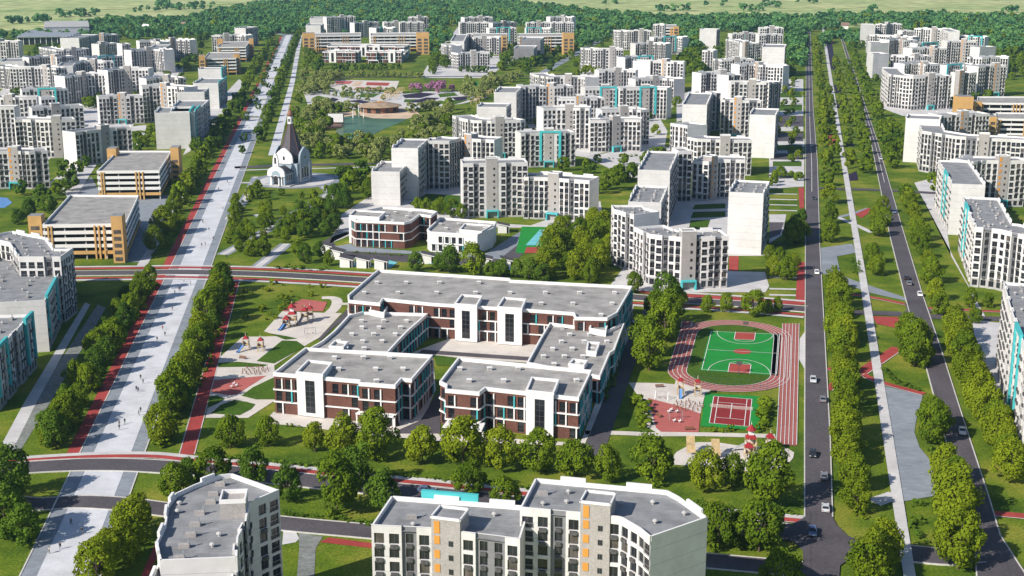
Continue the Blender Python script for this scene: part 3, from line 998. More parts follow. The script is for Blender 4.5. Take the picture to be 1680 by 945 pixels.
class Bld:
    """collects the sections of one connected apartment block, then builds it as one thing"""

    def __init__(s, label, group=None, fh=FH):
        s.label, s.group, s.fh = label, group, fh
        s.secs = []
        s.wins = []           # (distance, key, world point, angle)

    def opening(s, mb, a, t, n, x0, x1, z0, z1, w, h, zc, off, m, key):
        """one wall bay with a hole in it and a window at the back of the hole"""
        def pt(x, z, d=0.0):
            return (a.x + t.x * x - n.x * (off + d), a.y + t.y * x - n.y * (off + d), z)
        xc = (x0 + x1) / 2
        l, r, bo, to = xc - w / 2, xc + w / 2, zc - h / 2, zc + h / 2
        mb.face([pt(x0, z0), pt(x1, z0), pt(x1, bo), pt(x0, bo)], m)
        mb.face([pt(x0, to), pt(x1, to), pt(x1, z1), pt(x0, z1)], m)
        mb.face([pt(x0, bo), pt(l, bo), pt(l, to), pt(x0, to)], m)
        mb.face([pt(r, bo), pt(x1, bo), pt(x1, to), pt(r, to)], m)
        d = 0.3
        mb.face([pt(l, bo), pt(r, bo), pt(r, bo, d), pt(l, bo, d)], m)
        mb.face([pt(l, to, d), pt(r, to, d), pt(r, to), pt(l, to)], m)
        mb.face([pt(l, bo), pt(l, bo, d), pt(l, to, d), pt(l, to)], m)
        mb.face([pt(r, bo, d), pt(r, bo), pt(r, to), pt(r, to, d)], m)
        p = pt(xc, zc)
        s.wins.append((math.hypot(p[0], p[1]), key, p, math.atan2(t.y, t.x)))

    def facade(s, mb, a, b, floors, zr, st, rs, skip=()):
        t = b - a
        Ln = t.length
        t = t / Ln
        n = Vector((t.y, -t.x))                    # outward
        mid = (a + b) / 2
        if st == 'b' or (Vector((0, 0)) - mid).dot(n) < 0 or Ln < 2.2:
            mb.wall(a, b, 0, zr + 1.0, M['grey'] if st == 'g' else M['white'])
            return
        nc = max(1, round(Ln / 2.75))
        pit = Ln / nc
        types = []
        while len(types) < nc:
            k = rs.choice((2, 2, 3, 3, 4))
            types += ['W'] * k + ['G'] * (1 if rs.random() < .75 else 2)
        sh = rs.randrange(0, 3)
        types = (types[sh:] + types)[:nc]
        if nc > 2:
            types[0] = types[-1] = 'W'
        balc = [rs.random() < .22 for _ in range(nc)]
        prev = None
        for i in range(nc):
            x0, x1 = i * pit, (i + 1) * pit
            ty = types[i]
            off = 0.0 if ty == 'W' else 0.55
            xc = (x0 + x1) / 2
            blank = any(q0 - .3 < xc < q1 + .3 for q0, q1 in skip)
            wm = M['white'] if ty == 'W' else M['grey']
            top = zr + (1.0 if ty == 'W' else 0.75)
            def pt(x, z, d=0.0):
                return (a.x + t.x * x - n.x * (off + d), a.y + t.y * x - n.y * (off + d), z)
            if blank:
                mb.face([pt(x0, 0), pt(x1, 0), pt(x1, zr), pt(x0, zr)], wm)
            else:
                for k in range(floors):
                    z0 = 0.6 + k * s.fh
                    z1 = z0 + s.fh
                    if k == 0:
                        s.opening(mb, a, t, n, x0, x1, 0, z1, 1.9, 2.3, z0 + 1.35, off, M['plinth'], 'ground')
                    elif balc[i] and ty == 'W':
                        s.opening(mb, a, t, n, x0, x1, z0, z1, 2.1, 2.3, z0 + 1.45, off, wm, 'balc')
                    elif ty == 'G':
                        s.opening(mb, a, t, n, x0, x1, z0, z1, 1.5, 2.0, z0 + 1.7, off, wm, 'slim')
                    else:
                        kk = 'stdw' if rs.random() < .14 else ('plain' if rs.random() < .2 else 'std')
                        s.opening(mb, a, t, n, x0, x1, z0, z1, 1.9, 2.1, z0 + 1.72, off, wm, kk)
                mb.face([pt(x0, 0.6 + floors * s.fh), pt(x1, 0.6 + floors * s.fh), pt(x1, zr), pt(x0, zr)], wm)
            mb.face([pt(x0, zr), pt(x1, zr), pt(x1, top), pt(x0, top)], wm)
            mb.face([pt(x0, top), pt(x1, top), pt(x1, top, .35), pt(x0, top, .35)], M['trim'])
            mb.face([pt(x0, zr - .05, .35), pt(x1, zr - .05, .35), pt(x1, top, .35), pt(x0, top, .35)], M['trim'])
            if prev is not None and prev[0] != off:
                hi = max(prev[1], top)
                A = (a.x + t.x * x0, a.y + t.y * x0)
                B = (A[0] - n.x * .9, A[1] - n.y * .9)
                mb.wall(A, B, 0, hi, M['white'])
            prev = (off, top)

    def add(s, f, pl, d=14.0, st='w', tw=(), tc=None, fr=(), fc='teal', ends='bb', bk=None):
        """f floors; pl the front roof line in pixels, left to right seen from outside; d depth in metres"""
        zr = 0.6 + f * s.fh + 0.5
        q = [P(x, y, zr + 1.0) for x, y in pl]
        s.secs.append(dict(f=f, q=q, d=d, st=st, tw=tw, tc=tc, fr=fr, fc=fc, ends=ends, zr=zr, bk=[P(x, y, zr + .9) for x, y in bk] if bk else None, px=[p[0] for p in pl]))
        return s

    def at_x(s, sec, x):
        """the edge, the distance along it and the total for a pixel column"""
        px, q = sec['px'], sec['q']
        for i in range(len(px) - 1):
            lo, hi = sorted((px[i], px[i + 1]))
            if lo <= x <= hi or i == len(px) - 2:
                u = (x - px[i]) / (px[i + 1] - px[i]) if px[i + 1] != px[i] else .5
                return i, min(1, max(0, u)) * (q[i + 1] - q[i]).length
        return 0, 0

    def done(s):
        allp = [p for c in s.secs for p in c['q']]
        ctr = sum(allp, Vector((0, 0))) / len(allp)
        root = thing('apartment_building', (ctr.x, ctr.y, 0), s.label, 'building', s.group)
        s.root = root
        for ci, c in enumerate(s.secs):
            rs = random.Random(int(c['q'][0].x * 7 + c['q'][0].y * 13))
            q, d, zr, f = c['q'], c['d'], c['zr'], c['f']
            back = c['bk'] or offset_line(q, d)
            mb = MB()
            towers = []
            for x in c['tw']:
                i, along = s.at_x(c, x)
                towers.append((i, along))
            for i in range(len(q) - 1):
                skip = [(al - 3.0, al + 3.0) for (k, al) in towers if k == i]
                s.facade(mb, q[i], q[i + 1], f, zr, c['st'], rs, skip)
            for i in range(len(back) - 1):
                mb.wall(back[i + 1], back[i], 0, zr + 0.9, M['white'])
            for k, (A, B) in enumerate(((back[0], q[0]), (q[-1], back[-1]))):
                st = c['ends'][k]
                if st == 'b' or st == 'g':
                    mb.wall(A, B, 0, zr + 0.9, M['grey'] if st == 'g' else M['white'])
                else:
                    s.facade(mb, A, B, f, zr, 'w', rs)
            mb.build('wall', root)
            # roof with its rim
            rb = MB()
            poly = q + back[::-1]
            FOOT.append(poly)
            rb.poly(poly, zr, M['roof'])
            rb.build('roof', root)
            pb = MB()
            for A, B in [(back[0], q[0]), (q[-1], back[-1])] + [(back[i + 1], back[i]) for i in range(len(back) - 1)]:
                t = (B - A).normalized()
                nn = Vector((t.y, -t.x))
                A2, B2 = A - nn * .35, B - nn * .35
                z1 = zr + 0.9
                pb.face([(*A, z1), (*B, z1), (*B2, z1), (*A2, z1)], M['trim'])
                pb.wall(A2, B2, zr - .05, z1, M['trim'])
            # raised parapet steps on the rear edge
            for i in range(len(back) - 1):
                A, B = back[i + 1], back[i]
                Ls = (B - A).length
                if c['bk'] and 5 < Ls <= 12:
                    t = (B - A) / Ls
                    m_ = A + t * (Ls * .45)
                    pb.box((m_.x + t.y * .02, m_.y - t.x * .02), Ls * .5, 0.5, zr + .6, zr + 1.6, M['trim'], math.atan2(t.y, t.x))
                if Ls > 12:
                    t = (B - A) / Ls
                    x = 3.0
                    while x + 5 < Ls:
                        m_ = (A + t * (x + 2.5))
                        pb.box((m_.x + t.y * .02, m_.y - t.x * .02), 5.0, 0.5, zr + .6, zr + 1.7, M['trim'], math.atan2(t.y, t.x))
                        x += rs.choice((9, 11, 13))
            pb.build('parapet', root)
            # stair towers
            for (i, al) in towers:
                t = (q[i + 1] - q[i]).normalized()
                nn = Vector((t.y, -t.x))
                ang = math.atan2(t.y, t.x)
                cc_ = q[i] + t * al - nn * 2.4
                tb = MB()
                tb.box(cc_, 5.6, 5.2, 0, zr + 3.0, M['tower'], ang, mtop=M['roof'])
                for sx, sy, wx, wy in ((0, -2.6, 5.8, .3), (0, 2.6, 5.8, .3), (-2.8, 0, .3, 5.5), (2.8, 0, .3, 5.5)):
                    o = cc_ + t * sx - nn * (-sy)
                    tb.box(o, wx, wy, zr + 3.004, zr + 3.5, M['trim'], ang)
                tw_o = tb.build('stair_tower', root)
                if c['tc']:
                    ab = MB()
                    w0 = cc_ + nn * 2.66 - t * 1.7
                    for k in range(f):
                        ab.box(w0, 1.1, .1, 0.6 + k * s.fh + 1.4, 0.6 + k * s.fh + 3.0, M[c['tc']], ang)
                    o = cc_ + nn * 2.66 - t * 1.7
                    if c['tc'] == 'orange':
                        ab.box(o, 1.1, .1, zr + .2, zr + 2.6, M['orange'], ang)
                    ab.build('colour_panel', root)
                p = cc_ + nn * 2.63 + t * 1.0
                for k in range(1, f):
                    s.wins.append((dist(p) - 3, 'stair', (p.x, p.y, 0.6 + k * s.fh + 1.7), ang, -.30))
                # entrance canopy at the foot
                if rs.random() < .7:
                    eb = MB()
                    e0 = cc_ + nn * 3.6
                    for sx in (-2.7, 2.7):
                        eb.box(e0 + t * sx, .5, 1.9, 0, 3.2, M['teal'], ang)
                    eb.box(e0, 5.9, 1.9, 3.204, 3.8, M['teal'], ang)
                    eb.build('entrance_canopy', root)
            # coloured frames round a group of bays
            for (x0, x1) in c['fr']:
                i, a0 = s.at_x(c, x0)
                j, a1 = s.at_x(c, x1)
                t = (q[i + 1] - q[i]).normalized()
                if j != i:
                    a1 = (q[i + 1] - q[i]).length
                nn = Vector((t.y, -t.x))
                ang = math.atan2(t.y, t.x)
                fb = MB()
                for al in (a0, a1):
                    fb.box(q[i] + t * al + nn * .05, 1.5, .9, 3.6, zr + .8, M[c['fc']], ang)
                fb.box(q[i] + t * ((a0 + a1) / 2) + nn * .05, a1 - a0 + 1.5, .9, zr + .803, zr + 2.0, M[c['fc']], ang)
                fb.build('accent_frame', root)
            # roof vents
            dmid = dist(q[0])
            if c['bk']:
                xs, ys = [p.x for p in poly], [p.y for p in poly]
                k, y = 0, min(ys) + 2.5
                while y < max(ys):
                    x = min(xs) + 2 + (k % 2) * 2
                    while x < max(xs):
                        p = Vector((x + rs.uniform(-.6, .6), y + rs.uniform(-.6, .6)))
                        k += 1
                        x += 5.2
                        if not inside(p, poly, 1.6) or any((p - (q[ti] + (q[ti + 1] - q[ti]).normalized() * al)).length < 6.5 for ti, al in towers) or rs.random() < .2:
                            continue
                        me = SHAFT_ME if k % 4 == 2 else VENT_ME
                        child('roof_shaft' if k % 4 == 2 else 'roof_vent', me, root, (p.x, p.y, zr), .1)
                    y += 4.6
            elif dmid < 620:
                for i in range(len(q) - 1):
                    t = (q[i + 1] - q[i])
                    Ls = t.length
                    t = t / Ls
                    nn = Vector((t.y, -t.x))
                    k = 0
                    x = 2.5
                    while x < Ls - 2:
                        dd = (.3 + .45 * (k % 2) + rs.uniform(-.1, .1)) * d
                        p = q[i] + t * x - nn * dd
                        if inside(p, poly, 1.0) and not any(i == ti and abs(x - al) < 4 and dd < 6.5 for ti, al in towers):
                            me = SHAFT_ME if k % 3 == 2 else VENT_ME
                            child('roof_shaft' if k % 3 == 2 else 'roof_vent', me, root, (p.x, p.y, zr), math.atan2(t.y, t.x))
                        k += 1
                        x += rs.uniform(2.0, 3.4)
        # windows: the hundred largest as parts, the rest as one
        s.wins.sort(key=lambda w: w[0])
        far = s.wins[0][0] > 900 if s.wins else False
        nmax = 40 if far else 100
        for w in s.wins[:nmax]:
            p = Vector(w[2])
            if len(w) > 4:
                p = p + Vector((math.sin(w[3]), -math.cos(w[3]), 0)) * (-w[4])
            child('window', WIN[w[1]][0], root, p, w[3])
        rest = s.wins[nmax:]
        if rest:
            V, Fc, MI, mats = [], [], [], []
            nv = 0
            for w in rest:
                mbw = WIN[w[1]][1]
                v = np.array(mbw.v)
                ca, sa = math.cos(w[3]), math.sin(w[3])
                e = -w[4] if len(w) > 4 else 0.0
                ox, oy = w[2][0] + math.sin(w[3]) * e, w[2][1] - math.cos(w[3]) * e
                V.append(np.stack([v[:, 0] * ca - v[:, 1] * sa + ox - ctr.x, v[:, 0] * sa + v[:, 1] * ca + oy - ctr.y, v[:, 2] + w[2][2]], 1))
                for m_ in mbw.mats:
                    if m_ not in mats:
                        mats.append(m_)
                mp = [mats.index(m_) for m_ in mbw.mats]
                MI += [mp[k] for k in mbw.m]
                Fc += [tuple(nv + i for i in fc) for fc in mbw.f]
                nv += len(v)
            me = bpy.data.meshes.new('windows')
            me.from_pydata(np.concatenate(V).tolist(), [], Fc)
            for m_ in mats:
                me.materials.append(m_)
            me.polygons.foreach_set('material_index', MI)
            o = bpy.data.objects.new('windows', me)
            COL.objects.link(o)
            o.parent = root
            o['kind'] = 'stuff'
        return root


def z7(k, pts, s=7.0):
    o = {'a': (0, 20), 'b': (200, 0), 'c': (0, 135), 'd': (200, 120), 'e': (490, 0), 'f': (710, 0), 'g': (940, 30), 'h': (1110, 30),
         'i': (1400, 30), 'j': (1440, 120), 'k': (730, 110), 'l': (600, 190), 'm': (840, 120), 'n': (1060, 130), 'o': (980, 230), 'p': (1440, 230)}[k]
    return [(o[0] + x / s, o[1] + y / s) for x, y in pts]


def zx(k, *xs):
    o = {'a': 0, 'b': 200, 'c': 0, 'd': 200, 'e': 490, 'f': 710, 'g': 940, 'h': 1110, 'i': 1400, 'j': 1440, 'k': 730, 'l': 600, 'm': 840, 'n': 1060, 'o': 980, 'p': 1440}[k]
    return [o + x / 7 for x in xs]


GL = 'apartment blocks of the left quarter'
GM = 'apartment blocks of the middle quarter'
GR = 'apartment blocks of the right quarter'
GN = 'apartment blocks in front of the lower road'

# --- nearest blocks
B = Bld('grey roofed stepped apartment block at the lower left corner, beside the promenade', GN, 2.85)
UPPER = [(262, 919), (256, 888), (270, 857), (274, 827), (287, 809), (317, 795), (360, 778.5), (380, 776)]
B.add(9, [(389, 913), (391, 880), (404, 855), (409, 824), (420, 819), (458, 803)], 21, bk=UPPER)
B.add(8, [(386, 990), (389, 915)], 21, bk=[(232, 990), (260, 922)])
blk = B.done()
b = MB()
z_ = .6 + 9 * 2.85 + .5
p_ = P(385, 842, z_)
b.box(p_, 4.6, 5.0, z_, z_ + 3.0, M['tower'], .1)
for sx, sy, wx, wy in ((0, -2.4, 4.8, .3), (0, 2.4, 4.8, .3), (-2.25, 0, .3, 4.5), (2.25, 0, .3, 4.5)):
    c_ = Vector((sx, sy))
    c_.rotate(Matrix.Rotation(.1, 2))
    b.box(p_ + c_, wx, wy, z_ + 3.003, z_ + 3.8, M['trim'], .1)
b.build('stair_tower', blk)
B = Bld('white apartment block with orange stair panels and teal rear parapet, lowest in view', GN, 2.85)
B.add(8, [(609, 861), (708, 866), (853, 884)], 15, tw=(732,), tc='orange', bk=[(642, 813), (870, 830)])
B.add(9, [(853, 832), (954, 841), (1018, 848), (1048, 865), (1066, 880)], 15, tw=(977,), tc='orange', bk=[(878, 784), (1095, 804), (1114, 814), (1161, 848)])
blk = B.done()
b = MB()
z_ = .6 + 8 * 2.85 + .5
p_, q_ = P(692, 812, z_ + 1.2), P(785, 820, z_ + 1.2)
m_ = (p_ + q_) / 2
b.box(m_, (q_ - p_).length, .8, z_ + .3, z_ + 2.3, M['teal'], math.atan2((q_ - p_).y, (q_ - p_).x))
b.build('rear_parapet', blk)
B = Bld('white corner block at the left edge with stepped teal side facing the promenade', GL)
B.add(7, [(-30, 388), (15, 397), (30, 421), (99, 421)], 13, ends='bw', st='w')
B.add(5, [(74, 492), (101, 440), (120, 405)], 26, fr=((76, 90), (100, 112)), st='w')
B.done()
B = Bld('lower white and teal slab block cut by the left edge, below the corner block', GL)
B.add(5, [(-12, 580), (53, 515)], 22, fr=((-8, 8), (40, 52)))
B.done()

# --- middle quarter, near
B = Bld('shaded L shaped apartment block with a blank pale gable right of the church', GM)
B.add(5, z7('l', [(390, 640), (515, 520)]), 14.7)
B.add(8, z7('l', [(600, 370), (720, 262)]), 14)
B.add(8, z7('l', [(715, 285), (960, 285), (1100, 250)]), 13)
B.add(8, z7('l', [(1100, 245), (1225, 262), (1475, 275)]), 13, tw=zx('l', 1175), tc='orange')
B.done()
B = Bld('white apartment block with two heights directly behind the kindergarten', GM)
B.add(8, [(759, 268), (866, 266)], 14, tw=(807,), tc=None)
B.add(6, [(859, 290), (901, 291), (967, 296)], 13, tw=(908,))
B.done()
B = Bld('white apartment block with a teal framed bay, its curved corner facing the pond', GM)
B.add(7, z7('k', [(85, 555), (200, 590), (325, 610), (530, 615), (870, 605), (925, 600)]), 13, tw=zx('k', 630))
B.add(6, z7('k', [(870, 760), (1090, 752), (1330, 752), (1500, 745)]), 13, tw=zx('k', 1195), fr=[zx('k', 1100, 1320)])
B.add(7, z7('k', [(705, 458), (760, 410)]), 20)
B.add(8, z7('k', [(820, 290), (885, 225)]), 16)
B.add(8, z7('k', [(885, 228), (1165, 218)]), 13)
B.add(8, z7('k', [(1165, 215), (1255, 220), (1475, 212)]), 13, tw=zx('k', 1210), tc='orange')
B.done()
B = Bld('long white apartment block in front of the teal framed one, two heights, grey stair towers', GM)
B.add(8, z7('m', [(360, 402), (510, 396), (680, 396), (890, 400)]), 13, tw=zx('m', 662))
B.add(6, z7('m', [(900, 540), (1080, 540), (1290, 528), (1480, 532)]), 13, tw=zx('m', 1200))
B.done()
B = Bld('white block half hidden behind the long white one, flat grey roofs and orange stair panel', GM)
B.add(7, z7('m', [(525, 290), (720, 290), (820, 290), (1065, 282)]), 13, tw=zx('m', 780), tc='orange')
B.add(7, z7('m', [(1035, 425), (1240, 418), (1340, 415), (1480, 420), (1580, 412)]), 13, tw=zx('m', 1290))
B.done()
B = Bld('apartment block with two teal picture-frame bays side by side above the court lawns', GM)
B.add(7, z7('m', [(840, 172), (1010, 168), (1200, 165)]), 13, fr=[zx('m', 1020, 1195)], tw=zx('m', 1080))
B.add(7, z7('m', [(1240, 172), (1470, 168), (1665, 165), (1780, 170)]), 13, fr=[zx('m', 1475, 1650)], tw=zx('m', 1540))
B.done()
B = Bld('white block with curved left corner standing behind the half hidden one', GM)
B.add(7, z7('k', [(975, 65), (1020, 85), (1180, 112), (1360, 110), (1565, 112), (1610, 120)]), 13, tw=zx('k', 1415))
B.done()
B = Bld('tall white block with blank square gable and a beige stair tower, upper middle', GM)
B.add(7, z7('g', [(300, 602), (550, 596), (720, 600)]), 13, tw=zx('g', 525))
B.add(8, z7('g', [(890, 490), (920, 475)]), 16)
B.add(8, z7('g', [(925, 492), (1015, 492), (1085, 498), (1270, 502)]), 13, tw=zx('g', 1050), tc='orange')
B.add(6, z7('g', [(720, 700), (1030, 686), (1160, 700)]), 13, tw=zx('g', 950))
B.done()
B = Bld('white block with a rounded left corner left of the upper crossing road', GM)
B.add(7, z7('g', [(85, 335), (150, 343), (255, 350), (410, 350), (580, 350)]), 13, tw=zx('g', 455))
B.add(5, z7('g', [(600, 450), (750, 440), (930, 436)]), 13, fr=[zx('g', 755, 915)])
B.done()
B = Bld('farthest middle block with curved corner and teal bay before the forest', GM)
B.add(7, z7('g', [(462, 132), (530, 138), (620, 142), (905, 142)]), 13, tw=zx('g', 790))
B.add(8, z7('g', [(920, 68), (1050, 70)]), 13)
B.add(7, z7('g', [(720, 290), (920, 284), (1060, 292)]), 13, tw=zx('g', 895))
B.add(6, z7('g', [(930, 218), (1190, 212), (1255, 216)]), 13, fr=[zx('g', 1050, 1180)])
B.done()
B = Bld('white block with blue shaded courtyard side and a tall right wing by the main road', GM)
B.add(6, z7('h', [(640, 178), (955, 172)]), 13, tw=zx('h', 800), tc='teal')
B.add(9, z7('h', [(960, 108), (1230, 108)]), 14, tw=zx('h', 1100))
B.add(8, z7('h', [(950, 185), (1220, 182)]), 12)
B.add(7, z7('h', [(810, 290), (950, 284)]), 13, tw=zx('h', 775), tc='orange')
B.add(7, z7('h', [(565, 238), (640, 248), (745, 275)]), 12)
B.add(8, z7('h', [(460, 128), (500, 118)]), 21)
B.add(6, z7('h', [(295, 365), (420, 370)]), 14)
B.add(6, z7('h', [(420, 462), (520, 475), (890, 466)]), 13, tw=zx('h', 695))
B.done()
B = Bld('tall narrow block with a bare white gable beside the main road, upper right of centre', GM)
B.add(9, z7('h', [(1245, 332), (1262, 295)]), 22)
B.add(7, z7('h', [(725, 532), (890, 524), (960, 535), (1085, 540), (1225, 548)]), 13, tw=zx('h', 925), tc='orange')
B.done()
B = Bld('white slab block with grey rightmost bays standing below the bare gable block', GM)
B.add(7, z7('h', [(285, 630), (430, 622), (600, 618)]), 13, tw=zx('h', 540))
B.add(7, z7('h', [(600, 655), (630, 652), (770, 645)]), 12)
B.add(8, z7('h', [(625, 732), (770, 732), (1000, 737), (1065, 738)]), 13, tw=zx('h', 870))
B.add(8, z7('h', [(1065, 738), (1200, 722)]), 13, st='w')
B.done()
B = Bld('U shaped block with an orange panelled stair tower, mid right, behind a blank slab', GM)
B.add(8, z7('n', [(700, 292), (760, 155)]), 16)
B.add(8, z7('n', [(760, 155), (860, 152)]), 13)
B.add(8, z7('n', [(860, 232), (1010, 237), (1100, 242), (1320, 244)]), 13, tw=zx('n', 1057), tc='orange')
B.add(7, z7('n', [(280, 502), (330, 512), (430, 522), (475, 532)]), 14)
B.add(6, z7('n', [(475, 662), (590, 682), (850, 692), (1220, 697)]), 13, tw=zx('n', 912))
B.done()
B = Bld('blank white gable slab right of the U shaped block, left of the main road', GM)
B.add(8, z7('n', [(1490, 412), (1530, 335)]), 16, tw=())
B.done()
B = Bld('white U shaped block with a rounded front corner behind the sports ground', GM)
B.add(8, z7('o', [(835, 347), (930, 130)]), 15)
B.add(8, z7('o', [(935, 122), (1090, 118)]), 13)
B.add(6, [(1136, 263), (1163, 265), (1183, 261), (1223, 262)], 13, tw=(1172,), tc='orange')
B.add(7, [(1085, 332), (1096, 305)], 14)
B.add(7, [(1003, 336), (1007, 343), (1040, 352)], 13)
B.add(6, [(1040, 372), (1066, 384), (1118, 389), (1196, 387)], 13, tw=(1131,))
B.done()
B = Bld('blank white gable slab standing between the sports ground and the main road', GM)
B.add(8, [(1253, 317), (1263, 297)], 14.7)
B.done()

# --- far middle
B = Bld('far block with blue shaded face left of the two ochre garages, before the forest', GM)
B.add(7, z7('e', [(300, 208), (330, 190)]), 22)
B.add(8, z7('e', [(320, 195), (490, 190)]), 13)
B.add(8, z7('e', [(490, 188), (650, 185)]), 13, tw=zx('e', 500))
B.add(6, z7('e', [(250, 290), (290, 270)]), 20)
B.add(6, z7('e', [(640, 262), (740, 258), (925, 250)]), 13, tw=zx('e', 770))
B.done()
B = Bld('far white block with a smooth light gable right of the two ochre garages', GM)
B.add(6, z7('e', [(890, 320), (960, 315), (1080, 318)]), 13, fr=[zx('e', 940, 1060)])
B.add(6, z7('e', [(980, 255), (1160, 252)]), 13, tw=zx('e', 1120))
B.add(7, z7('e', [(1160, 255), (1440, 252)]), 13)
B.add(8, z7('e', [(1255, 195), (1370, 195), (1490, 192)]), 16, tw=zx('e', 1390))
B.done()
B = Bld('white block with rounded corner and blue shaded courtyard north of the park', GM)
B.add(6, z7('f', [(95, 500), (130, 515), (210, 525)]), 14)
B.add(5, z7('f', [(210, 600), (290, 610), (430, 604), (655, 600)]), 13, tw=zx('f', 470))
B.add(7, z7('f', [(360, 470), (400, 390)]), 15)
B.add(7, z7('f', [(380, 388), (470, 388)]), 13)
B.add(6, z7('f', [(470, 430), (620, 428), (760, 430)]), 13, tw=zx('f', 590))
B.done()
B = Bld('far white block with teal bay behind the rounded corner block', GM)
B.add(7, z7('f', [(312, 258), (480, 256), (640, 256)]), 13)
B.add(8, z7('f', [(365, 200), (440, 198), (690, 195)]), 13, tw=zx('f', 550))
B.add(6, z7('f', [(690, 262), (960, 250)]), 13, tw=zx('f', 825), tc='orange')
B.add(6, z7('f', [(650, 322), (730, 320), (960, 318)]), 12, fr=[zx('f', 735, 880)])
B.done()
B = Bld('far white block with dark right side above the ochre garage', GM)
B.add(6, z7('f', [(1080, 258), (1350, 256)]), 13, tw=zx('f', 1220))
B.add(6, z7('f', [(1075, 322), (1250, 320), (1350, 322)]), 12, fr=[zx('f', 1080, 1240)])
B.add(8, z7('f', [(1350, 195), (1480, 192), (1600, 195)]), 14, tw=zx('f', 1490))
B.add(7, z7('f', [(1360, 256), (1620, 255)]), 13)
B.done()
B = Bld('small grey gable block among trees in front of the ochre garage', GM)
B.add(5, z7('f', [(1160, 555), (1200, 520)]), 22, ends='gb')
B.add(7, z7('f', [(1235, 452), (1280, 425)]), 22, ends='gb')
B.done()

# --- left quarter
B = Bld('blue shaded block at the far left edge under the sports hall', GL)
B.add(7, z7('a', [(-80, 325), (0, 332), (205, 332)]), 14, tw=[-2], tc='orange')
B.done()
B = Bld('far block with a bright white gable in front of the glass sports hall', GL)
B.add(7, z7('a', [(905, 296), (1135, 252)]), 22)
B.add(6, z7('a', [(1135, 262), (1190, 262), (1365, 250)]), 14, tw=zx('a', 1165), tc='orange')
B.done()
B = Bld('white block with curved left corner below the bright gable', GL)
B.add(6, z7('a', [(445, 398), (520, 415), (640, 432), (790, 428), (955, 416), (1020, 412)]), 13, tw=zx('a', 845))
B.done()
B = Bld('upper left white block with several stair towers and a beige panel at its right end', GL)
B.add(6, z7('a', [(1135, 366), (1350, 350)]), 13, tw=zx('a', 1180))
B.add(8, z7('b', [(0, 502), (100, 497)]), 13)
B.add(7, z7('b', [(105, 577), (250, 567), (365, 562), (475, 572)]), 13, tw=zx('b', 310))
B.add(7, z7('b', [(475, 560), (560, 508)]), 16)
B.add(7, z7('b', [(550, 455), (620, 452), (775, 458)]), 13, tw=zx('b', 585), tc='orange')
B.add(7, z7('b', [(200, 470), (330, 465), (430, 480)]), 12, tw=zx('b', 380))
B.done()
B = Bld('block with a low white gable and blue shaded wing at left', GL)
B.add(5, z7('a', [(275, 560), (330, 520)]), 22)
B.add(6, z7('a', [(330, 518), (575, 502)]), 13)
B.add(6, z7('a', [(575, 508), (650, 512), (850, 497)]), 13, tw=zx('a', 610), tc='orange')
B.done()
B = Bld('long white block with grey stair tower, second row of the left quarter', GL)
B.add(6, z7('a', [(-90, 610), (110, 632), (280, 632), (465, 630), (640, 640), (765, 632)]), 13, tw=zx('a', 510))
B.done()
B = Bld('white block with a teal roof edge between two grey stair towers at left', GL)
B.add(6, z7('a', [(835, 612), (870, 578), (1025, 564), (1185, 566), (1305, 562)]), 13, tw=zx('a', 1060))
B.add(6, z7('a', [(1000, 522), (1130, 512), (1310, 502), (1405, 497)]), 13, fr=[zx('a', 1140, 1300)])
B.done()
B = Bld('white block with shadowed right end left of the courtyard tree', GL)
B.add(7, z7('a', [(740, 735), (915, 718), (1005, 706), (1205, 706)]), 13, tw=zx('a', 960))
B.done()
B = Bld('tall white block with dark grey stair tower above the courtyard tree', GL)
B.add(8, z7('a', [(1235, 666), (1420, 648), (1590, 646), (1700, 647)]), 13, tw=zx('a', 1455))
B.done()
B = Bld('low roofed white block behind the blank gables, beside the small garage', GL)
B.add(6, z7('d', [(280, 62), (465, 48), (640, 52), (735, 45)]), 13, tw=zx('d', 495))
B.done()
B = Bld('white block with a brown stair tower and blank gable, left of the boulevard trees', GL)
B.add(8, z7('d', [(232, 152), (430, 144), (520, 148), (605, 152), (710, 162)]), 13, tw=zx('d', 475), tc='orange')
B.add(7, z7('d', [(945, 212), (1000, 168)]), 20)
B.add(6, z7('c', [(1130, 167), (1340, 158), (1440, 158), (1640, 152)]), 13, tw=zx('c', 1392), tc='orange')
B.done()
B = Bld('blank beige gable block with a teal balcony side beside the promenade', GL)
B.add(7, z7('d', [(775, 447), (825, 378)]), 22, fr=[zx('d', 778, 822)])
B.add(7, z7('d', [(835, 435), (900, 378)]), 16, fr=[zx('d', 840, 895)])
B.add(7, z7('d', [(910, 388), (1000, 305)]), 20)
B.done()
B = Bld('second blank white gable with teal side, farther along the promenade', GL)
B.add(6, z7('d', [(1105, 112), (1200, 52)]), 20, fr=[zx('d', 1110, 1195)])
B.add(7, z7('b', [(1140, 792), (1190, 770)]), 20, fr=[zx('b', 1142, 1188)])
B.done()
B = Bld('large white block at left with blue grey right ends, two heights', GL)
B.add(8, z7('c', [(-160, 284), (0, 284), (160, 282)]), 13, tw=())
B.add(7, z7('c', [(170, 428), (255, 424), (600, 430), (700, 428), (862, 420)]), 13, tw=zx('c', 640))
B.add(6, z7('c', [(862, 574), (1035, 552), (1285, 526), (1510, 517)]), 13, tw=zx('c', 1205))
B.done()
B = Bld('white block behind the large left one with a beige tower box', GL)
B.add(7, z7('c', [(-90, 172), (130, 174), (260, 174), (420, 170)]), 13, tw=zx('c', 95), tc=None)
B.add(6, z7('c', [(470, 175), (635, 167)]), 12)
B.done()
B = Bld('white block with dark right end facing the courtyard path', GL)
B.add(7, z7('c', [(365, 298), (590, 286), (690, 280), (800, 272), (955, 264)]), 13, tw=zx('c', 640))
B.done()
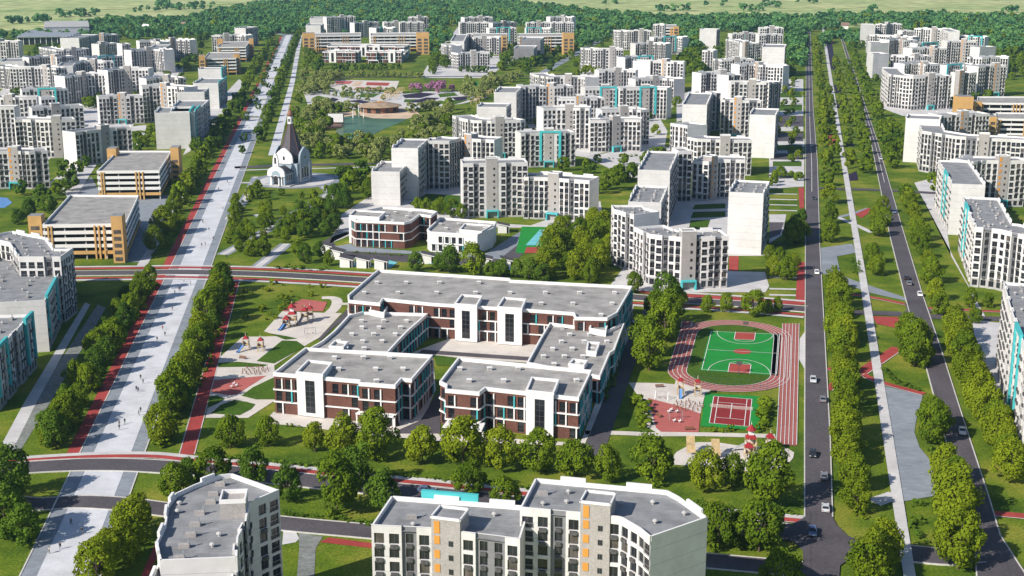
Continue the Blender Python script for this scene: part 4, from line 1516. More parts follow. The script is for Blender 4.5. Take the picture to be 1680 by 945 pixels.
B = Bld('small teal framed block in the middle of the left quarter', GL)
B.add(6, z7('c', [(250, 86), (430, 78), (640, 74), (775, 66)]), 13, fr=[zx('c', 440, 630)], tw=zx('c', 520))
B.done()
B = Bld('white block with an orange panelled stair tower near the blue pool', GL)
B.add(6, z7('c', [(-90, 792), (80, 787), (190, 788), (330, 792), (545, 780)]), 13, tw=zx('c', 145), tc='orange')
B.done()
B = Bld('far white block with a white gable behind the two small ochre garages', GL)
B.add(6, z7('b', [(1030, 405), (1130, 405), (1320, 400), (1420, 405)]), 13, tw=zx('b', 1200))
B.add(7, z7('b', [(1420, 322), (1560, 305)]), 16)
B.done()

# --- right quarter
B = Bld('large white block with a rounded front left corner, right of the twin roads', GR)
B.add(8, z7('i', [(330, 560), (345, 590), (410, 640), (540, 655), (690, 668), (900, 662), (1135, 655)]), 13, tw=zx('i', 905))
B.add(7, z7('i', [(590, 522), (750, 512), (830, 528), (1000, 520)]), 13, tw=zx('i', 790), tc='orange')
B.add(6, z7('i', [(1080, 540), (1250, 530), (1310, 540)]), 13, fr=[zx('i', 1085, 1245)])
B.add(7, z7('i', [(1250, 630), (1420, 620)]), 13, tw=zx('i', 1215), tc='orange')
B.add(8, z7('i', [(1440, 552), (1630, 542), (1760, 540)]), 13, tw=zx('i', 1655), tc='orange')
B.done()
B = Bld('block with two stepped grey gables beside the right hand road', GR)
B.add(7, z7('i', [(170, 385), (232, 410), (415, 402)]), 14, st='b')
B.add(8, z7('i', [(165, 260), (205, 285), (410, 278)]), 14, st='b')
B.add(6, z7('i', [(430, 425), (560, 428), (700, 432), (900, 425)]), 13, tw=zx('i', 730))
B.add(7, z7('i', [(415, 245), (520, 237), (590, 250), (735, 246)]), 13, tw=zx('i', 555), tc='orange')
B.done()
B = Bld('white block with a bright gable at the far end of the right hand road', GR)
B.add(8, z7('i', [(85, 60), (95, 72), (255, 72)]), 15, st='b')
B.add(8, z7('i', [(255, 62), (380, 66), (440, 62), (560, 62)]), 13, tw=zx('i', 410))
B.add(7, z7('i', [(155, 180), (200, 190), (350, 195), (680, 215)]), 13, tw=zx('i', 520))
B.done()
B = Bld('white block with teal roof panel inside the right quarter', GR)
B.add(7, z7('i', [(680, 345), (740, 342), (880, 338), (940, 342), (1075, 340)]), 13, tw=zx('i', 910), tc='orange')
B.add(6, z7('i', [(740, 290), (980, 280)]), 13, fr=[zx('i', 800, 970)])
B.done()
B = Bld('tall white block with beige stair tower in the right quarter', GR)
B.add(8, z7('i', [(1080, 262), (1240, 260), (1300, 262), (1410, 262)]), 13, tw=zx('i', 1270), tc='orange')
B.add(6, z7('i', [(1310, 442), (1480, 450), (1690, 442), (1780, 445)]), 13)
B.add(7, z7('i', [(1455, 332), (1640, 322)]), 13, st='b')
B.done()
B = Bld('farthest block of the right quarter with a curved white roof edge', GR)
B.add(8, z7('i', [(700, 112), (860, 118), (1000, 120), (1095, 150)]), 13, tw=zx('i', 930))
B.add(6, z7('i', [(1180, 192), (1320, 205), (1510, 214)]), 13, fr=[zx('i', 1330, 1480)])
B.add(6, z7('i', [(565, 142), (700, 140)]), 13)
B.done()
B = Bld('white block with rounded corner in front of the ochre garage at right', GR)
B.add(7, z7('j', [(370, 470), (400, 500), (470, 560), (505, 660), (700, 690), (900, 722), (1200, 742), (1540, 755), (1700, 765)]), 13, tw=zx('j', 1225))
B.add(8, z7('j', [(720, 530), (740, 480)]), 20)
B.add(8, z7('j', [(720, 480), (950, 470)]), 13)
B.add(7, z7('j', [(950, 475), (1050, 472), (1290, 462)]), 13, tw=zx('j', 1000), tc='orange')
B.done()
B = Bld('stepped block with teal bands on its long side at the right edge', GR)
B.add(7, [(1539, 262), (1562, 301)], 14.5, fr=[(1551, 1555)])
B.add(7, z7('p', [(1100, 245), (1250, 228), (1390, 232), (1530, 232), (1720, 232)]), 13, tw=zx('p', 1455), tc='orange')
B.add(7, [(1579, 322), (1600, 372), (1641, 376), (1700, 390)], 14.5, fr=[(1585, 1589)])
B.done()
B = Bld('white block cut by the right edge with a teal front strip', GR)
B.add(8, [(1646, 462), (1656, 500), (1666, 530), (1690, 590)], 14, fr=[(1668, 1676)])
B.done()

# ================================================================== SCHOOL, KINDERGARTEN
def school_window(w, h, fin):
    b = MB()
    y = .2
    b.face([(-w / 2, y + .03, 0), (w / 2, y + .03, 0), (w / 2, y + .03, h), (-w / 2, y + .03, h)], M['glass'])
    for (a0, c0, a1, c1) in ((-w / 2, 0, w / 2, .08), (-w / 2, h - .08, w / 2, h), (-w / 2, .08, -w / 2 + .08, h - .08), (w / 2 - .08, .08, w / 2, h - .08), (-w / 2 + .08, h * .35, w / 2 - .08, h * .35 + .07)):
        b.face([(a0, y, c0), (a1, y, c0), (a1, y, c1), (a0, y, c1)], M['frame'])
    if fin:
        m = M['teal'] if fin == 't' else M['trim']
        b.box((w / 2 + .2, -.14), .36, .5, -.3, h + .2, m)
    return b.mesh('school_window')


SW = {k: school_window(1.8, 2.85, k) for k in (None, 't', 'w')}


def brick_facade(mb, a, b, n, z0, floors, fh, zr, wm, rs, style, wins, bands):
    t = b - a
    Ln = t.length
    t = t / Ln
    mid = (a + b) / 2
    if (Vector((0, 0)) - mid).dot(n) < 0 or Ln < 2.4 or style == 'blank':
        mb.wall(a, b, z0, zr + .2, wm)
    else:
        nc = max(1, int(Ln / 2.7))
        pit = Ln / nc
        ang = math.atan2(t.y, t.x)

        def pt(x, z, d=0.0):
            return (a.x + t.x * x - n.x * d, a.y + t.y * x - n.y * d, z)
        for k in range(floors):
            f0 = z0 + k * fh
            f1 = f0 + fh
            run = 0
            for i in range(nc):
                x0, x1 = i * pit, (i + 1) * pit
                glazed = rs.random() < (.95 if style == 'dense' else .66)
                run = 0 if not glazed else run + 1
                if not glazed:
                    mb.face([pt(x0, f0), pt(x1, f0), pt(x1, f1), pt(x0, f1)], wm)
                    continue
                l, r, bo, to = (x0 + x1) / 2 - .9, (x0 + x1) / 2 + .9, f0 + .35, f0 + 3.2
                mb.face([pt(x0, f0), pt(x1, f0), pt(x1, bo), pt(x0, bo)], wm)
                mb.face([pt(x0, to), pt(x1, to), pt(x1, f1), pt(x0, f1)], wm)
                mb.face([pt(x0, bo), pt(l, bo), pt(l, to), pt(x0, to)], wm)
                mb.face([pt(r, bo), pt(x1, bo), pt(x1, to), pt(r, to)], wm)
                for q in ([pt(l, bo), pt(r, bo), pt(r, bo, .25), pt(l, bo, .25)], [pt(l, to, .25), pt(r, to, .25), pt(r, to), pt(l, to)],
                          [pt(l, bo), pt(l, bo, .25), pt(l, to, .25), pt(l, to)], [pt(r, bo, .25), pt(r, bo), pt(r, to), pt(r, to, .25)]):
                    mb.face(q, wm)
                fin = rs.choice(('t', 't', 'w')) if style == 'dense' else rs.choice((None, 'w', 'w', 't', 'w'))
                wins.append((SW[fin], pt((x0 + x1) / 2, bo), ang))
        mb.face([pt(0, z0 + floors * fh), pt(Ln, z0 + floors * fh), pt(Ln, zr + .2), pt(0, zr + .2)], wm)
    if floors > 1:
        for k in range(1, floors):
            o = mid + n * .12
            bands.box(o, Ln + .3, .5, z0 + k * fh - .16, z0 + k * fh + .2, M['trim'], math.atan2(t.y, t.x))


def rim(b, poly, z0, z1, w, m):
    """a raised kerb all round a counter-clockwise polygon"""
    n = len(poly)
    inn = []
    for i in range(n):
        t1 = (poly[i] - poly[i - 1]).normalized()
        t2 = (poly[(i + 1) % n] - poly[i]).normalized()
        n1, n2 = Vector((-t1.y, t1.x)), Vector((-t2.y, t2.x))
        s_ = n1 + n2
        s_ = s_.normalized() if s_.length > .2 else n1
        inn.append(poly[i] + s_ * w / max(.45, s_.dot(n1)))
    out = [p + (p - q).normalized() * .2 for p, q in zip(poly, inn)]
    for i in range(n):
        j = (i + 1) % n
        b.wall(out[i], out[j], z0, z1, m)
        b.wall(inn[i], inn[j], z0, z1, m)
        b.face([(*out[i], z1), (*out[j], z1), (*inn[j], z1), (*inn[i], z1)], m)


def ccw(q):
    a = sum(q[i - 1].x * q[i].y - q[i].x * q[i - 1].y for i in range(len(q)))
    return q if a > 0 else q[::-1]


sv = MB()
sv.box((0, 0), 1.3, 1.1, 0, .8, M['concrete'])
sv.box((0, 0), 1.5, 1.3, .803, 1.0, M['trim'])
SVENT = sv.mesh('roof_vent')


def school_section(root, pts, floors, fh, wm, rs, vents=True, east='dense', px=True, roofm='roof_light', vstep=9.0, dense=None):
    zr = floors * fh + .4
    q = ccw([P(x, y, zr + 1.0) for x, y in pts] if px else pts)
    mb, bands, wins = MB(), MB(), []
    for i in range(len(q)):
        a, b_ = q[i], q[(i + 1) % len(q)]
        t = (b_ - a).normalized()
        n = Vector((t.y, -t.x))
        st = dense or (east if n.x > .55 else 'mixed')
        brick_facade(mb, a, b_, n, 0.0, floors, fh, zr, wm, rs, st, wins, bands)
    mb.build('wall', root)
    if bands.v:
        bands.build('band', root)
    rb = MB()
    FOOT.append(q)
    rb.poly(q, zr, M[roofm])
    rb.build('roof', root)
    pb = MB()
    rim(pb, q, zr + .203, zr + 1.0, .38, M['trim'])
    rim(pb, q, zr - .1, zr + .2, .36, M['trim'])
    pb.build('parapet', root)
    if vents:
        xs, ys = [p.x for p in q], [p.y for p in q]
        y = min(ys) + 5
        row = 0
        while y < max(ys) - 4:
            x = min(xs) + 5 + (row % 2) * 3
            while x < max(xs) - 4:
                p = Vector((x, y))
                if inside(p, q, 2.5):
                    child('roof_vent', SVENT, root, (p.x, p.y, zr), rs.uniform(0, .3))
                x += vstep * rs.uniform(.85, 1.2)
            y += vstep * 1.2
            row += 1
    return wins, q, zr


def place_windows(root, wins, nmax=100):
    wins.sort(key=lambda w: dist(w[1]))
    for me, p, ang in wins[:nmax]:
        child('window', me, root, p, ang)
    if len(wins) > nmax:
        bm = bmesh.new()
        for me, p, ang in wins[nmax:]:
            b2 = bmesh.new()
            b2.from_mesh(me)
            b2.transform(Matrix.Translation(Vector(p) - Vector(root['_w'])) @ Matrix.Rotation(ang, 4, 'Z'))
            tmp = bpy.data.meshes.new('tmp')
            b2.to_mesh(tmp)
            names = [m.name for m in me.materials]
            off = [ORDER.index(n_) if n_ in ORDER else (ORDER.append(n_) or len(ORDER) - 1) for n_ in names]
            tmp.polygons.foreach_set('material_index', [off[p_.material_index] for p_ in tmp.polygons])
            bm.from_mesh(tmp)
            bpy.data.meshes.remove(tmp)
            b2.free()
        me = bpy.data.meshes.new('windows')
        bm.to_mesh(me)
        bm.free()
        for n_ in ORDER:
            me.materials.append(bpy.data.materials[n_])
        o = bpy.data.objects.new('windows', me)
        COL.objects.link(o)
        o.parent = root
        o['kind'] = 'stuff'


ORDER = []


def white_block(root, q, z0, z1, name='stair_block', glass=True, roofm='roof_light'):
    """a white block standing proud of the facade; q: front left, front right, back right, back left"""
    b = MB()
    b.prism(q, z0, z1 - .7, M['trim'], M[roofm])
    rim(b, ccw(q), z1 - .697, z1, .4, M['trim'])
    o = b.build(name, root)
    if glass:
        t = (q[1] - q[0])
        n = Vector((t.y, -t.x)).normalized()
        g = MB()
        a, c = q[0] + t * .32 + n * .04, q[0] + t * .68 + n * .04
        g.wall(a, c, z0 + 1.0, z1 - 2.3, M['glass'])
        for k in range(1, 6):
            z = z0 + 1.0 + (z1 - 3.3 - z0) * k / 6
            g.wall(a + n * .03, c + n * .03, z, z + .12, M['frame'])
        for s_ in (.32, .49, .67):
            p = q[0] + t * s_ + n * .07
            p2 = p + t.normalized() * .1
            g.wall(p, p2, z0 + 1.0, z1 - 2.3, M['frame'])
        g.build('window', root)


rs = random.Random(3)
c = P(740, 590)
school = thing('school', (c.x, c.y, 0), 'big brown brick school with white framed flat roofs round a front courtyard', 'school')
W = []
w_, q1, z1 = school_section(school, [(572, 492), (571, 484), (620, 442), (835, 456), (838, 459), (1037, 469), (1012, 512), (996, 521), (944, 520), (941, 512.5), (895, 509), (709, 497), (628, 489), (623, 497)], 3, 3.6, M['brick'], rs, vstep=12)
W += w_
w_, q2, z2 = school_section(school, [(449, 611), (589, 623), (589, 627), (648, 631.5), (658, 620), (675, 621.5), (709.5, 582), (501, 570)], 3, 3.6, M['brick'], rs)
W += w_
w_, q3, z3 = school_section(school, [(722, 625), (732, 630), (731, 638), (786, 643), (796, 635), (949, 652), (970, 607), (752, 586)], 3, 3.6, M['brick'], rs)
W += w_
w_, q4, z4 = school_section(school, [(506, 572), (529, 559), (548, 543), (562, 528), (572, 517), (595, 511), (701, 514), (670, 541), (655, 556), (636, 577)], 2, 3.6, M['brick'], rs, vstep=6.5)
W += w_
w_, q5, z5 = school_section(school, [(865, 594), (886, 556), (902, 529), (998, 541), (1018, 531), (1024, 530), (1007, 574), (1000, 578), (984, 617), (968, 613)], 2, 3.6, M['brick'], rs, vstep=6.5)
W += w_
place_windows(school, W, 100)
ZT = 13.2
for q in ([(486, 609.5), (529, 614.0), (545, 594), (505, 590)], [(863, 639.5), (908, 644.5), (917, 622), (872, 618)],
          [(746, 497.5), (782, 500.5), (791, 485), (757, 482.5)], [(816, 502.5), (856, 505.5), (863, 490), (826, 487)]):
    white_block(school, [P(x, y, ZT) for x, y in q], .3, ZT)
for q in ([(606, 508), (630, 513), (637, 500), (614, 497)], [(967, 538), (994, 543), (997, 530), (970, 527)]):
    white_block(school, [P(x, y, 9.5) for x, y in q], 7.6, 9.5, 'roof_box', False)
for q in ([(540, 567), (563, 569), (571, 560), (549, 558)], [(933, 596), (958, 599), (964, 591), (940, 588)], [(962, 575), (978, 577), (984, 561), (964, 560)]):
    white_block(school, [P(x, y, 9.2) for x, y in q], 7.6, 9.2, 'roof_box', False)
# entrance steps and low canopy
cb = MB()
for q in ([(583, 678), (645, 684), (652, 673), (600, 668)], [(726, 700), (790, 707), (796, 694), (735, 688)]):
    cb.prism([P(x, y, 3.2) for x, y in q], 2.9, 3.25, M['trim'], bottom=True)
    for x, y in q[:2]:
        cb.box(P(x, y, 3.2) + Vector((.3, .5)), .4, .4, 0, 2.9, M['trim'])
cb.build('entrance_canopy', school)

# the second school of the same design, far away
a0, a1 = P(449, 611, 12), P(949, 652, 12)
b0, b1 = P(523, 85, 12), P(664, 85.5, 12)
rz = math.atan2((b1 - b0).y, (b1 - b0).x) - math.atan2((a1 - a0).y, (a1 - a0).x)
mid_a, mid_b = (a0 + a1) / 2, (b0 + b1) / 2
off = Vector((c.x, c.y)) - mid_a
off.rotate(Matrix.Rotation(rz, 2))
loc = mid_b + off
far_school = copy_tree(school, (loc.x, loc.y, 0), rz, 'far brown school with white stair blocks in front of the two ochre garages')

# --- kindergarten
c = P(690, 395)
kg = thing('kindergarten', (c.x, c.y, 0), 'small kindergarten, brown brick left half joined to a white right half', 'kindergarten')
W = []
w_, q1, z1 = school_section(kg, [(574, 355), (580, 346), (599, 344.5), (627, 339), (694, 343), (717, 346.5), (707, 353.5), (688, 351), (674, 362), (663, 364.5), (583, 361)], 3, 3.5, M['brick'], rs, vstep=8, east='blank')
W += w_
w_, q2, z2 = school_section(kg, [(701, 376), (706, 380), (783, 384.5), (808, 374), (814, 363.5), (722, 356.5)], 2, 3.7, M['trim'], rs, vstep=8, east='blank')
W += w_
place_windows(kg, W)
white_block(kg, [P(x, y, 12.6) for x, y in [(573, 353), (622, 356), (633, 347), (582, 344)]], 10.9, 12.6, 'roof_box', False)
wb = MB()
wb.prism([P(x, y, 11.4) for x, y in [(572, 357.5), (584, 358.5), (587, 353), (575, 352)]], 0, 11.4, M['trim'])
wb.build('white_wing', kg)
white_block(kg, [P(x, y, 9.4) for x, y in [(754, 376), (790, 379.5), (808, 369), (762, 366)]], 7.8, 9.4, 'roof_box', False)
pv = MB()
pv.box((0, 0), 6.0, 4.0, 0, 0.12, M['court_blue'])
wl = [(-2.6, -2), (2.6, -2), (2.6, 2), (-2.6, 2)]
pav = thing('garden_shelter', (0, 0, 0), '', 'shelter', 'white garden shelters round the kindergarten')
s1 = MB()
for a_, b_, h0, h1 in (((-2.6, -2), (1.4, -2), 3.0, 2.3), ((-2.6, 2), (2.6, 2), 3.0, 2.2), ((-2.6, -2), (-2.6, 2), 3.0, 3.0), ((2.6, .4), (2.6, 2), 2.2, 2.2)):
    s1.face([(*a_, 0), (*b_, 0), (*b_, h1), (*a_, h0)], M['trim'])
s1.build('wall', pav)
s2 = MB()
s2.face([(-2.9, -2.4, 3.12), (3.0, -2.4, 2.25), (3.0, 2.4, 2.25), (-2.9, 2.4, 3.12)], M['asphalt'])
for a_, b_ in (((-2.9, -2.4, 3.12), (3.0, -2.4, 2.25)), ((3.0, -2.4, 2.25), (3.0, 2.4, 2.25)), ((3.0, 2.4, 2.25), (-2.9, 2.4, 3.12)), ((-2.9, 2.4, 3.12), (-2.9, -2.4, 3.12))):
    s2.face([a_, b_, (b_[0], b_[1], b_[2] - .25), (a_[0], a_[1], a_[2] - .25)], M['trim'])
s2.build('roof', pav)
s3 = MB()
for x, y in ((2.5, -2), (1.4, -2)):
    s3.box((x, y), .15, .15, 0, 2.3, M['trim'])
s3.build('post', pav)
SH = [(538, 415, 'leftmost white garden shelter with a dark sloping roof, behind its row'), (555, 424, 'white garden shelter left of the row of three by the kindergarten'),
      (570, 437, 'first white garden shelter of the row of three below the brown half'), (597, 438, 'middle white garden shelter of the row of three below the brown half'),
      (626, 440, 'last white garden shelter of the row of three below the brown half'), (703, 431, 'white garden shelter below the joint of the two halves'),
      (797, 436, 'white garden shelter half hidden by trees below the white half'), (832, 439, 'white garden shelter by the bend of the kindergarten drive'),
      (826, 381, 'white garden shelter right of the white half, near the small green court')]
for k, (x, y, lb) in enumerate(SH):
    p = P(x, y)
    if k == 0:
        pav.location = (p.x, p.y, 0)
        pav['label'] = lb
        pav.scale = (1.0, 1.15, 1.5)
        pav.rotation_euler.z = -.15
    else:
        copy_tree(pav, (p.x, p.y, 0), -.15 + .02 * k, lb)


# ================================================================== GARAGES
def garage(label, pts, H, levels, towers, group='ochre and white parking garages', face='white'):
    q = [P(x, y, H) for x, y in pts]
    q = ccw(q)
    FOOT.append(q)
    ctr = sum(q, Vector((0, 0))) / len(q)
    root = thing('parking_garage', (ctr.x, ctr.y, 0), label, 'garage', group)
    dh = (H - 1.0) / levels
    inn = [p + (ctr - p) * .35 for p in q]
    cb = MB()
    cb.prism([p + (ctr - p) * .12 for p in q], 0, H - 1.3, M['dark'])  # near-black box added inside, painting the shade between the sunlit decks
    cb.build('shade_core', root)
    for k in range(1, levels + 1):
        z = k * dh
        b = MB()
        b.prism(q, z - .3, z, M['concrete'], M['roof_light'] if k == levels else M['concrete'], bottom=True)
        rim(b, q, z - .55, z + .9, .25, M['ochre'] if k == 1 else M['trim'])
        b.build('deck', root)
    pb = MB()
    for i in range(len(q)):
        a, b_ = q[i], q[(i + 1) % len(q)]
        n = max(2, int((b_ - a).length / 8))
        for k in range(n):
            p = a + (b_ - a) * (k / n)
            p = p + (ctr - p).normalized() * .9
            pb.box(p, .5, .5, 0, H - 1.2, M['concrete'])
    pb.build('columns', root)
    a, b_ = q[0], q[1]
    t = (b_ - a)
    n = Vector((t.y, -t.x)).normalized()
    for s_ in (.06, .1, .62, .67, .73):
        lb = MB()
        lb.box(a + t * s_ + n * .35, .7, .3, .2, H - .8, M['ochre'], math.atan2(t.y, t.x))
        lb.build('facade_strip', root)
    for (x, y, w, d, ht) in towers:
        p = P(x, y, ht)
        ang = math.atan2(t.y, t.x)
        b = MB()
        b.box(p, w, d, 0, ht, M['ochre'], ang, mtop=M['roof'])
        o = b.build('stair_tower', root)
        g = MB()
        nn, tt = n, t.normalized()
        nc = 1 if w < 8 else 2
        for k in range(levels):
            for i in range(nc):
                cx = (i - (nc - 1) / 2) * w / nc
                pp = p + nn * (d / 2 + .04) + tt * cx
                g.wall(pp - tt * (w / nc * .33), pp + tt * (w / nc * .33), k * dh + .8, k * dh + dh - .4, M['pane_warm'])
        g.build('tower_glazing', root)


garage('nearest garage with ochre stair towers, left of the promenade above the cross road', [(70, 368), (206, 366), (227, 320), (115, 319)], 15.5, 5, [(193, 352, 4.6, 6.5, 20), (59, 352, 5.5, 6, 18.5)])
garage('grey roofed garage behind the nearest one, with an ochre tower at its back corner', [(159, 280), (261, 279), (281, 247), (193, 247)], 15.5, 5, [(288, 240, 4.5, 9, 21), (185, 242, 5, 8, 19)])
garage('small far garage with an ochre tower on its left, beside the promenade', [(334, 96), (387, 95), (394, 85), (343, 85.5)], 17, 5, [(331, 90, 6, 8, 21), (388, 88, 6, 8, 20)])
garage('smallest farthest garage on the left, just behind another small one', [(356, 77), (403, 76.5), (410, 67), (364, 68)], 17, 5, [(412, 63, 5, 9, 22), (361, 63, 6, 9, 22)])
garage('long white striped garage with an ochre tower at its left end, behind the far school', [(514, 58.5), (592, 57.5), (592, 53), (514, 54)], 20, 5, [(506, 53.5, 14, 12, 25)])
garage('long white striped garage with an ochre tower at its right end, behind the far school', [(608, 58), (684, 57.5), (684, 53), (608, 53.5)], 20, 5, [(693, 52.5, 15, 12, 26)])
garage('striped garage with a tall ochre tower standing right of the grey gable block', [(849, 59), (924, 58.5), (924, 54), (849, 54.5)], 20, 5, [(932, 53, 13, 12, 26)])
garage('striped garage with ochre right side hidden behind the rounded corner block', [(775, 59), (832, 58.5), (832, 54), (775, 54.5)], 20, 5, [(827, 58, 6, 8, 21)])
garage('far white garage with an ochre right corner behind the curved far block', [(1089, 45), (1107, 45), (1110, 40), (1090, 40)], 20, 5, [(1109, 43, 7, 8, 22)])
garage('large striped garage with a stepped ochre tower at the right edge', [(1604, 168), (1700, 169), (1700, 158), (1604, 158)], 20, 5, [(1581, 157, 11, 12, 27), (1598, 165, 9, 10, 22)])
garage('striped garage with a narrow ochre end wall, lower of two at the right edge', [(1634, 194), (1710, 195), (1710, 185), (1634, 184)], 17, 5, [(1627, 190, 4.5, 10, 19)])

# --- sports hall far left
q = ccw([P(x, y, 11) for x, y in [(27, 60), (113, 59), (149, 47), (76, 46), (47, 50)]])
ctr = sum(q, Vector((0, 0))) / len(q)
hall = thing('sports_hall', (ctr.x, ctr.y, 0), 'low far hall with a wide pale grey roof and a dark glass front', 'hall')
b = MB()
b.prism([p + (ctr - p) * .03 for p in q], 0, 9.6, M['glass'])
b.build('glass_wall', hall)
b = MB()
b.prism(q, 9.603, 11, M['metal'], bottom=True)
b.build('roof', hall)
b = MB()
for i in range(len(q)):
    a, b_ = q[i], q[(i + 1) % len(q)]
    n = max(2, int((b_ - a).length / 7))
    for k in range(n):
        p = a + (b_ - a) * (k / n)
        p = p + (ctr - p) * .026
        b.box(p, .6, .6, 0, 9.59, M['trim'])
b.build('mullions', hall)
q2 = ccw([P(x, y, 17) for x, y in [(73, 44), (146, 43), (144, 34), (73, 35)]])
ctr = sum(q2, Vector((0, 0))) / len(q2)
hall2 = thing('sports_hall', (ctr.x, ctr.y, 0), 'taller plain grey hall directly behind the glass fronted one', 'hall')
b = MB()
b.prism(q2, 0, 16.2, M['metal'])
b.build('wall', hall2)
b = MB()
b.prism([p + (p - ctr).normalized() * 1.0 for p in q2], 16.203, 17, M['concrete'], bottom=True)
b.build('roof', hall2)

# ================================================================== CHURCH
fr = P(455, 305)
bk = P(500, 291)
ax = (Vector(bk) - Vector(fr)).normalized()        # from porch to altar
ang = math.atan2(ax.y, ax.x)
cm = Vector(fr) + ax * 16.5
church = thing('church', (cm.x, cm.y, 0), 'pale blue church with a dark tented spire and small copper onion dome', 'church')


def cp(x, y):
    """church plan: x along the axis (0 = main body), y to the left of it"""
    return cm + ax * x + Vector((-ax.y, ax.x)) * y


def cbox(b, x0, x1, y0, y1, z0, z1, m, mt=None):
    b.prism([cp(x0, y0), cp(x1, y0), cp(x1, y1), cp(x0, y1)], z0, z1, m, mt, bottom=True)


b = MB()
cbox(b, -7, 7, -7, 7, 0.6, 10.5, M['church'])
cbox(b, -15, -7.003, -4.6, 4.6, 0.6, 7.0, M['church'])
cbox(b, 7.003, 11, -4, 4, 0.6, 7.0, M['church'])
b.build('wall', church)
b = MB()
cbox(b, -15.4, 11.4, -7.5, 7.5, 0, 0.6, M['plinth'])
for k in range(4):
    cbox(b, -16.4 - k * .5, -15.403 - k * .5 - (0 if k else 0), -2.6, 2.6, 0, .6 - k * .15, M['plinth'])
b.build('plinth', church)


def gable(x, y, dirx, w, z0, zt, name, wm='trim', depth=.9):
    """an ogee topped gable wall; dirx: True if it faces along the axis"""
    prof = [(-w / 2, z0), (w / 2, z0), (w / 2, z0 + (zt - z0) * .22)]
    n = 12
    for k in range(n + 1):
        a_ = math.pi * k / n
        xx = math.cos(a_) * w * .5 * (.55 + .45 * abs(math.cos(a_)))
        prof.append((xx, z0 + (zt - z0) * (.3 + .62 * math.sin(a_) ** .8) + (zt - z0) * .08 * math.sin(a_) ** 8))
    prof.append((-w / 2, z0 + (zt - z0) * .22))
    b = MB()
    A, Bk = [], []
    for px_, z in prof:
        p0 = cp(x, y + px_) if dirx else cp(x + px_, y)
        p1 = cp(x + depth, y + px_) if dirx else cp(x + px_, y + depth)
        A.append((p0.x, p0.y, z))
        Bk.append((p1.x, p1.y, z))
    m = M[wm]
    vs = [Vector(p) for p in A]
    for t_ in tessellate_polygon([vs]):
        b.face([A[i] for i in t_], m)
        b.face([Bk[i] for i in t_[::-1]], m)
    for i in range(len(A)):
        j = (i + 1) % len(A)
        b.face([A[i], A[j], Bk[j], Bk[i]], m)
    b.build(name, church)


gable(-7.5, 0, True, 9.6, 10.3, 18.4, 'gable')
gable(6.6, 0, True, 9.6, 10.3, 18.4, 'gable')
gable(0, -7.5, False, 9.6, 10.3, 18.4, 'gable', 'church')  # side gables take the blue wall colour to paint in their shade
gable(0, 6.6, False, 9.6, 10.3, 18.4, 'gable', 'church')
gable(-15.5, 0, True, 9.6, 5.0, 10.5, 'porch_gable')
gable(-15.5, 0, True, 3.0, 9.9, 17.0, 'bell_gable')
b = MB()
for s_ in (-1, 1):
    a0, a1, a2, a3 = cp(-15.2, 5.2 * s_), cp(-7.1, 5.2 * s_), cp(-7.1, 0), cp(-15.2, 0)
    b.face([(*a0, 6.6), (*a1, 6.6), (*a2, 9.6), (*a3, 9.6)], M['slate'])
for s_ in (-1, 1):                                   # cross roofs behind the gables
    for a_, b_ in (((-7, 0), (7, 0)), ((0, -7), (0, 7))):
        along_x = a_[1] == 0
        off_ = 4.4 * s_
        p = [cp(a_[0] * .97, a_[1] + off_), cp(b_[0] * .97, b_[1] + off_)] if along_x else [cp(a_[0] + off_, a_[1] * .97), cp(b_[0] + off_, b_[1] * .97)]
        r_ = [cp(b_[0] * .97, 0), cp(a_[0] * .97, 0)] if along_x else [cp(0, b_[1] * .97), cp(0, a_[1] * .97)]
        b.face([(*p[0], 11.2), (*p[1], 11.2), (*r_[0], 17.2), (*r_[1], 17.2)], M['slate'])
b.build('roof', church)
b = MB()
b.cone(cm, 6.7, 1.2, 12.6, 30.0, M['slate'], 8, a0=ang + math.pi / 8)
for k in range(8):
    a_ = ang + math.pi / 8 + k * math.pi / 4
    b.bar((cm.x + 6.7 * math.cos(a_), cm.y + 6.7 * math.sin(a_), 12.65), (cm.x + 1.2 * math.cos(a_), cm.y + 1.2 * math.sin(a_), 30.05), .16, M['copper'])
b.build('spire', church)
b = MB()
b.cone(cm, 1.4, 1.3, 29.9, 33.6, M['trim'], 16)
for k in range(4):
    a_ = ang + k * math.pi / 2
    b.box((cm.x + 1.32 * math.cos(a_), cm.y + 1.32 * math.sin(a_)), .2, .8, 31.0, 32.6, M['glass'], a_)
b.build('drum', church)
b = MB()
prof = [(.9, 33.6), (1.4, 34.2), (1.5, 34.8), (1.2, 35.6), (.7, 36.4), (.35, 37.0), (.12, 37.8)]
for (r0, za), (r1, zb) in zip(prof[:-1], prof[1:]):
    b.cone(cm, r0, r1, za, zb, M['copper'], 14)
b.build('onion_dome', church)
b = MB()
b.box(cm, .14, .14, 37.7, 40.2, M['ochre'])
b.box(cm, .14, 1.2, 39.2, 39.34, M['ochre'], ang)
b.build('cross', church)


def arch_window(x, y, facing, w, z0, z1, name='window', m='glass'):
    b = MB()
    n = 8
    pts = [(-w / 2, z0), (w / 2, z0), (w / 2, z1 - w / 2)] + [(w / 2 * math.cos(k * math.pi / n), z1 - w / 2 + w / 2 * math.sin(k * math.pi / n)) for k in range(1, n)] + [(-w / 2, z1 - w / 2)]
    for grow, mm, d in ((1.35, 'trim', .06), (1.0, m, .1)):
        A = []
        for px_, z in pts:
            zz = (z0 + z1) / 2 + (z - (z0 + z1) / 2) * (1 + (grow - 1) * .4)
            p = {'f': cp(x - d, y + px_ * grow), 'r': cp(x + px_ * grow, y - d), 'l': cp(x + px_ * grow, y + d)}[facing]
            A.append((p.x, p.y, zz))
        b.face(A, M[mm])
    b.build(name, church)


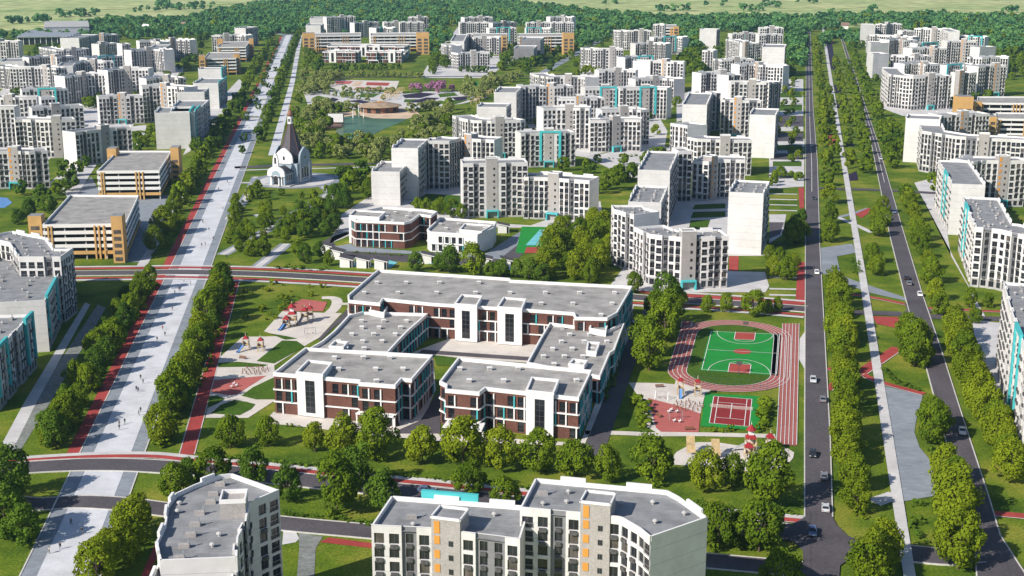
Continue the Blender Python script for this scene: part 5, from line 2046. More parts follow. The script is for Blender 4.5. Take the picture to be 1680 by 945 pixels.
for dx in (-2.4, 0, 2.4):
    arch_window(dx, -7.2, 'r', 1.3, 2.6, 8.6 if dx == 0 else 7.8)
for dx in (-5.4, 5.4):
    arch_window(dx, -7.0, 'r', 1.0, 2.6, 5.6)
for dx in (-13, -11, -9):
    arch_window(dx, -4.6, 'r', 1.1, 2.4, 5.4)
arch_window(-15.5, 0, 'f', 5.0, .7, 8.0, 'arch_recess', 'church')
arch_window(-15.62, 0, 'f', 2.4, .8, 5.4, 'door')
arch_window(0, -7.06, 'r', 7.6, 1.2, 15.0, 'arch_recess', 'church')
arch_window(-15.52, 0, 'f', 1.0, 11.5, 14.8, 'bell_opening')
arch_window(-7.5, 0, 'f', 1.0, 12.2, 14.2)
arch_window(0, -7.5, 'r', 1.0, 12.2, 14.2)
b = MB()
for s_ in (-1, 1):
    cbox(b, -16.6, -16.2, s_ * 2.0 - .2, s_ * 2.0 + .2, .6, 4.6, M['trim'])
b2 = cp(-16.6, -2.6), cp(-15.1, -2.6), cp(-15.1, 2.6), cp(-16.6, 2.6)
b.prism(list(b2), 4.603, 5.0, M['slate'])
b.build('porch', church)

church.scale = (1.13, 1.13, 1.08)

# --- park pieces
p = P(623, 183)
pv = thing('park_pavilion', (p.x, p.y, 0), 'round timber pavilion with a gilded star roof at the pond edge', 'pavilion')
b = MB()
b.cone(p, 15, 15, 0, 5.0, M['copper'], 24)
b.build('wall', pv)
b = MB()
b.cone(p, 17.5, 6, 5.003, 7.5, M['wood_roof'], 28)
b.cone(p, 17.5, 17.5, 4.7, 5.0, M['timber'], 28)
b.build('roof', pv)
b = MB()
for k in range(8):
    a_ = k * math.pi / 4
    b.face([(p.x + 2.4 * math.cos(a_ - .3), p.y + 2.4 * math.sin(a_ - .3), 7.7), (p.x + 5.4 * math.cos(a_), p.y + 5.4 * math.sin(a_), 7.55), (p.x + 2.4 * math.cos(a_ + .3), p.y + 2.4 * math.sin(a_ + .3), 7.7), (p.x, p.y, 8.6)], M['orange'])
b.build('star', pv)
b = MB()
for k in range(5):
    a_ = -math.pi / 2 + (k - 2) * .5
    b.box((p.x + 15.05 * math.cos(a_), p.y + 15.05 * math.sin(a_)), .3, 3.2, .4, 3.8, M['glass'], a_)
b.build('window', pv)
p = P(551, 205)
scn = thing('stage_screen', (p.x, p.y, 0), 'white rectangular stage screen on a red deck by the pond', 'screen')
b = MB()
b.box(p, 11, .6, 2.0, 8.2, M['trim'])
b.build('screen_panel', scn)
b = MB()
b.box(p + Vector((0, .8)), 12, .5, 0, 8.6, M['frame'])
b.build('frame', scn)
b = MB()
b.prism([P(528, 203), P(560, 206), P(561, 210), P(535, 212), P(526, 207)], .15, 1.0, M['copper'])
b.build('deck', scn)
for k, (x0, y0, x1, y1, lb) in enumerate(((629, 165, 642, 150, 'left row of ochre pergola arches leading to the park pavilion'), (644, 164, 659, 150, 'right row of ochre pergola arches leading to the park pavilion'),
                                         (777, 172, 806, 153, 'row of ochre pergola arches along the walk right of the park'))):
    a, b_ = P(x0, y0), P(x1, y1)
    g = thing('pergola', (a.x, a.y, 0), lb, 'pergola', 'ochre pergolas in the park')
    t = (b_ - a).normalized()
    nn = Vector((t.y, -t.x))
    N = 7
    for i in range(N):
        pp = a + (b_ - a) * (i / (N - 1))
        bb = MB()
        for s_ in (-2.2, 2.2):
            bb.box(pp + nn * s_, .45, .45, 0, 3.4, M['timber'], math.atan2(t.y, t.x))
        bb.box(pp, .5, 5.0, 3.403, 3.9, M['timber'], math.atan2(t.y, t.x))
        bb.build('arch', g)

# --- houses in the trees beyond
hs = random.Random(12)
HOUSES = [(241, 51), (252, 52), (346, 38), (300, 47), (405, 22), (740, 33), (833, 29), (655, 30), (700, 31), (1190, 43), (1205, 47), (1430, 38), (1585, 38), (1372, 43), (1386, 47)]
for k, (x, y) in enumerate(HOUSES):
    p = P(x, y)
    side = 'left' if x < 450 else 'middle' if x < 1000 else 'right'
    h = thing('house', (p.x, p.y, 0), 'tiny pale gabled house among the far trees', 'house', 'far houses among the forest trees')
    w, d, z = hs.uniform(10, 14), hs.uniform(8, 11), hs.uniform(4.5, 6)
    a_ = hs.uniform(-.6, .6)
    b = MB()
    b.box(p, w, d, 0, z, M['trim'], a_)
    b.build('wall', h)
    b = MB()
    ca, sa = math.cos(a_), math.sin(a_)
    def lp(x_, y_, z_):
        return (p.x + x_ * ca - y_ * sa, p.y + x_ * sa + y_ * ca, z_)
    w2, d2 = w / 2 + .6, d / 2 + .6
    m = M['trim'] if hs.random() < .3 else M['house_roof']
    b.face([lp(-w2, -d2, z), lp(w2, -d2, z), lp(w2, 0, z + 5), lp(-w2, 0, z + 5)], m)
    b.face([lp(w2, d2, z), lp(-w2, d2, z), lp(-w2, 0, z + 5), lp(w2, 0, z + 5)], m)
    for s_ in (-1, 1):
        b.face([lp(s_ * w / 2, -d / 2, z), lp(s_ * w / 2, d / 2, z), lp(s_ * w / 2, 0, z + 4.6)], M['trim'])
    b.build('roof', h)

# ================================================================== TREES
def crown_quads(seed, n, leaf_sz, r=.42, z0=.0, z1=1.0, lobes=24, squash=1.0, open_=0.0):
    """leaf faces of a crown one unit tall with its foot at the origin: array (n, 4, 3)"""
    g = np.random.default_rng(seed)
    zc, rz_ = (z0 + z1) / 2, (z1 - z0) / 2
    L = g.normal(size=(lobes, 3))
    L /= np.linalg.norm(L, axis=1)[:, None]
    L[:, 2] = np.where(L[:, 2] < -.88, -L[:, 2], L[:, 2])
    rad = g.uniform(.5, .82, size=(lobes, 1))
    C = L * rad * np.array([r, r, rz_])
    C[:, :2] *= g.uniform(.85, 1.2, size=(lobes, 1))
    taper = 1 - .28 * np.clip(C[:, 2] / rz_, 0, 1)
    C[:, :2] *= taper[:, None]
    R_ = g.uniform(.10, .165, size=lobes) * r / .40
    k = g.integers(0, lobes, size=n)
    d = g.normal(size=(n, 3))
    d /= np.linalg.norm(d, axis=1)[:, None]
    out = C[k] / (np.linalg.norm(C[k], axis=1)[:, None] + 1e-6)
    flip = (d * out).sum(1) < -.25
    d[flip] *= -1
    p = C[k] + d * (R_[k] * g.uniform(.72, 1.08, size=n))[:, None]
    nrm = d + g.normal(size=(n, 3)) * .42 + np.array([0, 0, .25])
    nrm /= np.linalg.norm(nrm, axis=1)[:, None]
    a = np.cross(nrm, g.normal(size=(n, 3)))
    a /= np.linalg.norm(a, axis=1)[:, None]
    b_ = np.cross(nrm, a)
    s_ = g.uniform(.6, 1.25, size=(n, 1)) * leaf_sz
    a, b_ = a * s_, b_ * s_ * .8
    p[:, 2] += zc
    return np.stack([p - a - b_ * .4, p + a * .2 - b_, p + a + b_ * .3, p - a * .1 + b_], 1)


def quads_mesh(name, q, mats, mi=None):
    me = bpy.data.meshes.new(name)
    n = len(q)
    me.vertices.add(n * 4)
    me.vertices.foreach_set('co', q.reshape(-1).astype(np.float32))
    me.loops.add(n * 4)
    me.loops.foreach_set('vertex_index', np.arange(n * 4, dtype=np.int32))
    me.polygons.add(n)
    me.polygons.foreach_set('loop_start', np.arange(0, n * 4, 4, dtype=np.int32))
    for m in mats:
        me.materials.append(m)
    if mi is not None:
        me.polygons.foreach_set('material_index', mi.astype(np.int32))
    me.update(calc_edges=True)
    me.validate()
    return me


CR = {}
for sp, mm in (('a', 'leaf_a'), ('b', 'leaf_b'), ('c', 'leaf_c'), ('d', 'leaf_d'), ('p', 'leaf_p')):
    for k in range(3 if sp != 'p' else 1):
        q = crown_quads(hash((ord(sp), k)) % 1000 + k * 17, 3400 if sp in 'abc' else 2600, .030 if sp in 'abc' else .034, lobes=(38, 46, 42)[k], r=(.43, .40, .46)[k])
        CR[sp, k] = quads_mesh('crown', q, [M[mm]])


def trunk_mesh(seed):
    r_ = random.Random(seed)
    b = MB()
    b.cone((0, 0), .024, .016, 0, .36, M['bark'], 7, cap=False)
    for k in range(5):
        a_ = k * 1.26 + r_.uniform(-.3, .3)
        z = r_.uniform(.2, .36)
        b.bar((0, 0, z), (math.cos(a_) * .2, math.sin(a_) * .2, z + r_.uniform(.2, .34)), .013, M['bark'])
    b.bar((0, 0, .35), (.02, .01, .8), .016, M['bark'])
    return b.mesh('trunk')


TRK = [trunk_mesh(k) for k in range(2)]
LOW = {sp: crown_quads(50 + ord(sp), 420, .085, lobes=14, r=.47, z0=.0) for sp in 'abcdp'}
FAR = [crown_quads(90 + k, 75, .19, r=.46, z0=.0, lobes=7) for k in range(4)]
TREES = []      # (distance, point, height, species, row label, group)
tr = random.Random(21)


def row(pl, n, h, sp, lab, grp, jit=1.0, wid=0.0):
    q = [P(*p) for p in pl]
    seg = [(q[i + 1] - q[i]).length for i in range(len(q) - 1)]
    T = sum(seg)
    for k in range(n):
        s_ = T * (k + .5) / n + tr.uniform(-.25, .25) * T / n * jit
        i = 0
        while i < len(seg) - 1 and s_ > seg[i]:
            s_ -= seg[i]
            i += 1
        t = (q[i + 1] - q[i]).normalized()
        p = q[i] + t * s_ + Vector((-t.y, t.x)) * tr.uniform(-1, 1) * (wid + .6 * jit)
        TREES.append((dist(p), p, h * tr.uniform(.76, 1.12), tr.choice(sp), lab, grp))


def pts(pl, h, sp, lab, grp):
    for e in pl:
        p = P(e[0], e[1])
        TREES.append((dist(p), p, (e[2] if len(e) > 2 else h * tr.uniform(.88, 1.12)), tr.choice(sp), lab, grp))


def grove(poly, n, h, sp, lab, grp, mind=5.0):
    q = [P(*p) for p in poly]
    xs, ys = [p.x for p in q], [p.y for p in q]
    got = []
    tries = 0
    while len(got) < n and tries < 6000:
        tries += 1
        p = Vector((tr.uniform(min(xs), max(xs)), tr.uniform(min(ys), max(ys))))
        if inside(p, q) and all((p - g).length > mind for g in got):
            got.append(p)
    for p in got:
        TREES.append((dist(p), p, h * tr.uniform(.8, 1.2), tr.choice(sp), lab, grp))


# boulevard
row([(88, 745), (140, 652), (195, 558), (250, 468)], 13, 11, 'aaac', 'leafy tree of the row left of the red path, below the cross road', 'trees left of the red path')
row([(66, 740), (120, 640), (190, 530), (225, 480)], 7, 9, 'ac', 'darker tree of the second row left of the red path', 'trees left of the red path')
row([(250, 425), (284, 358), (329, 275), (367, 205)], 15, 12, 'aab', 'full green tree left of the upper red path, beside the garages', 'trees beside the upper promenade')
row([(380, 192), (412, 130), (445, 72)], 15, 11, 'ac', 'tree left of the far promenade', 'trees beside the upper promenade')
row([(400, 205), (430, 140), (455, 75)], 10, 9, 'ac', 'tree of the outer row left of the far promenade', 'trees beside the upper promenade')
row([(262, 738), (300, 640), (340, 540), (372, 458)], 12, 12.5, 'ab', 'broad lime green tree of the row between promenade and red walk', 'trees between the promenade and the red walk')
row([(274, 735), (310, 640), (346, 550), (373, 470)], 9, 8.5, 'aac', 'lower tree of the inner row between promenade and red walk', 'trees between the promenade and the red walk')
row([(424, 240), (452, 160), (478, 90), (492, 55)], 26, 11.5, 'ac', 'tree of the dense line between the promenade and the side path', 'trees between the promenade and the side path')
pts([(400, 232, 6), (424, 180, 6), (440, 145, 6), (452, 118, 6), (397, 252, 6)], 6, 'c', 'small tree standing on the promenade slabs', 'small trees on the promenade')
row([(470, 250), (490, 170), (505, 95)], 12, 9, 'ad', 'tree right of the side path by the park', 'trees right of the side path')
# lower left
pts([(15, 818, 14), (8, 882, 13), (38, 893, 10), (-4, 850, 13)], 12, 'c', 'big dark tree at the lower left edge, by the lower roads', 'dark trees at the lower left')
pts([(215, 892, 11), (228, 868, 9), (207, 925, 12), (180, 940, 10), (160, 962, 11)], 11, 'b', 'bright tree right of the promenade, beside the stepped block', 'bright trees beside the stepped block')
pts([(290, 818, 10), (348, 797, 11), (417, 795, 10), (312, 800, 8), (472, 822, 9.5)], 10, 'ac', 'tree behind the roof of the stepped block', 'trees behind the stepped block')
pts([(105, 705, 10), (90, 720, 8), (80, 735, 7)], 8, 'b', 'sunlit young tree near the end of the cobbled path', 'trees left of the red path')
# before the school
pts([(380, 735), (440, 733, 9), (517, 742, 8.5), (565, 752, 12), (616, 755, 14.5), (693, 762, 10.5), (760, 768, 14), (818, 770, 11.5), (884, 773, 11.5), (944, 783, 10.5), (996, 790, 10), (1068, 792, 13), (1155, 805, 11), (1200, 798, 9), (1260, 832, 17)],
    10.5, 'aab', 'round tree of the lawn row in front of the school', 'trees of the lawn row before the school')
pts([(553, 840, 15.5), (583, 800, 12), (630, 842, 11), (768, 812, 9.5), (828, 835, 9), (1010, 855, 6)], 10, 'ac', 'tall tree between the two lower roads', 'trees between the lower roads')
pts([(1178, 902, 12), (1245, 905, 13), (1213, 892, 9), (1282, 985, 12), (1150, 880, 9), (1268, 880, 8)], 11, 'ca', 'dense tree right of the orange panelled block, by the main road corner', 'trees at the main road corner')
pts([(1065, 608, 15), (1058, 585, 14), (1090, 560, 15), (1098, 532, 13), (1080, 545, 12), (1092, 505, 14), (1112, 505, 9), (1073, 520, 10), (1040, 480, 9)], 12, 'aac', 'large tree between the school drive and the running track', 'trees between the school and the track')
pts([(1235, 518, 10.5), (1160, 512, 6.5), (1192, 512, 7.5), (1258, 515, 6), (1275, 512, 6)], 7, 'a', 'tree on the strip between cross road and running track', 'trees behind the running track')
# twin roads
pts([(1432, 948, 11), (1447, 928, 11), (1418, 968, 12)], 12, 'b', 'lime tree on the island at the lower right crossing', 'trees of the twin roads')
row([(1404, 860), (1392, 780), (1385, 690), (1380, 610), (1372, 520), (1366, 470)], 17, 10.5, 'abb', 'lime green tree of the row right of the main road', 'trees of the twin roads')
row([(1408, 845), (1400, 800), (1394, 700), (1388, 600), (1380, 500)], 9, 10, 'ab', 'second tree line right of the main road', 'trees of the twin roads')
row([(1362, 425), (1362, 380), (1358, 320), (1355, 260), (1351, 200), (1346, 140), (1340, 90), (1338, 70)], 26, 11, 'ab', 'tree of the upper row right of the main road', 'trees of the twin roads')
row([(1372, 300), (1366, 220), (1360, 150)], 9, 9, 'ab', 'inner tree beside the upper white path', 'trees of the twin roads')
row([(1572, 958), (1568, 880), (1556, 815), (1545, 775)], 5, 13, 'ab', 'tree of the lower row left of the right hand road', 'trees of the twin roads')
pts([(1500, 602, 12), (1497, 582, 12), (1490, 562, 11), (1510, 578, 11), (1516, 600, 9), (1530, 728, 12), (1528, 705, 10), (1545, 710, 8)], 11, 'a', 'tree of the clumps on the lawn left of the right hand road', 'trees of the twin roads')
pts([(1437, 452, 9), (1430, 432, 9), (1440, 388, 10), (1448, 372, 10), (1436, 365, 9), (1447, 350, 9)], 9, 'ab', 'tree of the pairs between the white path and the right hand road', 'trees of the twin roads')
row([(1424, 300), (1416, 230), (1404, 170), (1390, 110)], 17, 10.5, 'a', 'tree of the upper row left of the right hand road', 'trees of the twin roads')
row([(1672, 812), (1640, 745), (1605, 672), (1580, 610), (1556, 540)], 11, 12, 'ab', 'tree of the lower row right of the right hand road', 'trees of the twin roads')
row([(1662, 770), (1625, 700), (1595, 630), (1560, 560)], 6, 10, 'ab', 'tree behind the lower row right of the right hand road', 'trees of the twin roads')
row([(1545, 525), (1530, 480), (1514, 420), (1498, 365), (1486, 320)], 12, 11, 'ab', 'tree of the middle row right of the right hand road', 'trees of the twin roads')
row([(1466, 285), (1452, 230), (1438, 190), (1422, 150), (1404, 105), (1395, 80)], 26, 11, 'ac', 'tree of the upper row right of the right hand road', 'trees of the twin roads')
grove([(1462, 290), (1440, 200), (1455, 195), (1485, 250), (1500, 290)], 12, 9, 'ac', 'tree on the slope below the rounded right block', 'trees of the right quarter')
pts([(1536, 318, 9), (1528, 300, 7), (1590, 505, 8), (1600, 530, 6), (1620, 505, 6)], 8, 'ab', 'tree close to the stepped teal block', 'trees of the right quarter')
row([(1398, 290), (1390, 220), (1380, 150), (1370, 100)], 17, 9, 'ab', 'tree between the upper white path and the right hand road', 'trees of the twin roads')
# by the main road, left side
pts([(1290, 460, 10), (1268, 455, 9), (1278, 440, 9), (1300, 445, 8), (1262, 432, 8)], 9, 'ab', 'tree of the group below the blank slab by the main road', 'trees left of the main road')
pts([(1300, 402, 13), (1310, 398, 12), (1305, 382, 9), (1314, 372, 9)], 11, 'ca', 'dark tree of the group right of the blank slab', 'trees left of the main road')
row([(1300, 300), (1300, 230), (1300, 150), (1300, 120)], 12, 6, 'a', 'small tree on the parking lawns left of the main road', 'trees left of the main road')
grove([(1262, 290), (1318, 292), (1318, 300), (1262, 306)], 4, 7, 'a', 'small tree at the upper link road', 'trees left of the main road')
# kindergarten and mid blocks
grove([(905, 470), (880, 440), (920, 385), (985, 372), (1003, 400), (998, 460), (960, 478)], 30, 11, 'ab', 'tree of the thick grove right of the kindergarten courts', 'grove right of the kindergarten')
pts([(682, 445, 8.5), (738, 448, 12), (775, 450, 13.5), (720, 446, 8), (822, 455, 8), (868, 458, 9), (848, 456, 8), (805, 455, 7), (890, 462, 8)], 9, 'ac', 'tree between the kindergarten and the school roof', 'trees between kindergarten and school')
pts([(720, 352, 9), (742, 358, 10), (700, 350, 8), (757, 360, 8), (685, 345, 7)], 8, 'a', 'tree in the gap left of the two height block behind the kindergarten', 'trees behind the kindergarten')
pts([(1003, 312, 13), (1018, 300, 11), (985, 318, 9), (965, 300, 9), (1035, 295, 9), (925, 280, 9), (1050, 290, 8), (970, 285, 8)], 9, 'ac', 'tree in the garden between two blocks of the middle quarter', 'garden trees of the middle quarter')
grove([(950, 260), (1090, 256), (1095, 275), (1000, 290), (950, 275)], 9, 7, 'a', 'small garden tree below the long white block', 'garden trees of the middle quarter')
# church side
grove([(385, 330), (430, 305), (440, 330), (400, 352), (375, 372)], 10, 6, 'ab', 'low tree on the lawn left of the church', 'trees near the church')
grove([(375, 395), (420, 375), (440, 340), (455, 345), (450, 372), (390, 412)], 9, 7, 'a', 'low tree on the triangular lawn below the church', 'trees near the church')
grove([(462, 372), (480, 360), (540, 350), (560, 370), (530, 400), (470, 395)], 14, 9, 'ac', 'tree of the clump below the church plaza', 'trees near the church')
pts([(430, 420, 9), (412, 420, 8), (500, 432, 9), (490, 420, 8), (470, 398, 8), (525, 425, 8), (540, 436, 7), (460, 385, 8)], 8, 'ac', 'tree of the group left of the garden shelters', 'trees near the church')
grove([(548, 340), (555, 300), (600, 292), (612, 330), (580, 350)], 9, 11, 'ac', 'large tree between the church and the pale gable', 'trees near the church')
# park
grove([(462, 250), (520, 175), (560, 180), (540, 205), (550, 232), (620, 240), (690, 205), (735, 178), (745, 210), (650, 262), (560, 262), (470, 262)], 85, 9.5, 'ddda', 'olive green park tree around the pond', 'olive trees of the park')
grove([(495, 150), (520, 128), (560, 128), (545, 150), (505, 160)], 34, 9, 'd', 'olive park tree left of the red courts', 'olive trees of the park')
row([(560, 152), (650, 154)], 9, 6.5, 'd', 'olive park tree in front of the red courts', 'olive trees of the park')
row([(520, 126), (640, 127), (700, 128)], 18, 7, 'd', 'olive park tree behind the red courts', 'olive trees of the park')
grove([(752, 165), (760, 140), (830, 130), (860, 128), (800, 150), (790, 170)], 34, 9, 'd', 'olive tree at the right end of the park', 'olive trees of the park')
pts([(676, 148, 7), (688, 150, 8.5), (703, 149, 7), (722, 152, 12), (741, 150, 7), (711, 146, 8)], 8, 'p', 'pink blossoming tree behind the park plaza', 'pink trees of the park')
row([(512, 152), (560, 160), (600, 166), (640, 164)], 9, 6, 'd', 'small olive tree on the park plaza', 'olive trees of the park')
row([(560, 182), (590, 178), (520, 178)], 8, 7, 'd', 'olive tree between plaza and pond', 'olive trees of the park')
row([(665, 185), (690, 183), (720, 178)], 7, 8, 'd', 'olive tree right of the park pavilion', 'olive trees of the park')
grove([(0, 150), (60, 110), (230, 108), (300, 110), (300, 150), (235, 165), (215, 215), (110, 190), (0, 200)], 60, 8, 'ac', 'tree in a courtyard of the left quarter', 'trees of the left quarter', 9)
grove([(820, 240), (850, 205), (1080, 190), (1095, 215), (1090, 245), (1000, 248)], 26, 7, 'ab', 'courtyard tree of the middle quarter', 'garden trees of the middle quarter', 9)
grove([(860, 190), (900, 150), (1110, 110), (1120, 170), (1090, 188)], 40, 8, 'ac', 'tree in an upper courtyard of the middle quarter', 'garden trees of the middle quarter', 9)
grove([(700, 128), (740, 70), (1000, 66), (950, 118), (820, 128)], 70, 9, 'ac', 'tree between the far blocks of the upper middle', 'trees of the upper middle', 8)
grove([(1110, 130), (1130, 70), (1320, 66), (1320, 130)], 60, 9, 'ac', 'tree between the far blocks left of the main road', 'trees of the upper middle', 9)
grove([(1268, 300), (1270, 130), (1318, 130), (1316, 300)], 26, 6, 'ab', 'small tree between the parking rows left of the main road', 'trees left of the main road', 7)
grove([(1400, 80), (1410, 66), (1640, 66), (1680, 120), (1680, 165), (1500, 190), (1440, 150)], 70, 9, 'ac', 'tree between the blocks of the right quarter', 'trees of the right quarter', 9)
grove([(375, 412), (430, 300), (455, 320), (560, 312), (565, 340), (430, 430), (400, 440)], 26, 5, 'ab', 'low tree on the lawns round the church paths', 'trees near the church', 5)
grove([(470, 262), (610, 240), (740, 225), (640, 275), (560, 268)], 22, 8, 'da', 'tree along the walk below the park', 'olive trees of the park', 6)
# left quarter
pts([(112, 312, 12), (108, 290, 11), (128, 288, 9), (97, 320, 9), (140, 275, 8)], 10, 'ac', 'tall tree beside the garage at left', 'trees by the garages')
pts([(62, 345, 11), (48, 362, 11), (80, 350, 10), (35, 320, 9), (72, 330, 10), (30, 368, 8)], 10, 'c', 'dark tree left of the nearest garage', 'trees by the garages')
pts([(160, 252, 7), (196, 246, 8), (228, 252, 9), (235, 240, 8)], 8, 'ac', 'tree right behind the garage roof', 'trees by the garages')
pts([(148, 178, 11), (155, 176, 9), (140, 172, 7)], 10, 'a', 'bright courtyard tree in the left quarter', 'trees of the left quarter')
grove([(300, 250), (345, 235), (395, 150), (402, 160), (370, 245), (318, 262)], 22, 8, 'ac', 'tree below the teal sided gable by the promenade', 'trees of the left quarter')
grove([(208, 235), (262, 215), (268, 240), (225, 248)], 9, 8, 'a', 'tree in the courtyard left of the beige gable', 'trees of the left quarter')
grove([(30, 98), (60, 80), (100, 76), (62, 100)], 14, 9, 'c', 'tree below the sports hall', 'trees of the left quarter')
grove([(300, 130), (330, 95), (348, 62), (330, 60), (300, 90)], 22, 11, 'ac', 'tree beside the small far garages', 'trees of the left quarter')
grove([(490, 120), (500, 85), (515, 88), (530, 115), (505, 122)], 12, 10, 'ac', 'tree left of the far school', 'trees round the far school')
row([(545, 116), (660, 114)], 11, 9, 'c', 'dark tree in front of the far school', 'trees round the far school')
grove([(693, 120), (720, 90), (735, 92), (728, 122), (700, 126)], 14, 11, 'ac', 'tree right of the far school by the slanting road', 'trees round the far school')
grove([(815, 122), (845, 85), (870, 95), (905, 75), (925, 85), (870, 118)], 34, 11, 'ac', 'tree round the grey gable block', 'trees of the upper middle')
row([(752, 118), (800, 120)], 5, 8, 'c', 'dark tree before the rounded block north of the park', 'trees of the upper middle')
grove([(925, 128), (950, 112), (985, 112), (985, 125)], 12, 8, 'b', 'yellow green tree behind a roof, upper middle', 'trees of the upper middle')
grove([(1112, 130), (1118, 92), (1150, 85), (1150, 130)], 26, 12, 'ac', 'tree of the green gap right of the far blocks', 'trees of the upper middle')
grove([(505, 85), (510, 60), (596, 60), (606, 72), (590, 62)], 8, 9, 'ac', 'tree by the striped garages', 'trees round the far school')
# right outer
grove([(1640, 130), (1625, 80), (1690, 85), (1690, 135)], 26, 11, 'ac', 'tree beyond the right quarter', 'trees of the right quarter')
grove([(1640, 205), (1660, 198), (1690, 200), (1690, 212)], 5, 8, 'a', 'tree before the lower striped garage', 'trees of the right quarter')

FB = [(min(p.x for p in f) - 3, max(p.x for p in f) + 3, min(p.y for p in f) - 3, max(p.y for p in f) + 3, f) for f in FOOT]


def built_over(p):
    for x0, x1, y0, y1, f in FB:
        if x0 < p.x < x1 and y0 < p.y < y1:
            if inside(p, f):
                return True
            for i in range(len(f)):
                a, b_ = f[i - 1], f[i]
                t = b_ - a
                s_ = max(0, min(1, (p - a).dot(t) / max(1e-6, t.length_squared)))
                if (a + t * s_ - p).length < 1.8:
                    return True
    return False


TREES = [t for t in TREES if not built_over(t[1])]
print('trees', len(TREES))
TREES.sort(key=lambda t: t[0])
counts = {}
near = TREES[:300]
for (d_, p, h, sp, lab, grp) in near:
    counts[lab] = counts.get(lab, 0) + 1
seen = {}
for (d_, p, h, sp, lab, grp) in near:
    seen[lab] = seen.get(lab, 0) + 1
    n = seen[lab]
    full = lab if counts[lab] == 1 else ordinal(n) + ' nearest ' + lab
    t = thing('tree', (p.x, p.y, 0), full, 'tree', grp)
    k = tr.randrange(3) if sp != 'p' else 0
    a_ = tr.uniform(0, 6.28)
    w = h * tr.uniform(.80, 1.0)
    child('trunk', TRK[n % 2], t, (p.x, p.y, 0), a_, (w, w, h))
    child('crown', CR[sp, k], t, (p.x, p.y, 0), a_, (w, w, h))


def scatter(name, items, mats, label=None):
    """many crowns merged: items = (template quads, point, width, height, angle, material index)"""
    Q, MI = [], []
    for tq_, p, w, h, a_, mi in items:
        ca, sa = math.cos(a_), math.sin(a_)
        x = tq_[..., 0] * ca - tq_[..., 1] * sa
        y = tq_[..., 0] * sa + tq_[..., 1] * ca
        Q.append(np.stack([x * w + p[0], y * w + p[1], tq_[..., 2] * h + (p[2] if len(p) > 2 else 0)], -1))
        MI.append(np.full(len(tq_), mi))
    me = quads_mesh(name, np.concatenate(Q), mats, np.concatenate(MI))
    o = bpy.data.objects.new(name, me)
    COL.objects.link(o)
    tag(o, label, None, None, 'stuff')
    return o


LM = [M['leaf_a'], M['leaf_b'], M['leaf_c'], M['leaf_d'], M['leaf_p']]
scatter('distant_trees', [(LOW[t[3]], t[1], t[2] * tr.uniform(.85, 1.05), t[2], tr.uniform(0, 6.28), 'abcdp'.index(t[3])) for t in TREES[300:]], LM)

# --- the far wood
fo = random.Random(5)
items = []


def wood(poly, n, hmin, hmax, mind=0):
    q = [P(*p) for p in poly]
    xs, ys = [p.x for p in q], [p.y for p in q]
    c_ = 0
    while c_ < n:
        p = Vector((fo.uniform(min(xs), max(xs)), fo.uniform(min(ys), max(ys))))
        if inside(p, q):
            h = fo.uniform(hmin, hmax)
            items.append((fo.choice(FAR), p, h * fo.uniform(.85, 1.25), h, fo.uniform(0, 6.28), 0 if fo.random() < .93 else 1))
            c_ += 1


wood([(-30, 66), (150, 68), (290, 62), (325, 62), (390, 52), (420, 42), (340, 36), (180, 42), (150, 42), (60, 62), (-30, 60)], 420, 9, 14)
wood([(330, 60), (420, 42), (452, 56), (440, 70), (400, 62), (340, 64)], 100, 9, 13)
wood([(150, 44), (180, 37), (300, 38), (350, 24), (420, 12), (560, 5), (830, 8), (900, 14), (1000, 26), (1100, 34), (1300, 32), (1500, 30), (1700, 32), (1700, 62), (1640, 66), (1560, 56), (1420, 42), (1330, 52),
      (1300, 55), (1150, 52), (1000, 55), (870, 46), (800, 40), (700, 45), (640, 45), (500, 52), (470, 60), (420, 45), (330, 42)], 4300, 9, 15)
wood([(500, 52), (640, 47), (715, 46), (742, 62), (715, 95), (700, 60), (600, 58), (500, 60)], 260, 8, 12)
wood([(870, 70), (870, 46), (1010, 50), (1000, 62), (955, 80), (940, 72)], 200, 9, 13)
wood([(1290, 60), (1325, 52), (1322, 110), (1292, 110)], 80, 8, 12)
wood([(1100, 55), (1160, 50), (1150, 85), (1118, 95), (1115, 70)], 150, 9, 14)
wood([(1625, 65), (1700, 60), (1700, 90), (1640, 92)], 120, 9, 14)
wood([(1338, 66), (1410, 52), (1412, 62), (1400, 90), (1385, 62), (1345, 80)], 90, 8, 12)
scatter('forest', items, [M['leaf_f'], M['leaf_a']])
items = []
for (x, y, n) in ((40, 38, 5), (70, 37, 4), (122, 27, 7), (162, 26, 3), (30, 39, 3), (265, 11, 8), (245, 18, 5), (300, 15, 7), (315, 15, 8), (285, 14, 3), (500, 6, 4), (1082, 17, 4), (1112, 18, 4), (1185, 11, 3), (1230, 18, 5), (1330, 4, 4), (1262, 12, 6), (1500, 28, 5), (1520, 27, 4), (1420, 22, 5), (1646, 20, 4), (1380, 24, 4), (1000, 6, 4)):
    c_ = P(x, y)
    for k in range(n):
        h = fo.uniform(8, 16)
        items.append((fo.choice(FAR), c_ + Vector((fo.gauss(0, 16), fo.gauss(0, 20))), h * 1.2, h, fo.uniform(0, 6), 0))
scatter('meadow_bushes', items, [M['leaf_f']])

# --- hedges, borders and low planting
BUSH = [crown_quads(200 + k, 90, .15, r=.5, z0=0, lobes=6) for k in range(4)]
items = []


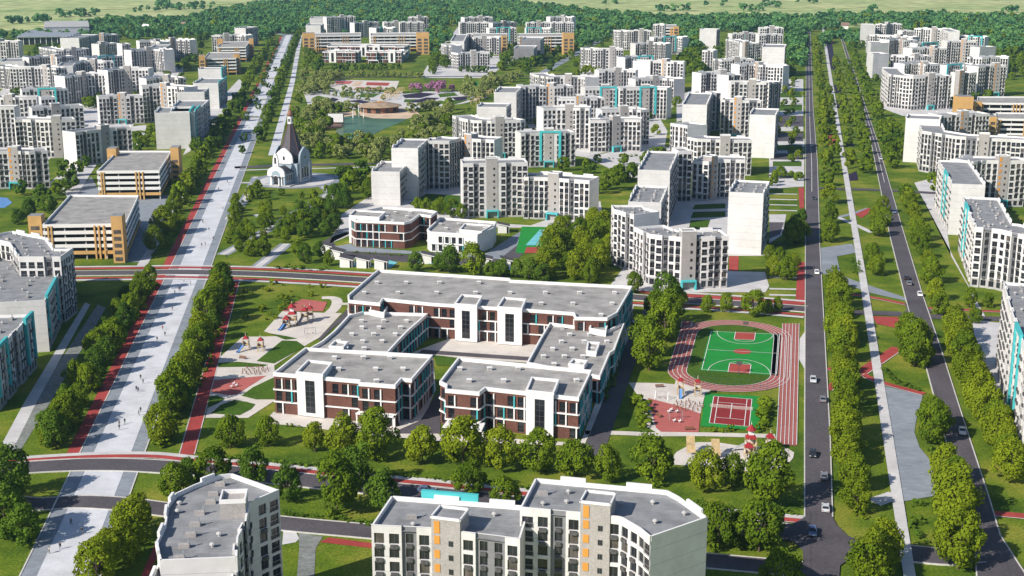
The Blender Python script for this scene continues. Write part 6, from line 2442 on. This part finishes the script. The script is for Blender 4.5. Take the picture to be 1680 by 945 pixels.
def border(pl, w, h, step, mi, off=0.0, wild=.4):
    q = [P(*p) for p in pl]
    for i in range(len(q) - 1):
        t = q[i + 1] - q[i]
        L_ = t.length
        t = t / L_
        n = int(L_ / step)
        for k in range(n):
            if fo.random() < wild:
                continue
            p = q[i] + t * (k + fo.random()) * step + Vector((-t.y, t.x)) * (off + fo.uniform(-w, w))
            hh = h * fo.uniform(.5, 1.4)
            items.append((fo.choice(BUSH), p, hh * fo.uniform(1.1, 1.9), hh, fo.uniform(0, 6), mi))


border([(322, 752), (443, 763), (648, 785), (850, 805), (1194, 838), (1315, 850)], .6, 1.0, .9, 2, 1.5, .15)
border([(465, 845), (550, 852), (610, 862)], .6, 1.0, 1.0, 2, 0, .2)
border([(264, 736), (305, 640), (343, 540), (374, 460)], 2, 1.8, .9, 0, 0, .3)
border([(92, 735), (172, 590), (248, 465)], 2.5, 1.8, 1.2, 2, 0, .4)
border([(258, 425), (340, 265), (380, 195)], 3, 1.7, 1.3, 0, 0, .4)
border([(425, 235), (490, 60)], 3, 1.8, 2, 2, 0, .3)
border([(1395, 850), (1380, 640), (1365, 440)], 3, 1.4, 1.2, 0, 0, .5)
border([(1512, 738), (1530, 760), (1547, 776)], .8, 1.2, .8, 2, 2.2, .2)
border([(1486, 828), (1535, 818)], .8, 1.2, .8, 2, -1.5, .2)
border([(1498, 850), (1513, 893)], 1.5, 1.2, 1, 2, 0, .3)
border([(1402, 425), (1405, 450)], 2, 1.0, .8, 2, 0, .3)
border([(1450, 605), (1470, 628), (1512, 643)], .8, 1.0, .8, 2, 0, .3)
border([(1048, 655), (1058, 705)], 1.5, 2.2, 1.2, 0, 0, .2)
border([(1012, 600), (990, 660)], .8, 1.6, 1.2, 2, 0, .3)
border([(1250, 655), (1250, 705)], 1.0, 2.0, 1.3, 0, 1, .2)
border([(1150, 708), (1250, 710)], .6, 1.8, 4, 0, 0, .2)
border([(395, 340), (372, 400)], 1.5, 1.4, .9, 0, 0, .2)
border([(430, 312), (400, 335)], 2, 1.4, 1, 0, 0, .3)
border([(440, 690), (500, 702), (660, 720), (700, 735)], 1.5, 1.1, 1.6, 0, 0, .4)
border([(380, 470), (350, 560), (330, 640)], 2, 1.8, 3, 0, 0, .4)
border([(395, 480), (480, 485), (460, 510), (420, 530)], 8, 1.6, 1.6, 1, 0, .3)
border([(420, 458), (570, 468)], 1, 1.6, 7, 1, -6, .2)
border([(700, 440), (900, 455)], 3, 1.6, 1.4, 2, 0, .3)
border([(575, 415), (660, 420)], .5, .9, 1.0, 0, 0, .3)
border([(440, 440), (540, 444)], 2, 1.6, 1.6, 2, 0, .3)
border([(1100, 248), (1000, 262)], 2, 1.2, 2, 0, 0, .3)
border([(560, 236), (640, 268), (740, 215)], 6, 1.6, 2.2, 3, 0, .2)
border([(770, 178), (735, 205), (640, 262)], 2, 1.5, 2.2, 2, 0, .2)
border([(640, 155), (700, 150), (760, 150)], 2, 1.2, 2.2, 2, 0, .2)
border([(520, 152), (555, 148), (640, 150)], 2, 1.2, 2.2, 2, 0, .2)
scatter('shrubbery', items, LM)

# ================================================================== CARS
def car_proto():
    root = thing('car', (0, 0, 0), '', 'car', 'cars on the two roads')
    body = bpy.data.materials.new
    b = MB()
    paint = PAINTS[0]
    side = [(-2.25, .35), (-2.3, .75), (-2.05, .92), (-1.5, .98), (.75, .98), (1.6, .86), (2.2, .7), (2.28, .4)]

    def hull(sd, w0, w1, m, zlo=None):
        n = len(sd)
        Lp = [(x, w1 if z > .9 else w0, z) for x, z in sd]
        Rp = [(x, -y, z) for x, y, z in Lp]
        for i in range(n):
            j = (i + 1) % n
            b.face([Lp[i], Lp[j], Rp[j], Rp[i]], m)
        for S in (Lp, Rp[::-1]):
            vs = [Vector(p) for p in S]
            for t_ in tessellate_polygon([vs]):
                b.face([S[i] for i in t_], m)
    hull(side, .92, .88, paint)
    o1 = b.build('body', root)
    c2 = MB()
    lo = [(-1.75, .86), (1.0, .86), (1.0, -.86), (-1.75, -.86)]
    hi = [(-1.3, .68), (.25, .68), (.25, -.68), (-1.3, -.68)]
    for i in range(4):
        j = (i + 1) % 4
        c2.face([(*lo[i], .982), (*lo[j], .982), (*hi[j], 1.42), (*hi[i], 1.42)], M['glass'])
    c2.build('windows', root)
    r_ = MB()
    r_.prism([(-1.34, -.7), (.28, -.7), (.28, .7), (-1.34, .7)], 1.42, 1.49, paint)
    for sx, tx in ((-1.75, -1.3), (1.0, .25), (-.45, -.5)):
        for sy in (-1, 1):
            r_.bar((sx, sy * .865, .98), (tx, sy * .685, 1.44), .09, paint)
    r_.build('roof', root)
    w = MB()
    n = 14
    for k in range(n):
        a0_, a1_ = 2 * math.pi * k / n, 2 * math.pi * (k + 1) / n
        A, Bq = (.34 * math.cos(a0_), .34 * math.sin(a0_)), (.34 * math.cos(a1_), .34 * math.sin(a1_))
        w.face([(A[0], -.12, A[1]), (Bq[0], -.12, Bq[1]), (Bq[0], .12, Bq[1]), (A[0], .12, A[1])], M['tyre'])
        for y in (-.12, .12):
            w.face([(A[0], y, A[1]), (Bq[0], y, Bq[1]), (Bq[0] * .6, y, Bq[1] * .6), (A[0] * .6, y, A[1] * .6)], M['tyre'])
            w.face([(A[0] * .6, y, A[1] * .6), (Bq[0] * .6, y, Bq[1] * .6), (0, y, 0)], M['metal'])
    wm = w.mesh('wheel')
    for x in (-1.4, 1.4):
        for y in (-.84, .84):
            child('wheel', wm, root, (x, y, .34))
    for nm, x, m in (('headlight', 2.2, 'lamp'), ('tail_light', -2.26, 'tail')):
        for y in (-.65, .65):
            h = MB()
            h.box((x, y), .14, .36, .62, .76, M[m])
            h.build(nm, root)
    return root


PAINTS = [mat('paint_' + n, c_, 0.25, 0.02, spec=.6) for n, c_ in (('silver', (.55, .57, .6)), ('white', (.8, .8, .8)), ('black', (.03, .03, .035)), ('grey', (.2, .21, .23)), ('blue', (.1, .14, .25)), ('dark_red', (.25, .03, .03)))]
PN = ['silver', 'white', 'black', 'dark grey', 'dark blue', 'dark red']
proto = car_proto()
md = (P(1324, 100) - P(1322, 700)).normalized()
rd = (P(1480, 400) - P(1600, 840)).normalized()
CARS = [(1333, 749, md, -1, 2, 'black car on the main road beside the lower playground'), (1352, 786, md, 1, 3, 'dark grey car on the main road, nose towards the far end, by the lime trees'),
        (1354, 838, md, 1, 0, 'silver car on the main road just above the lower right crossing'), (1333, 877, md, -1, 4, 'dark blue car in the lower right crossing, nearest of all cars'),
        (1334, 627, md, -1, 0, 'silver car on the main road beside the tennis court'), (1350, 659, md, 1, 3, 'dark grey car on the main road, just behind the silver one by the tennis court'),
        (1335, 328, md, -1, 2, 'black car on the main road at the upper link road'), (1340, 450, md, -1, 1, 'white car on the main road at the grey plaza'),
        (1578, 712, rd, -1, 1, 'white car on the right hand road beside the grey plaza curve'), (1487, 459, rd, 1, 2, 'black car in a pair on the right hand road'),
        (1491, 468, rd, 1, 3, 'dark grey car in a pair on the right hand road'), (1509, 486, rd, -1, 1, 'white car on the right hand road below the pair'),
        (1467, 350, rd, -1, 4, 'dark blue car on the right hand road beside the stepped teal block'), (1445, 262, rd, -1, 0, 'silver car high up on the right hand road'),
        (1327, 190, md, -1, 4, 'tiny dark blue car far up the main road'), (1332, 240, md, 1, 1, 'tiny white car far up the main road'),
        (1332, 130, md, 1, 3, 'tiny grey car at the far end of the main road'),
        (1048, 531, Vector((1, .1)).normalized(), 1, 1, 'white car at the school drive between trees'), (700, 808, Vector((1, -.1)).normalized(), 1, 4, 'dark blue car on the lower road before the lawn row trees')]
for k, (x, y, d_, sg, pc, lb) in enumerate(CARS):
    p = P(x, y)
    z = 9 * LAY + .03 if x > 1300 else 7 * LAY
    a_ = math.atan2(d_.y * sg, d_.x * sg)
    if k == 0:
        car = proto
        car.location, car.rotation_euler.z = (p.x, p.y, z), a_
        car['label'] = lb
    else:
        car = copy_tree(proto, (p.x, p.y, z), a_, lb)
    for ch in car.children:
        if ch.name.split('.')[0] in ('body', 'roof'):
            ch.material_slots[0].link = 'OBJECT'
            ch.material_slots[0].material = PAINTS[pc]

# ================================================================== PEOPLE
SK = mat('skin', (.45, .28, .2), .6, .05)
HAIR = mat('hair', (.04, .03, .025), .7, .05)
CLOTH = [mat('cloth_' + n, c_, .9, .05) for n, c_ in (('black', (.02, .02, .022)), ('navy', (.03, .04, .09)), ('white', (.7, .7, .68)), ('red', (.4, .04, .04)), ('grey', (.18, .18, .19)), ('beige', (.45, .36, .26)))]
CN = ['black', 'navy', 'white', 'red', 'grey', 'beige']


def person_mesh(st, arm):
    """a walking figure: st = stride in metres, grown with skin over a joint skeleton"""
    v = [(0, 0, .95), (0, 0, 1.15), (0, 0, 1.38), (0, 0, 1.50), (0, .02, 1.60), (0, .02, 1.74)]
    e = [(0, 1), (1, 2), (2, 3), (3, 4), (4, 5)]
    r_ = [.15, .135, .15, .06, .095, .085]
    for s_ in (-1, 1):
        f = st * s_
        b0 = len(v)
        v += [(.1 * s_, f * .1, .88), (.11 * s_, f * .45 + .04, .5), (.11 * s_, f * .9 - .02, .09), (.115 * s_, f * .9 + .14, .04)]
        e += [(0, b0), (b0, b0 + 1), (b0 + 1, b0 + 2), (b0 + 2, b0 + 3)]
        r_ += [.09, .06, .042, .04]
        b1 = len(v)
        g = -arm * s_
        v += [(.19 * s_, 0, 1.42), (.24 * s_, g * .3 - .03, 1.14), (.25 * s_, g * .7 + .05, .9), (.25 * s_, g * .8 + .08, .8)]
        e += [(2, b1), (b1, b1 + 1), (b1 + 1, b1 + 2), (b1 + 2, b1 + 3)]
        r_ += [.065, .048, .036, .038]
    me = bpy.data.meshes.new('tmp')
    me.from_pydata(v, e, [])
    o = bpy.data.objects.new('tmp', me)
    COL.objects.link(o)
    sm_ = o.modifiers.new('s', 'SKIN')
    sd = me.skin_vertices[0].data if len(me.skin_vertices) else None
    if sd is None:
        bm = bmesh.new()
        bm.from_mesh(me)
        bm.verts.layers.skin.verify()
        bm.to_mesh(me)
        bm.free()
        sd = me.skin_vertices[0].data
    for i, rr in enumerate(r_):
        sd[i].radius = (rr, rr)
    sd[0].use_root = True
    sb = o.modifiers.new('u', 'SUBSURF')
    sb.levels = sb.render_levels = 1
    dg = bpy.context.evaluated_depsgraph_get()
    out = bpy.data.meshes.new_from_object(o.evaluated_get(dg))
    bpy.data.objects.remove(o)
    out.name = 'person'
    return out


def dress(me, top, low):
    m2 = me.copy()
    m2.materials.clear()
    for m in (SK, HAIR, CLOTH[top], CLOTH[low], M['tyre']):
        m2.materials.append(m)
    idx = []
    for p in m2.polygons:
        c_ = p.center
        hand = abs(c_.x) > .2 and c_.z < .88
        if c_.z > 1.66 or (c_.z > 1.58 and c_.y < 0):
            idx.append(1)
        elif c_.z > 1.46 or hand:
            idx.append(0)
        elif c_.z > .93:
            idx.append(2)
        elif c_.z > .1:
            idx.append(3)
        else:
            idx.append(4)
    m2.polygons.foreach_set('material_index', idx)
    return m2


POSES = [person_mesh(.28, .22), person_mesh(-.3, .3), person_mesh(.08, .05), person_mesh(.42, .35)]
DRESSED = {}
PEOPLE = [(287, 482), (294, 478), (283, 510), (267, 542), (271, 552), (258, 560), (231, 623), (235, 630), (224, 642), (227, 644), (231, 677), (228, 682), (205, 696), (196, 699), (302, 463), (313, 468), (117, 862), (135, 877), (99, 902), (81, 909), (196, 706),
          (333, 367), (350, 394), (331, 405), (337, 403), (343, 379), (376, 338), (376, 304), (373, 300), (359, 313), (366, 344), (372, 424), (375, 380), (296, 477), (409, 212), (398, 226)]
pr = random.Random(9)
PEOPLE.sort(key=lambda a_: -a_[1])
for k, (x, y) in enumerate(PEOPLE):
    p = P(x, y)
    top, low, ps = pr.choice((0, 0, 1, 1, 2, 3, 4, 5)), pr.choice((0, 0, 1, 4)), pr.randrange(4)
    if (top, low, ps) not in DRESSED:
        DRESSED[top, low, ps] = dress(POSES[ps], top, low)
    o = bpy.data.objects.new('person', DRESSED[top, low, ps])
    COL.objects.link(o)
    o.location = (p.x, p.y, 3 * LAY + .03)
    o.rotation_euler.z = pr.uniform(0, 6.28) if pr.random() < .3 else pr.choice((.25, 3.4)) + pr.uniform(-.2, .2)
    where = 'below the lower road' if y > 830 else 'below the cross road' if y > 455 else 'above the cross road'
    tag(o, f'{ordinal(k + 1)} nearest walker, in {CN[top]} top, on the promenade {where}', 'person', 'people strolling on the promenade')

# ================================================================== PLAY EQUIPMENT, SPORT
def play_tower(x, y, w, h, label, slide=None, roofs=1, rcol='play_red', ladder=True):
    p = P(x, y)
    t = thing('play_tower', (p.x, p.y, 0), label, 'play tower', 'red roofed play towers')
    for sx in (-1, 1):
        for sy in (-1, 1):
            b = MB()
            b.box(p + Vector((sx * w / 2, sy * w / 2)), .16, .16, 0.1, h, M['timber'])
            b.build('post', t)
    b = MB()
    b.box(p, w + .2, w + .2, h * .48, h * .48 + .15, M['timber'])
    for sx, sy, a0, a1 in ((0, w / 2, w, .08), (w / 2, 0, .08, w), (-w / 2, 0, .08, w)):
        b.box(p + Vector((sx, sy)), a0 * .96, a1 * .96, h * .48 + .153, h * .48 + .95, M['sand'])
    b.build('deck', t)
    b = MB()
    b.cone(p, w * .74, .08, h, h + w * .58, M[rcol], 4, a0=math.pi / 4)
    b.cone(p, w * .74, w * .74, h - .12, h, M[rcol], 4, a0=math.pi / 4)
    b.build('roof', t)
    if roofs > 1:
        b = MB()
        b.box(p, w * .5, w * .5, h + w * .3, h + w * .62 + .5, M['trim'])
        b.build('lantern', t)
        b = MB()
        b.cone(p, w * .55, .06, h + w * .62 + .5, h + w * .62 + 2.0, M[rcol], 8, a0=.39)
        b.build('upper_roof', t)
    b = MB()
    zt = h + w * .62 + (2.0 if roofs > 1 else 0)
    b.cone(p, .09, .01, zt - .1, zt + 1.0, M['trim'], 6)
    b.build('finial', t)
    if slide:
        dx, dy, L_, m = slide
        d_ = Vector((dx, dy)).normalized()
        a_, b_ = p + d_ * w * .5, p + d_ * (w * .5 + L_)
        s_ = Vector((-d_.y, d_.x)) * .42
        g = MB()
        z0 = h * .48 + .1
        pr_ = [(0, z0), (.12, z0 - .05), (.8, .35), (1, .22)]
        for (u0, za), (u1, zb) in zip(pr_[:-1], pr_[1:]):
            A, Bq = a_.lerp(b_, u0), a_.lerp(b_, u1)
            g.face([(*(A - s_), za), (*(Bq - s_), zb), (*(Bq + s_), zb), (*(A + s_), za)], M[m])
            for q in (s_, -s_):
                g.face([(*(A + q), za - .05), (*(Bq + q), zb - .05), (*(Bq + q), zb + .3), (*(A + q), za + .3)], M[m])
        g.build('slide', t)
    if ladder:
        g = MB()
        for s_ in (-.3, .3):
            g.bar((p.x + w / 2 + 1.3, p.y + s_, .1), (p.x + w / 2, p.y + s_, h * .5), .08, M['metal'])
        for k in range(5):
            u_ = k / 5 + .1
            g.bar((p.x + w / 2 + 1.3 * (1 - u_), p.y - .3, .1 + h * .5 * u_), (p.x + w / 2 + 1.3 * (1 - u_), p.y + .3, .1 + h * .5 * u_), .06, M['metal'])
        g.build('ladder', t)
    return t


play_tower(480, 534, 2.8, 4.4, 'biggest red roofed play tower with a two tier roof at the school playground', (-.5, -1, 5, 'play_blue'), 2)
play_tower(470, 537, 2.2, 3.2, 'lower red roofed play tower joined left of the biggest one', (-.4, -1, 4, 'play_blue'))
play_tower(500, 528, 2.2, 4.2, 'red roofed play tower with the grey slide, right of the biggest one', (-.35, -1, 5, 'metal'))
play_tower(509, 526, 1.9, 4.6, 'slim red roofed play tower at the right end of the school playground')
play_tower(404, 574, 1.8, 4.0, 'red roofed play tower with a blue slide near the red walk', (-.6, -1, 3.6, 'play_blue'))
play_tower(428, 577, 1.8, 4.0, 'red roofed play tower without slide near the red walk')
play_tower(1116, 648, 1.6, 4.6, 'red roofed play tower with a blue slide beside the running track', (-.1, -1, 3.2, 'play_blue'))
play_tower(1144, 650, 1.6, 4.6, 'red roofed play tower without slide beside the tennis court')
play_tower(1231, 742, 2.6, 4.2, 'large red roofed play tower with a two tier roof at the lower playground', (-1, .25, 4, 'metal'), 2)
play_tower(1228, 752, 2.1, 3.3, 'lower red roofed play tower in front of the two tier one, lower playground', (.1, -1, 3.4, 'metal'))
play_tower(1263, 740, 2.0, 4.0, 'small red roofed play tower beside the end of the running straight')

for k, (x, y, lb) in enumerate(((1133, 744, 'left timber shelter with sloping plank roof on the lower playground'), (1174, 749, 'right timber shelter with sloping plank roof on the lower playground'))):
    p = P(x, y)
    t = thing('timber_shelter', (p.x, p.y, 0), lb, 'shelter', 'timber shelters of the lower playground')
    for sx in (-1, 1):
        for sy in (-1.2, 1.8):
            b = MB()
            b.box(p + Vector((sx * .95, sy * .85)), .12, .12, .1, 1.4 if sy < 0 else 4.0, M['timber'])
            b.build('post', t)
    for (y0, z0, y1, z1) in ((-1.7, 1.0, -.1, 2.6), (.05, 2.7, 1.7, 4.3)):
        b = MB()
        A = [(p.x - 1.1, p.y + y0, z0), (p.x + 1.1, p.y + y0, z0), (p.x + 1.1, p.y + y1, z1), (p.x - 1.1, p.y + y1, z1)]
        b.face(A, M['timber'])
        b.face([(x_, y_, z_ - .1) for x_, y_, z_ in A], M['timber'])
        for i in range(4):
            j = (i + 1) % 4
            b.face([A[i], A[j], (A[j][0], A[j][1], A[j][2] - .1), (A[i][0], A[i][1], A[i][2] - .1)], M['timber'])
        b.build('roof_panel', t)


def swing(x, y, a_, label, seats=2):
    p = P(x, y)
    t = thing('swing', (p.x, p.y, 0), label, 'swing', None)
    ux, uy = math.cos(a_), math.sin(a_)
    g = MB()
    for s_ in (-1.9, 1.9):
        for f in (-1, 1):
            g.bar((p.x + ux * s_ - uy * f, p.y + uy * s_ + ux * f, .1), (p.x + ux * s_, p.y + uy * s_, 2.4), .1, M['metal'])
    g.bar((p.x - ux * 1.9, p.y - uy * 1.9, 2.4), (p.x + ux * 1.9, p.y + uy * 1.9, 2.4), .1, M['metal'])
    g.build('frame', t)
    for k in range(seats):
        c_ = -.9 + 1.8 * k
        g = MB()
        for f in (-.25, .25):
            g.bar((p.x + ux * (c_ + f), p.y + uy * (c_ + f), .6), (p.x + ux * (c_ + f), p.y + uy * (c_ + f), 2.4), .03, M['frame'])
        g.box((p.x + ux * c_, p.y + uy * c_), .6, .3, .55, .62, M['play_red'], a_)
        g.build('seat', t)


swing(509, 549, .3, 'thin metal swing frame on the pale school playground')
swing(1086, 655, -.4, 'metal climbing swing on the pale playground right of the school')
swing(1108, 688, .1, 'metal swing frame on the red surface left of the tennis court')
for k, (x, y, lb) in enumerate(((384, 632, 'upper white spring rider on the red surface by the red walk'), (388, 635, 'right white spring rider on the red surface by the red walk'), (380, 637, 'lower white spring rider on the red surface by the red walk'),
                                (1101, 675, 'upper white spring rider left of the tennis court'), (1110, 678, 'right white spring rider left of the tennis court'), (1097, 678, 'leftmost white spring rider left of the tennis court'),
                                (1106, 693, 'left white round seat on the red surface near the tennis court'), (1115, 694, 'right white round seat on the red surface near the tennis court'))):
    p = P(x, y)
    t = thing('spring_rider', (p.x, p.y, 0), lb, 'spring rider', 'white spring riders')
    b = MB()
    b.cone(p, .15, .15, .1, .5, M['metal'], 8)
    b.build('spring', t)
    b = MB()
    b.cone(p, .35, .5, .5, .75, M['trim'], 10)
    b.box(p + Vector((.25, 0)), .15, .4, .75, 1.25, M['trim'])
    b.build('seat', t)
peg = MB()
peg.cone((0, 0), .16, .14, .1, .55, M['copper'], 8)
PEG = peg.mesh('peg')
for (x, y, lb) in ((418, 609, 'pattern of low brown stepping pegs on the pale surface near the red walk'), (1129, 667, 'cluster of low dark stepping pegs beside the tennis court')):
    p = P(x, y)
    t = thing('stepping_pegs', (p.x, p.y, 0), lb, 'stepping pegs')
    for k in range(36):
        a_ = k * 2.4
        r_ = .62 * math.sqrt(k + .5)
        child('peg', PEG, t, (p.x + r_ * math.cos(a_) * 1.2, p.y + r_ * math.sin(a_) * 1.3, 0), 0, (1, 1, 1 + (k % 3) * .3))
for (x, y, a_, lb) in ((398, 589, -.4, 'dark curved bench on the pale play area near the red walk'), (1082, 636, .1, 'dark bench at the top of the right playground'), (1080, 684, -1.2, 'dark bench on the red surface at the left'), (1131, 706, 0, 'dark bench along the lower edge of the red surface')):
    p = P(x, y)
    t = thing('bench', (p.x, p.y, 0), lb, 'bench', 'benches of the playgrounds')
    b = MB()
    b.box(p, 2.6, .5, .5, .58, M['copper'], a_)
    b.build('seat', t)
    b = MB()
    b.box(p + Vector((-math.sin(a_), math.cos(a_))) * .28, 2.6, .08, .62, 1.0, M['copper'], a_)
    b.build('backrest', t)
    for s_ in (-1, 1):
        b = MB()
        b.box(p + Vector((math.cos(a_), math.sin(a_))) * s_ * 1.0, .12, .45, .1, .5, M['frame'], a_)
        b.build('leg', t)
for k, (tt, sg, lb) in enumerate(((0.0, 1, 'basketball hoop at the far end of the green ball court'), (1.0, -1, 'basketball hoop at the near end of the green ball court'))):
    p = cq(.5, tt) - v * (sg * -1.2)
    t = thing('basketball_hoop', (p.x, p.y, 0), lb, 'hoop', 'hoops of the ball court')
    d_ = -v * sg
    b = MB()
    b.box(p, .18, .18, .1, 3.2, M['frame'])
    b.bar((p.x, p.y, 3.1), (p.x + d_.x * 1.1, p.y + d_.y * 1.1, 3.3), .14, M['frame'])
    b.build('post', t)
    b = MB()
    pp = p + d_ * 1.15
    b.box(pp, 1.8, .08, 2.9, 4.0, M['basket'], math.atan2(u.y, u.x))
    b.build('backboard', t)
    b = MB()
    for j in range(10):
        a0_, a1_ = j * math.pi / 5, (j + 1) * math.pi / 5
        c_ = pp + d_ * .35
        b.bar((c_.x + .25 * math.cos(a0_), c_.y + .25 * math.sin(a0_), 3.05), (c_.x + .25 * math.cos(a1_), c_.y + .25 * math.sin(a1_), 3.05), .04, M['orange'])
    b.build('ring', t)
p = tq(.5, .5)
t = thing('tennis_net', (p.x, p.y, 0), 'pale net across the claret tennis court', 'net')
A, Bq = tq(-.06, .42), tq(1.06, .42)
b = MB()
for k in range(30):
    a_, c_ = A.lerp(Bq, k / 30), A.lerp(Bq, (k + 1) / 30)
    b.bar((*a_, .2), (*a_, 1.15), .05, M['sand'])
    for z in (.35, .6, .85, 1.12):
        b.bar((*a_, z), (*c_, z), .06, M['trim'] if z > 1 else M['sand'])
b.build('net_mesh', t)
for q in (A, Bq):
    b = MB()
    b.box(q, .12, .12, .1, 1.3, M['frame'])
    b.build('post', t)
A, Bq = P(1130, 632), P(1258, 641)
t = thing('sports_fence', (A.x, A.y, 0), 'thin dark fence between the running track and the tennis court', 'fence')
Cq = P(1157, 646)
N = 12
for k in range(N + 1):
    q = A.lerp(Bq, k / N)
    b = MB()
    b.box(q, .08, .08, 0, 3.0, M['frame'])
    b.build('post', t)
b = MB()
for z in (1.5, 3.0):
    b.bar((*A, z), (*Bq, z), .05, M['frame'])
b.build('rail', t)

# fountain jets in the pond and stalls on the promenade
p = P(588, 193)
t = thing('fountain', (p.x, p.y, 0), 'white fountain jets rising at the pond edge', 'fountain')
for k in range(3):
    b = MB()
    b.cone(p + Vector(((k - 1) * 4.0, k % 2 * 3)), .5, .15, .1, 7 + k % 2 * 3, M['trim'], 8)
    b.build('jet', t)
for k, (x, y, lb) in enumerate(((418, 194, 'pale planter box on the promenade above the small tree'), (406, 220, 'second pale planter box on the promenade, nearer than the first'), (433, 165, 'third pale planter box on the promenade, beyond the first'), (446, 130, 'farthest pale planter box on the promenade'))):
    p = P(x, y)
    t = thing('planter_box', (p.x, p.y, 0), lb, 'planter', 'planter boxes on the promenade')
    b = MB()
    b.box(p, 6.5, 3.4, .1, 1.1, M['concrete'], .2)
    b.build('tub', t)
    b = MB()
    b.box(p, 5.7, 2.6, 1.103, 1.35, M['turf'], .2)
    b.build('planting', t)

for o in scene.objects:
    if '_w' in o:
        del o['_w']
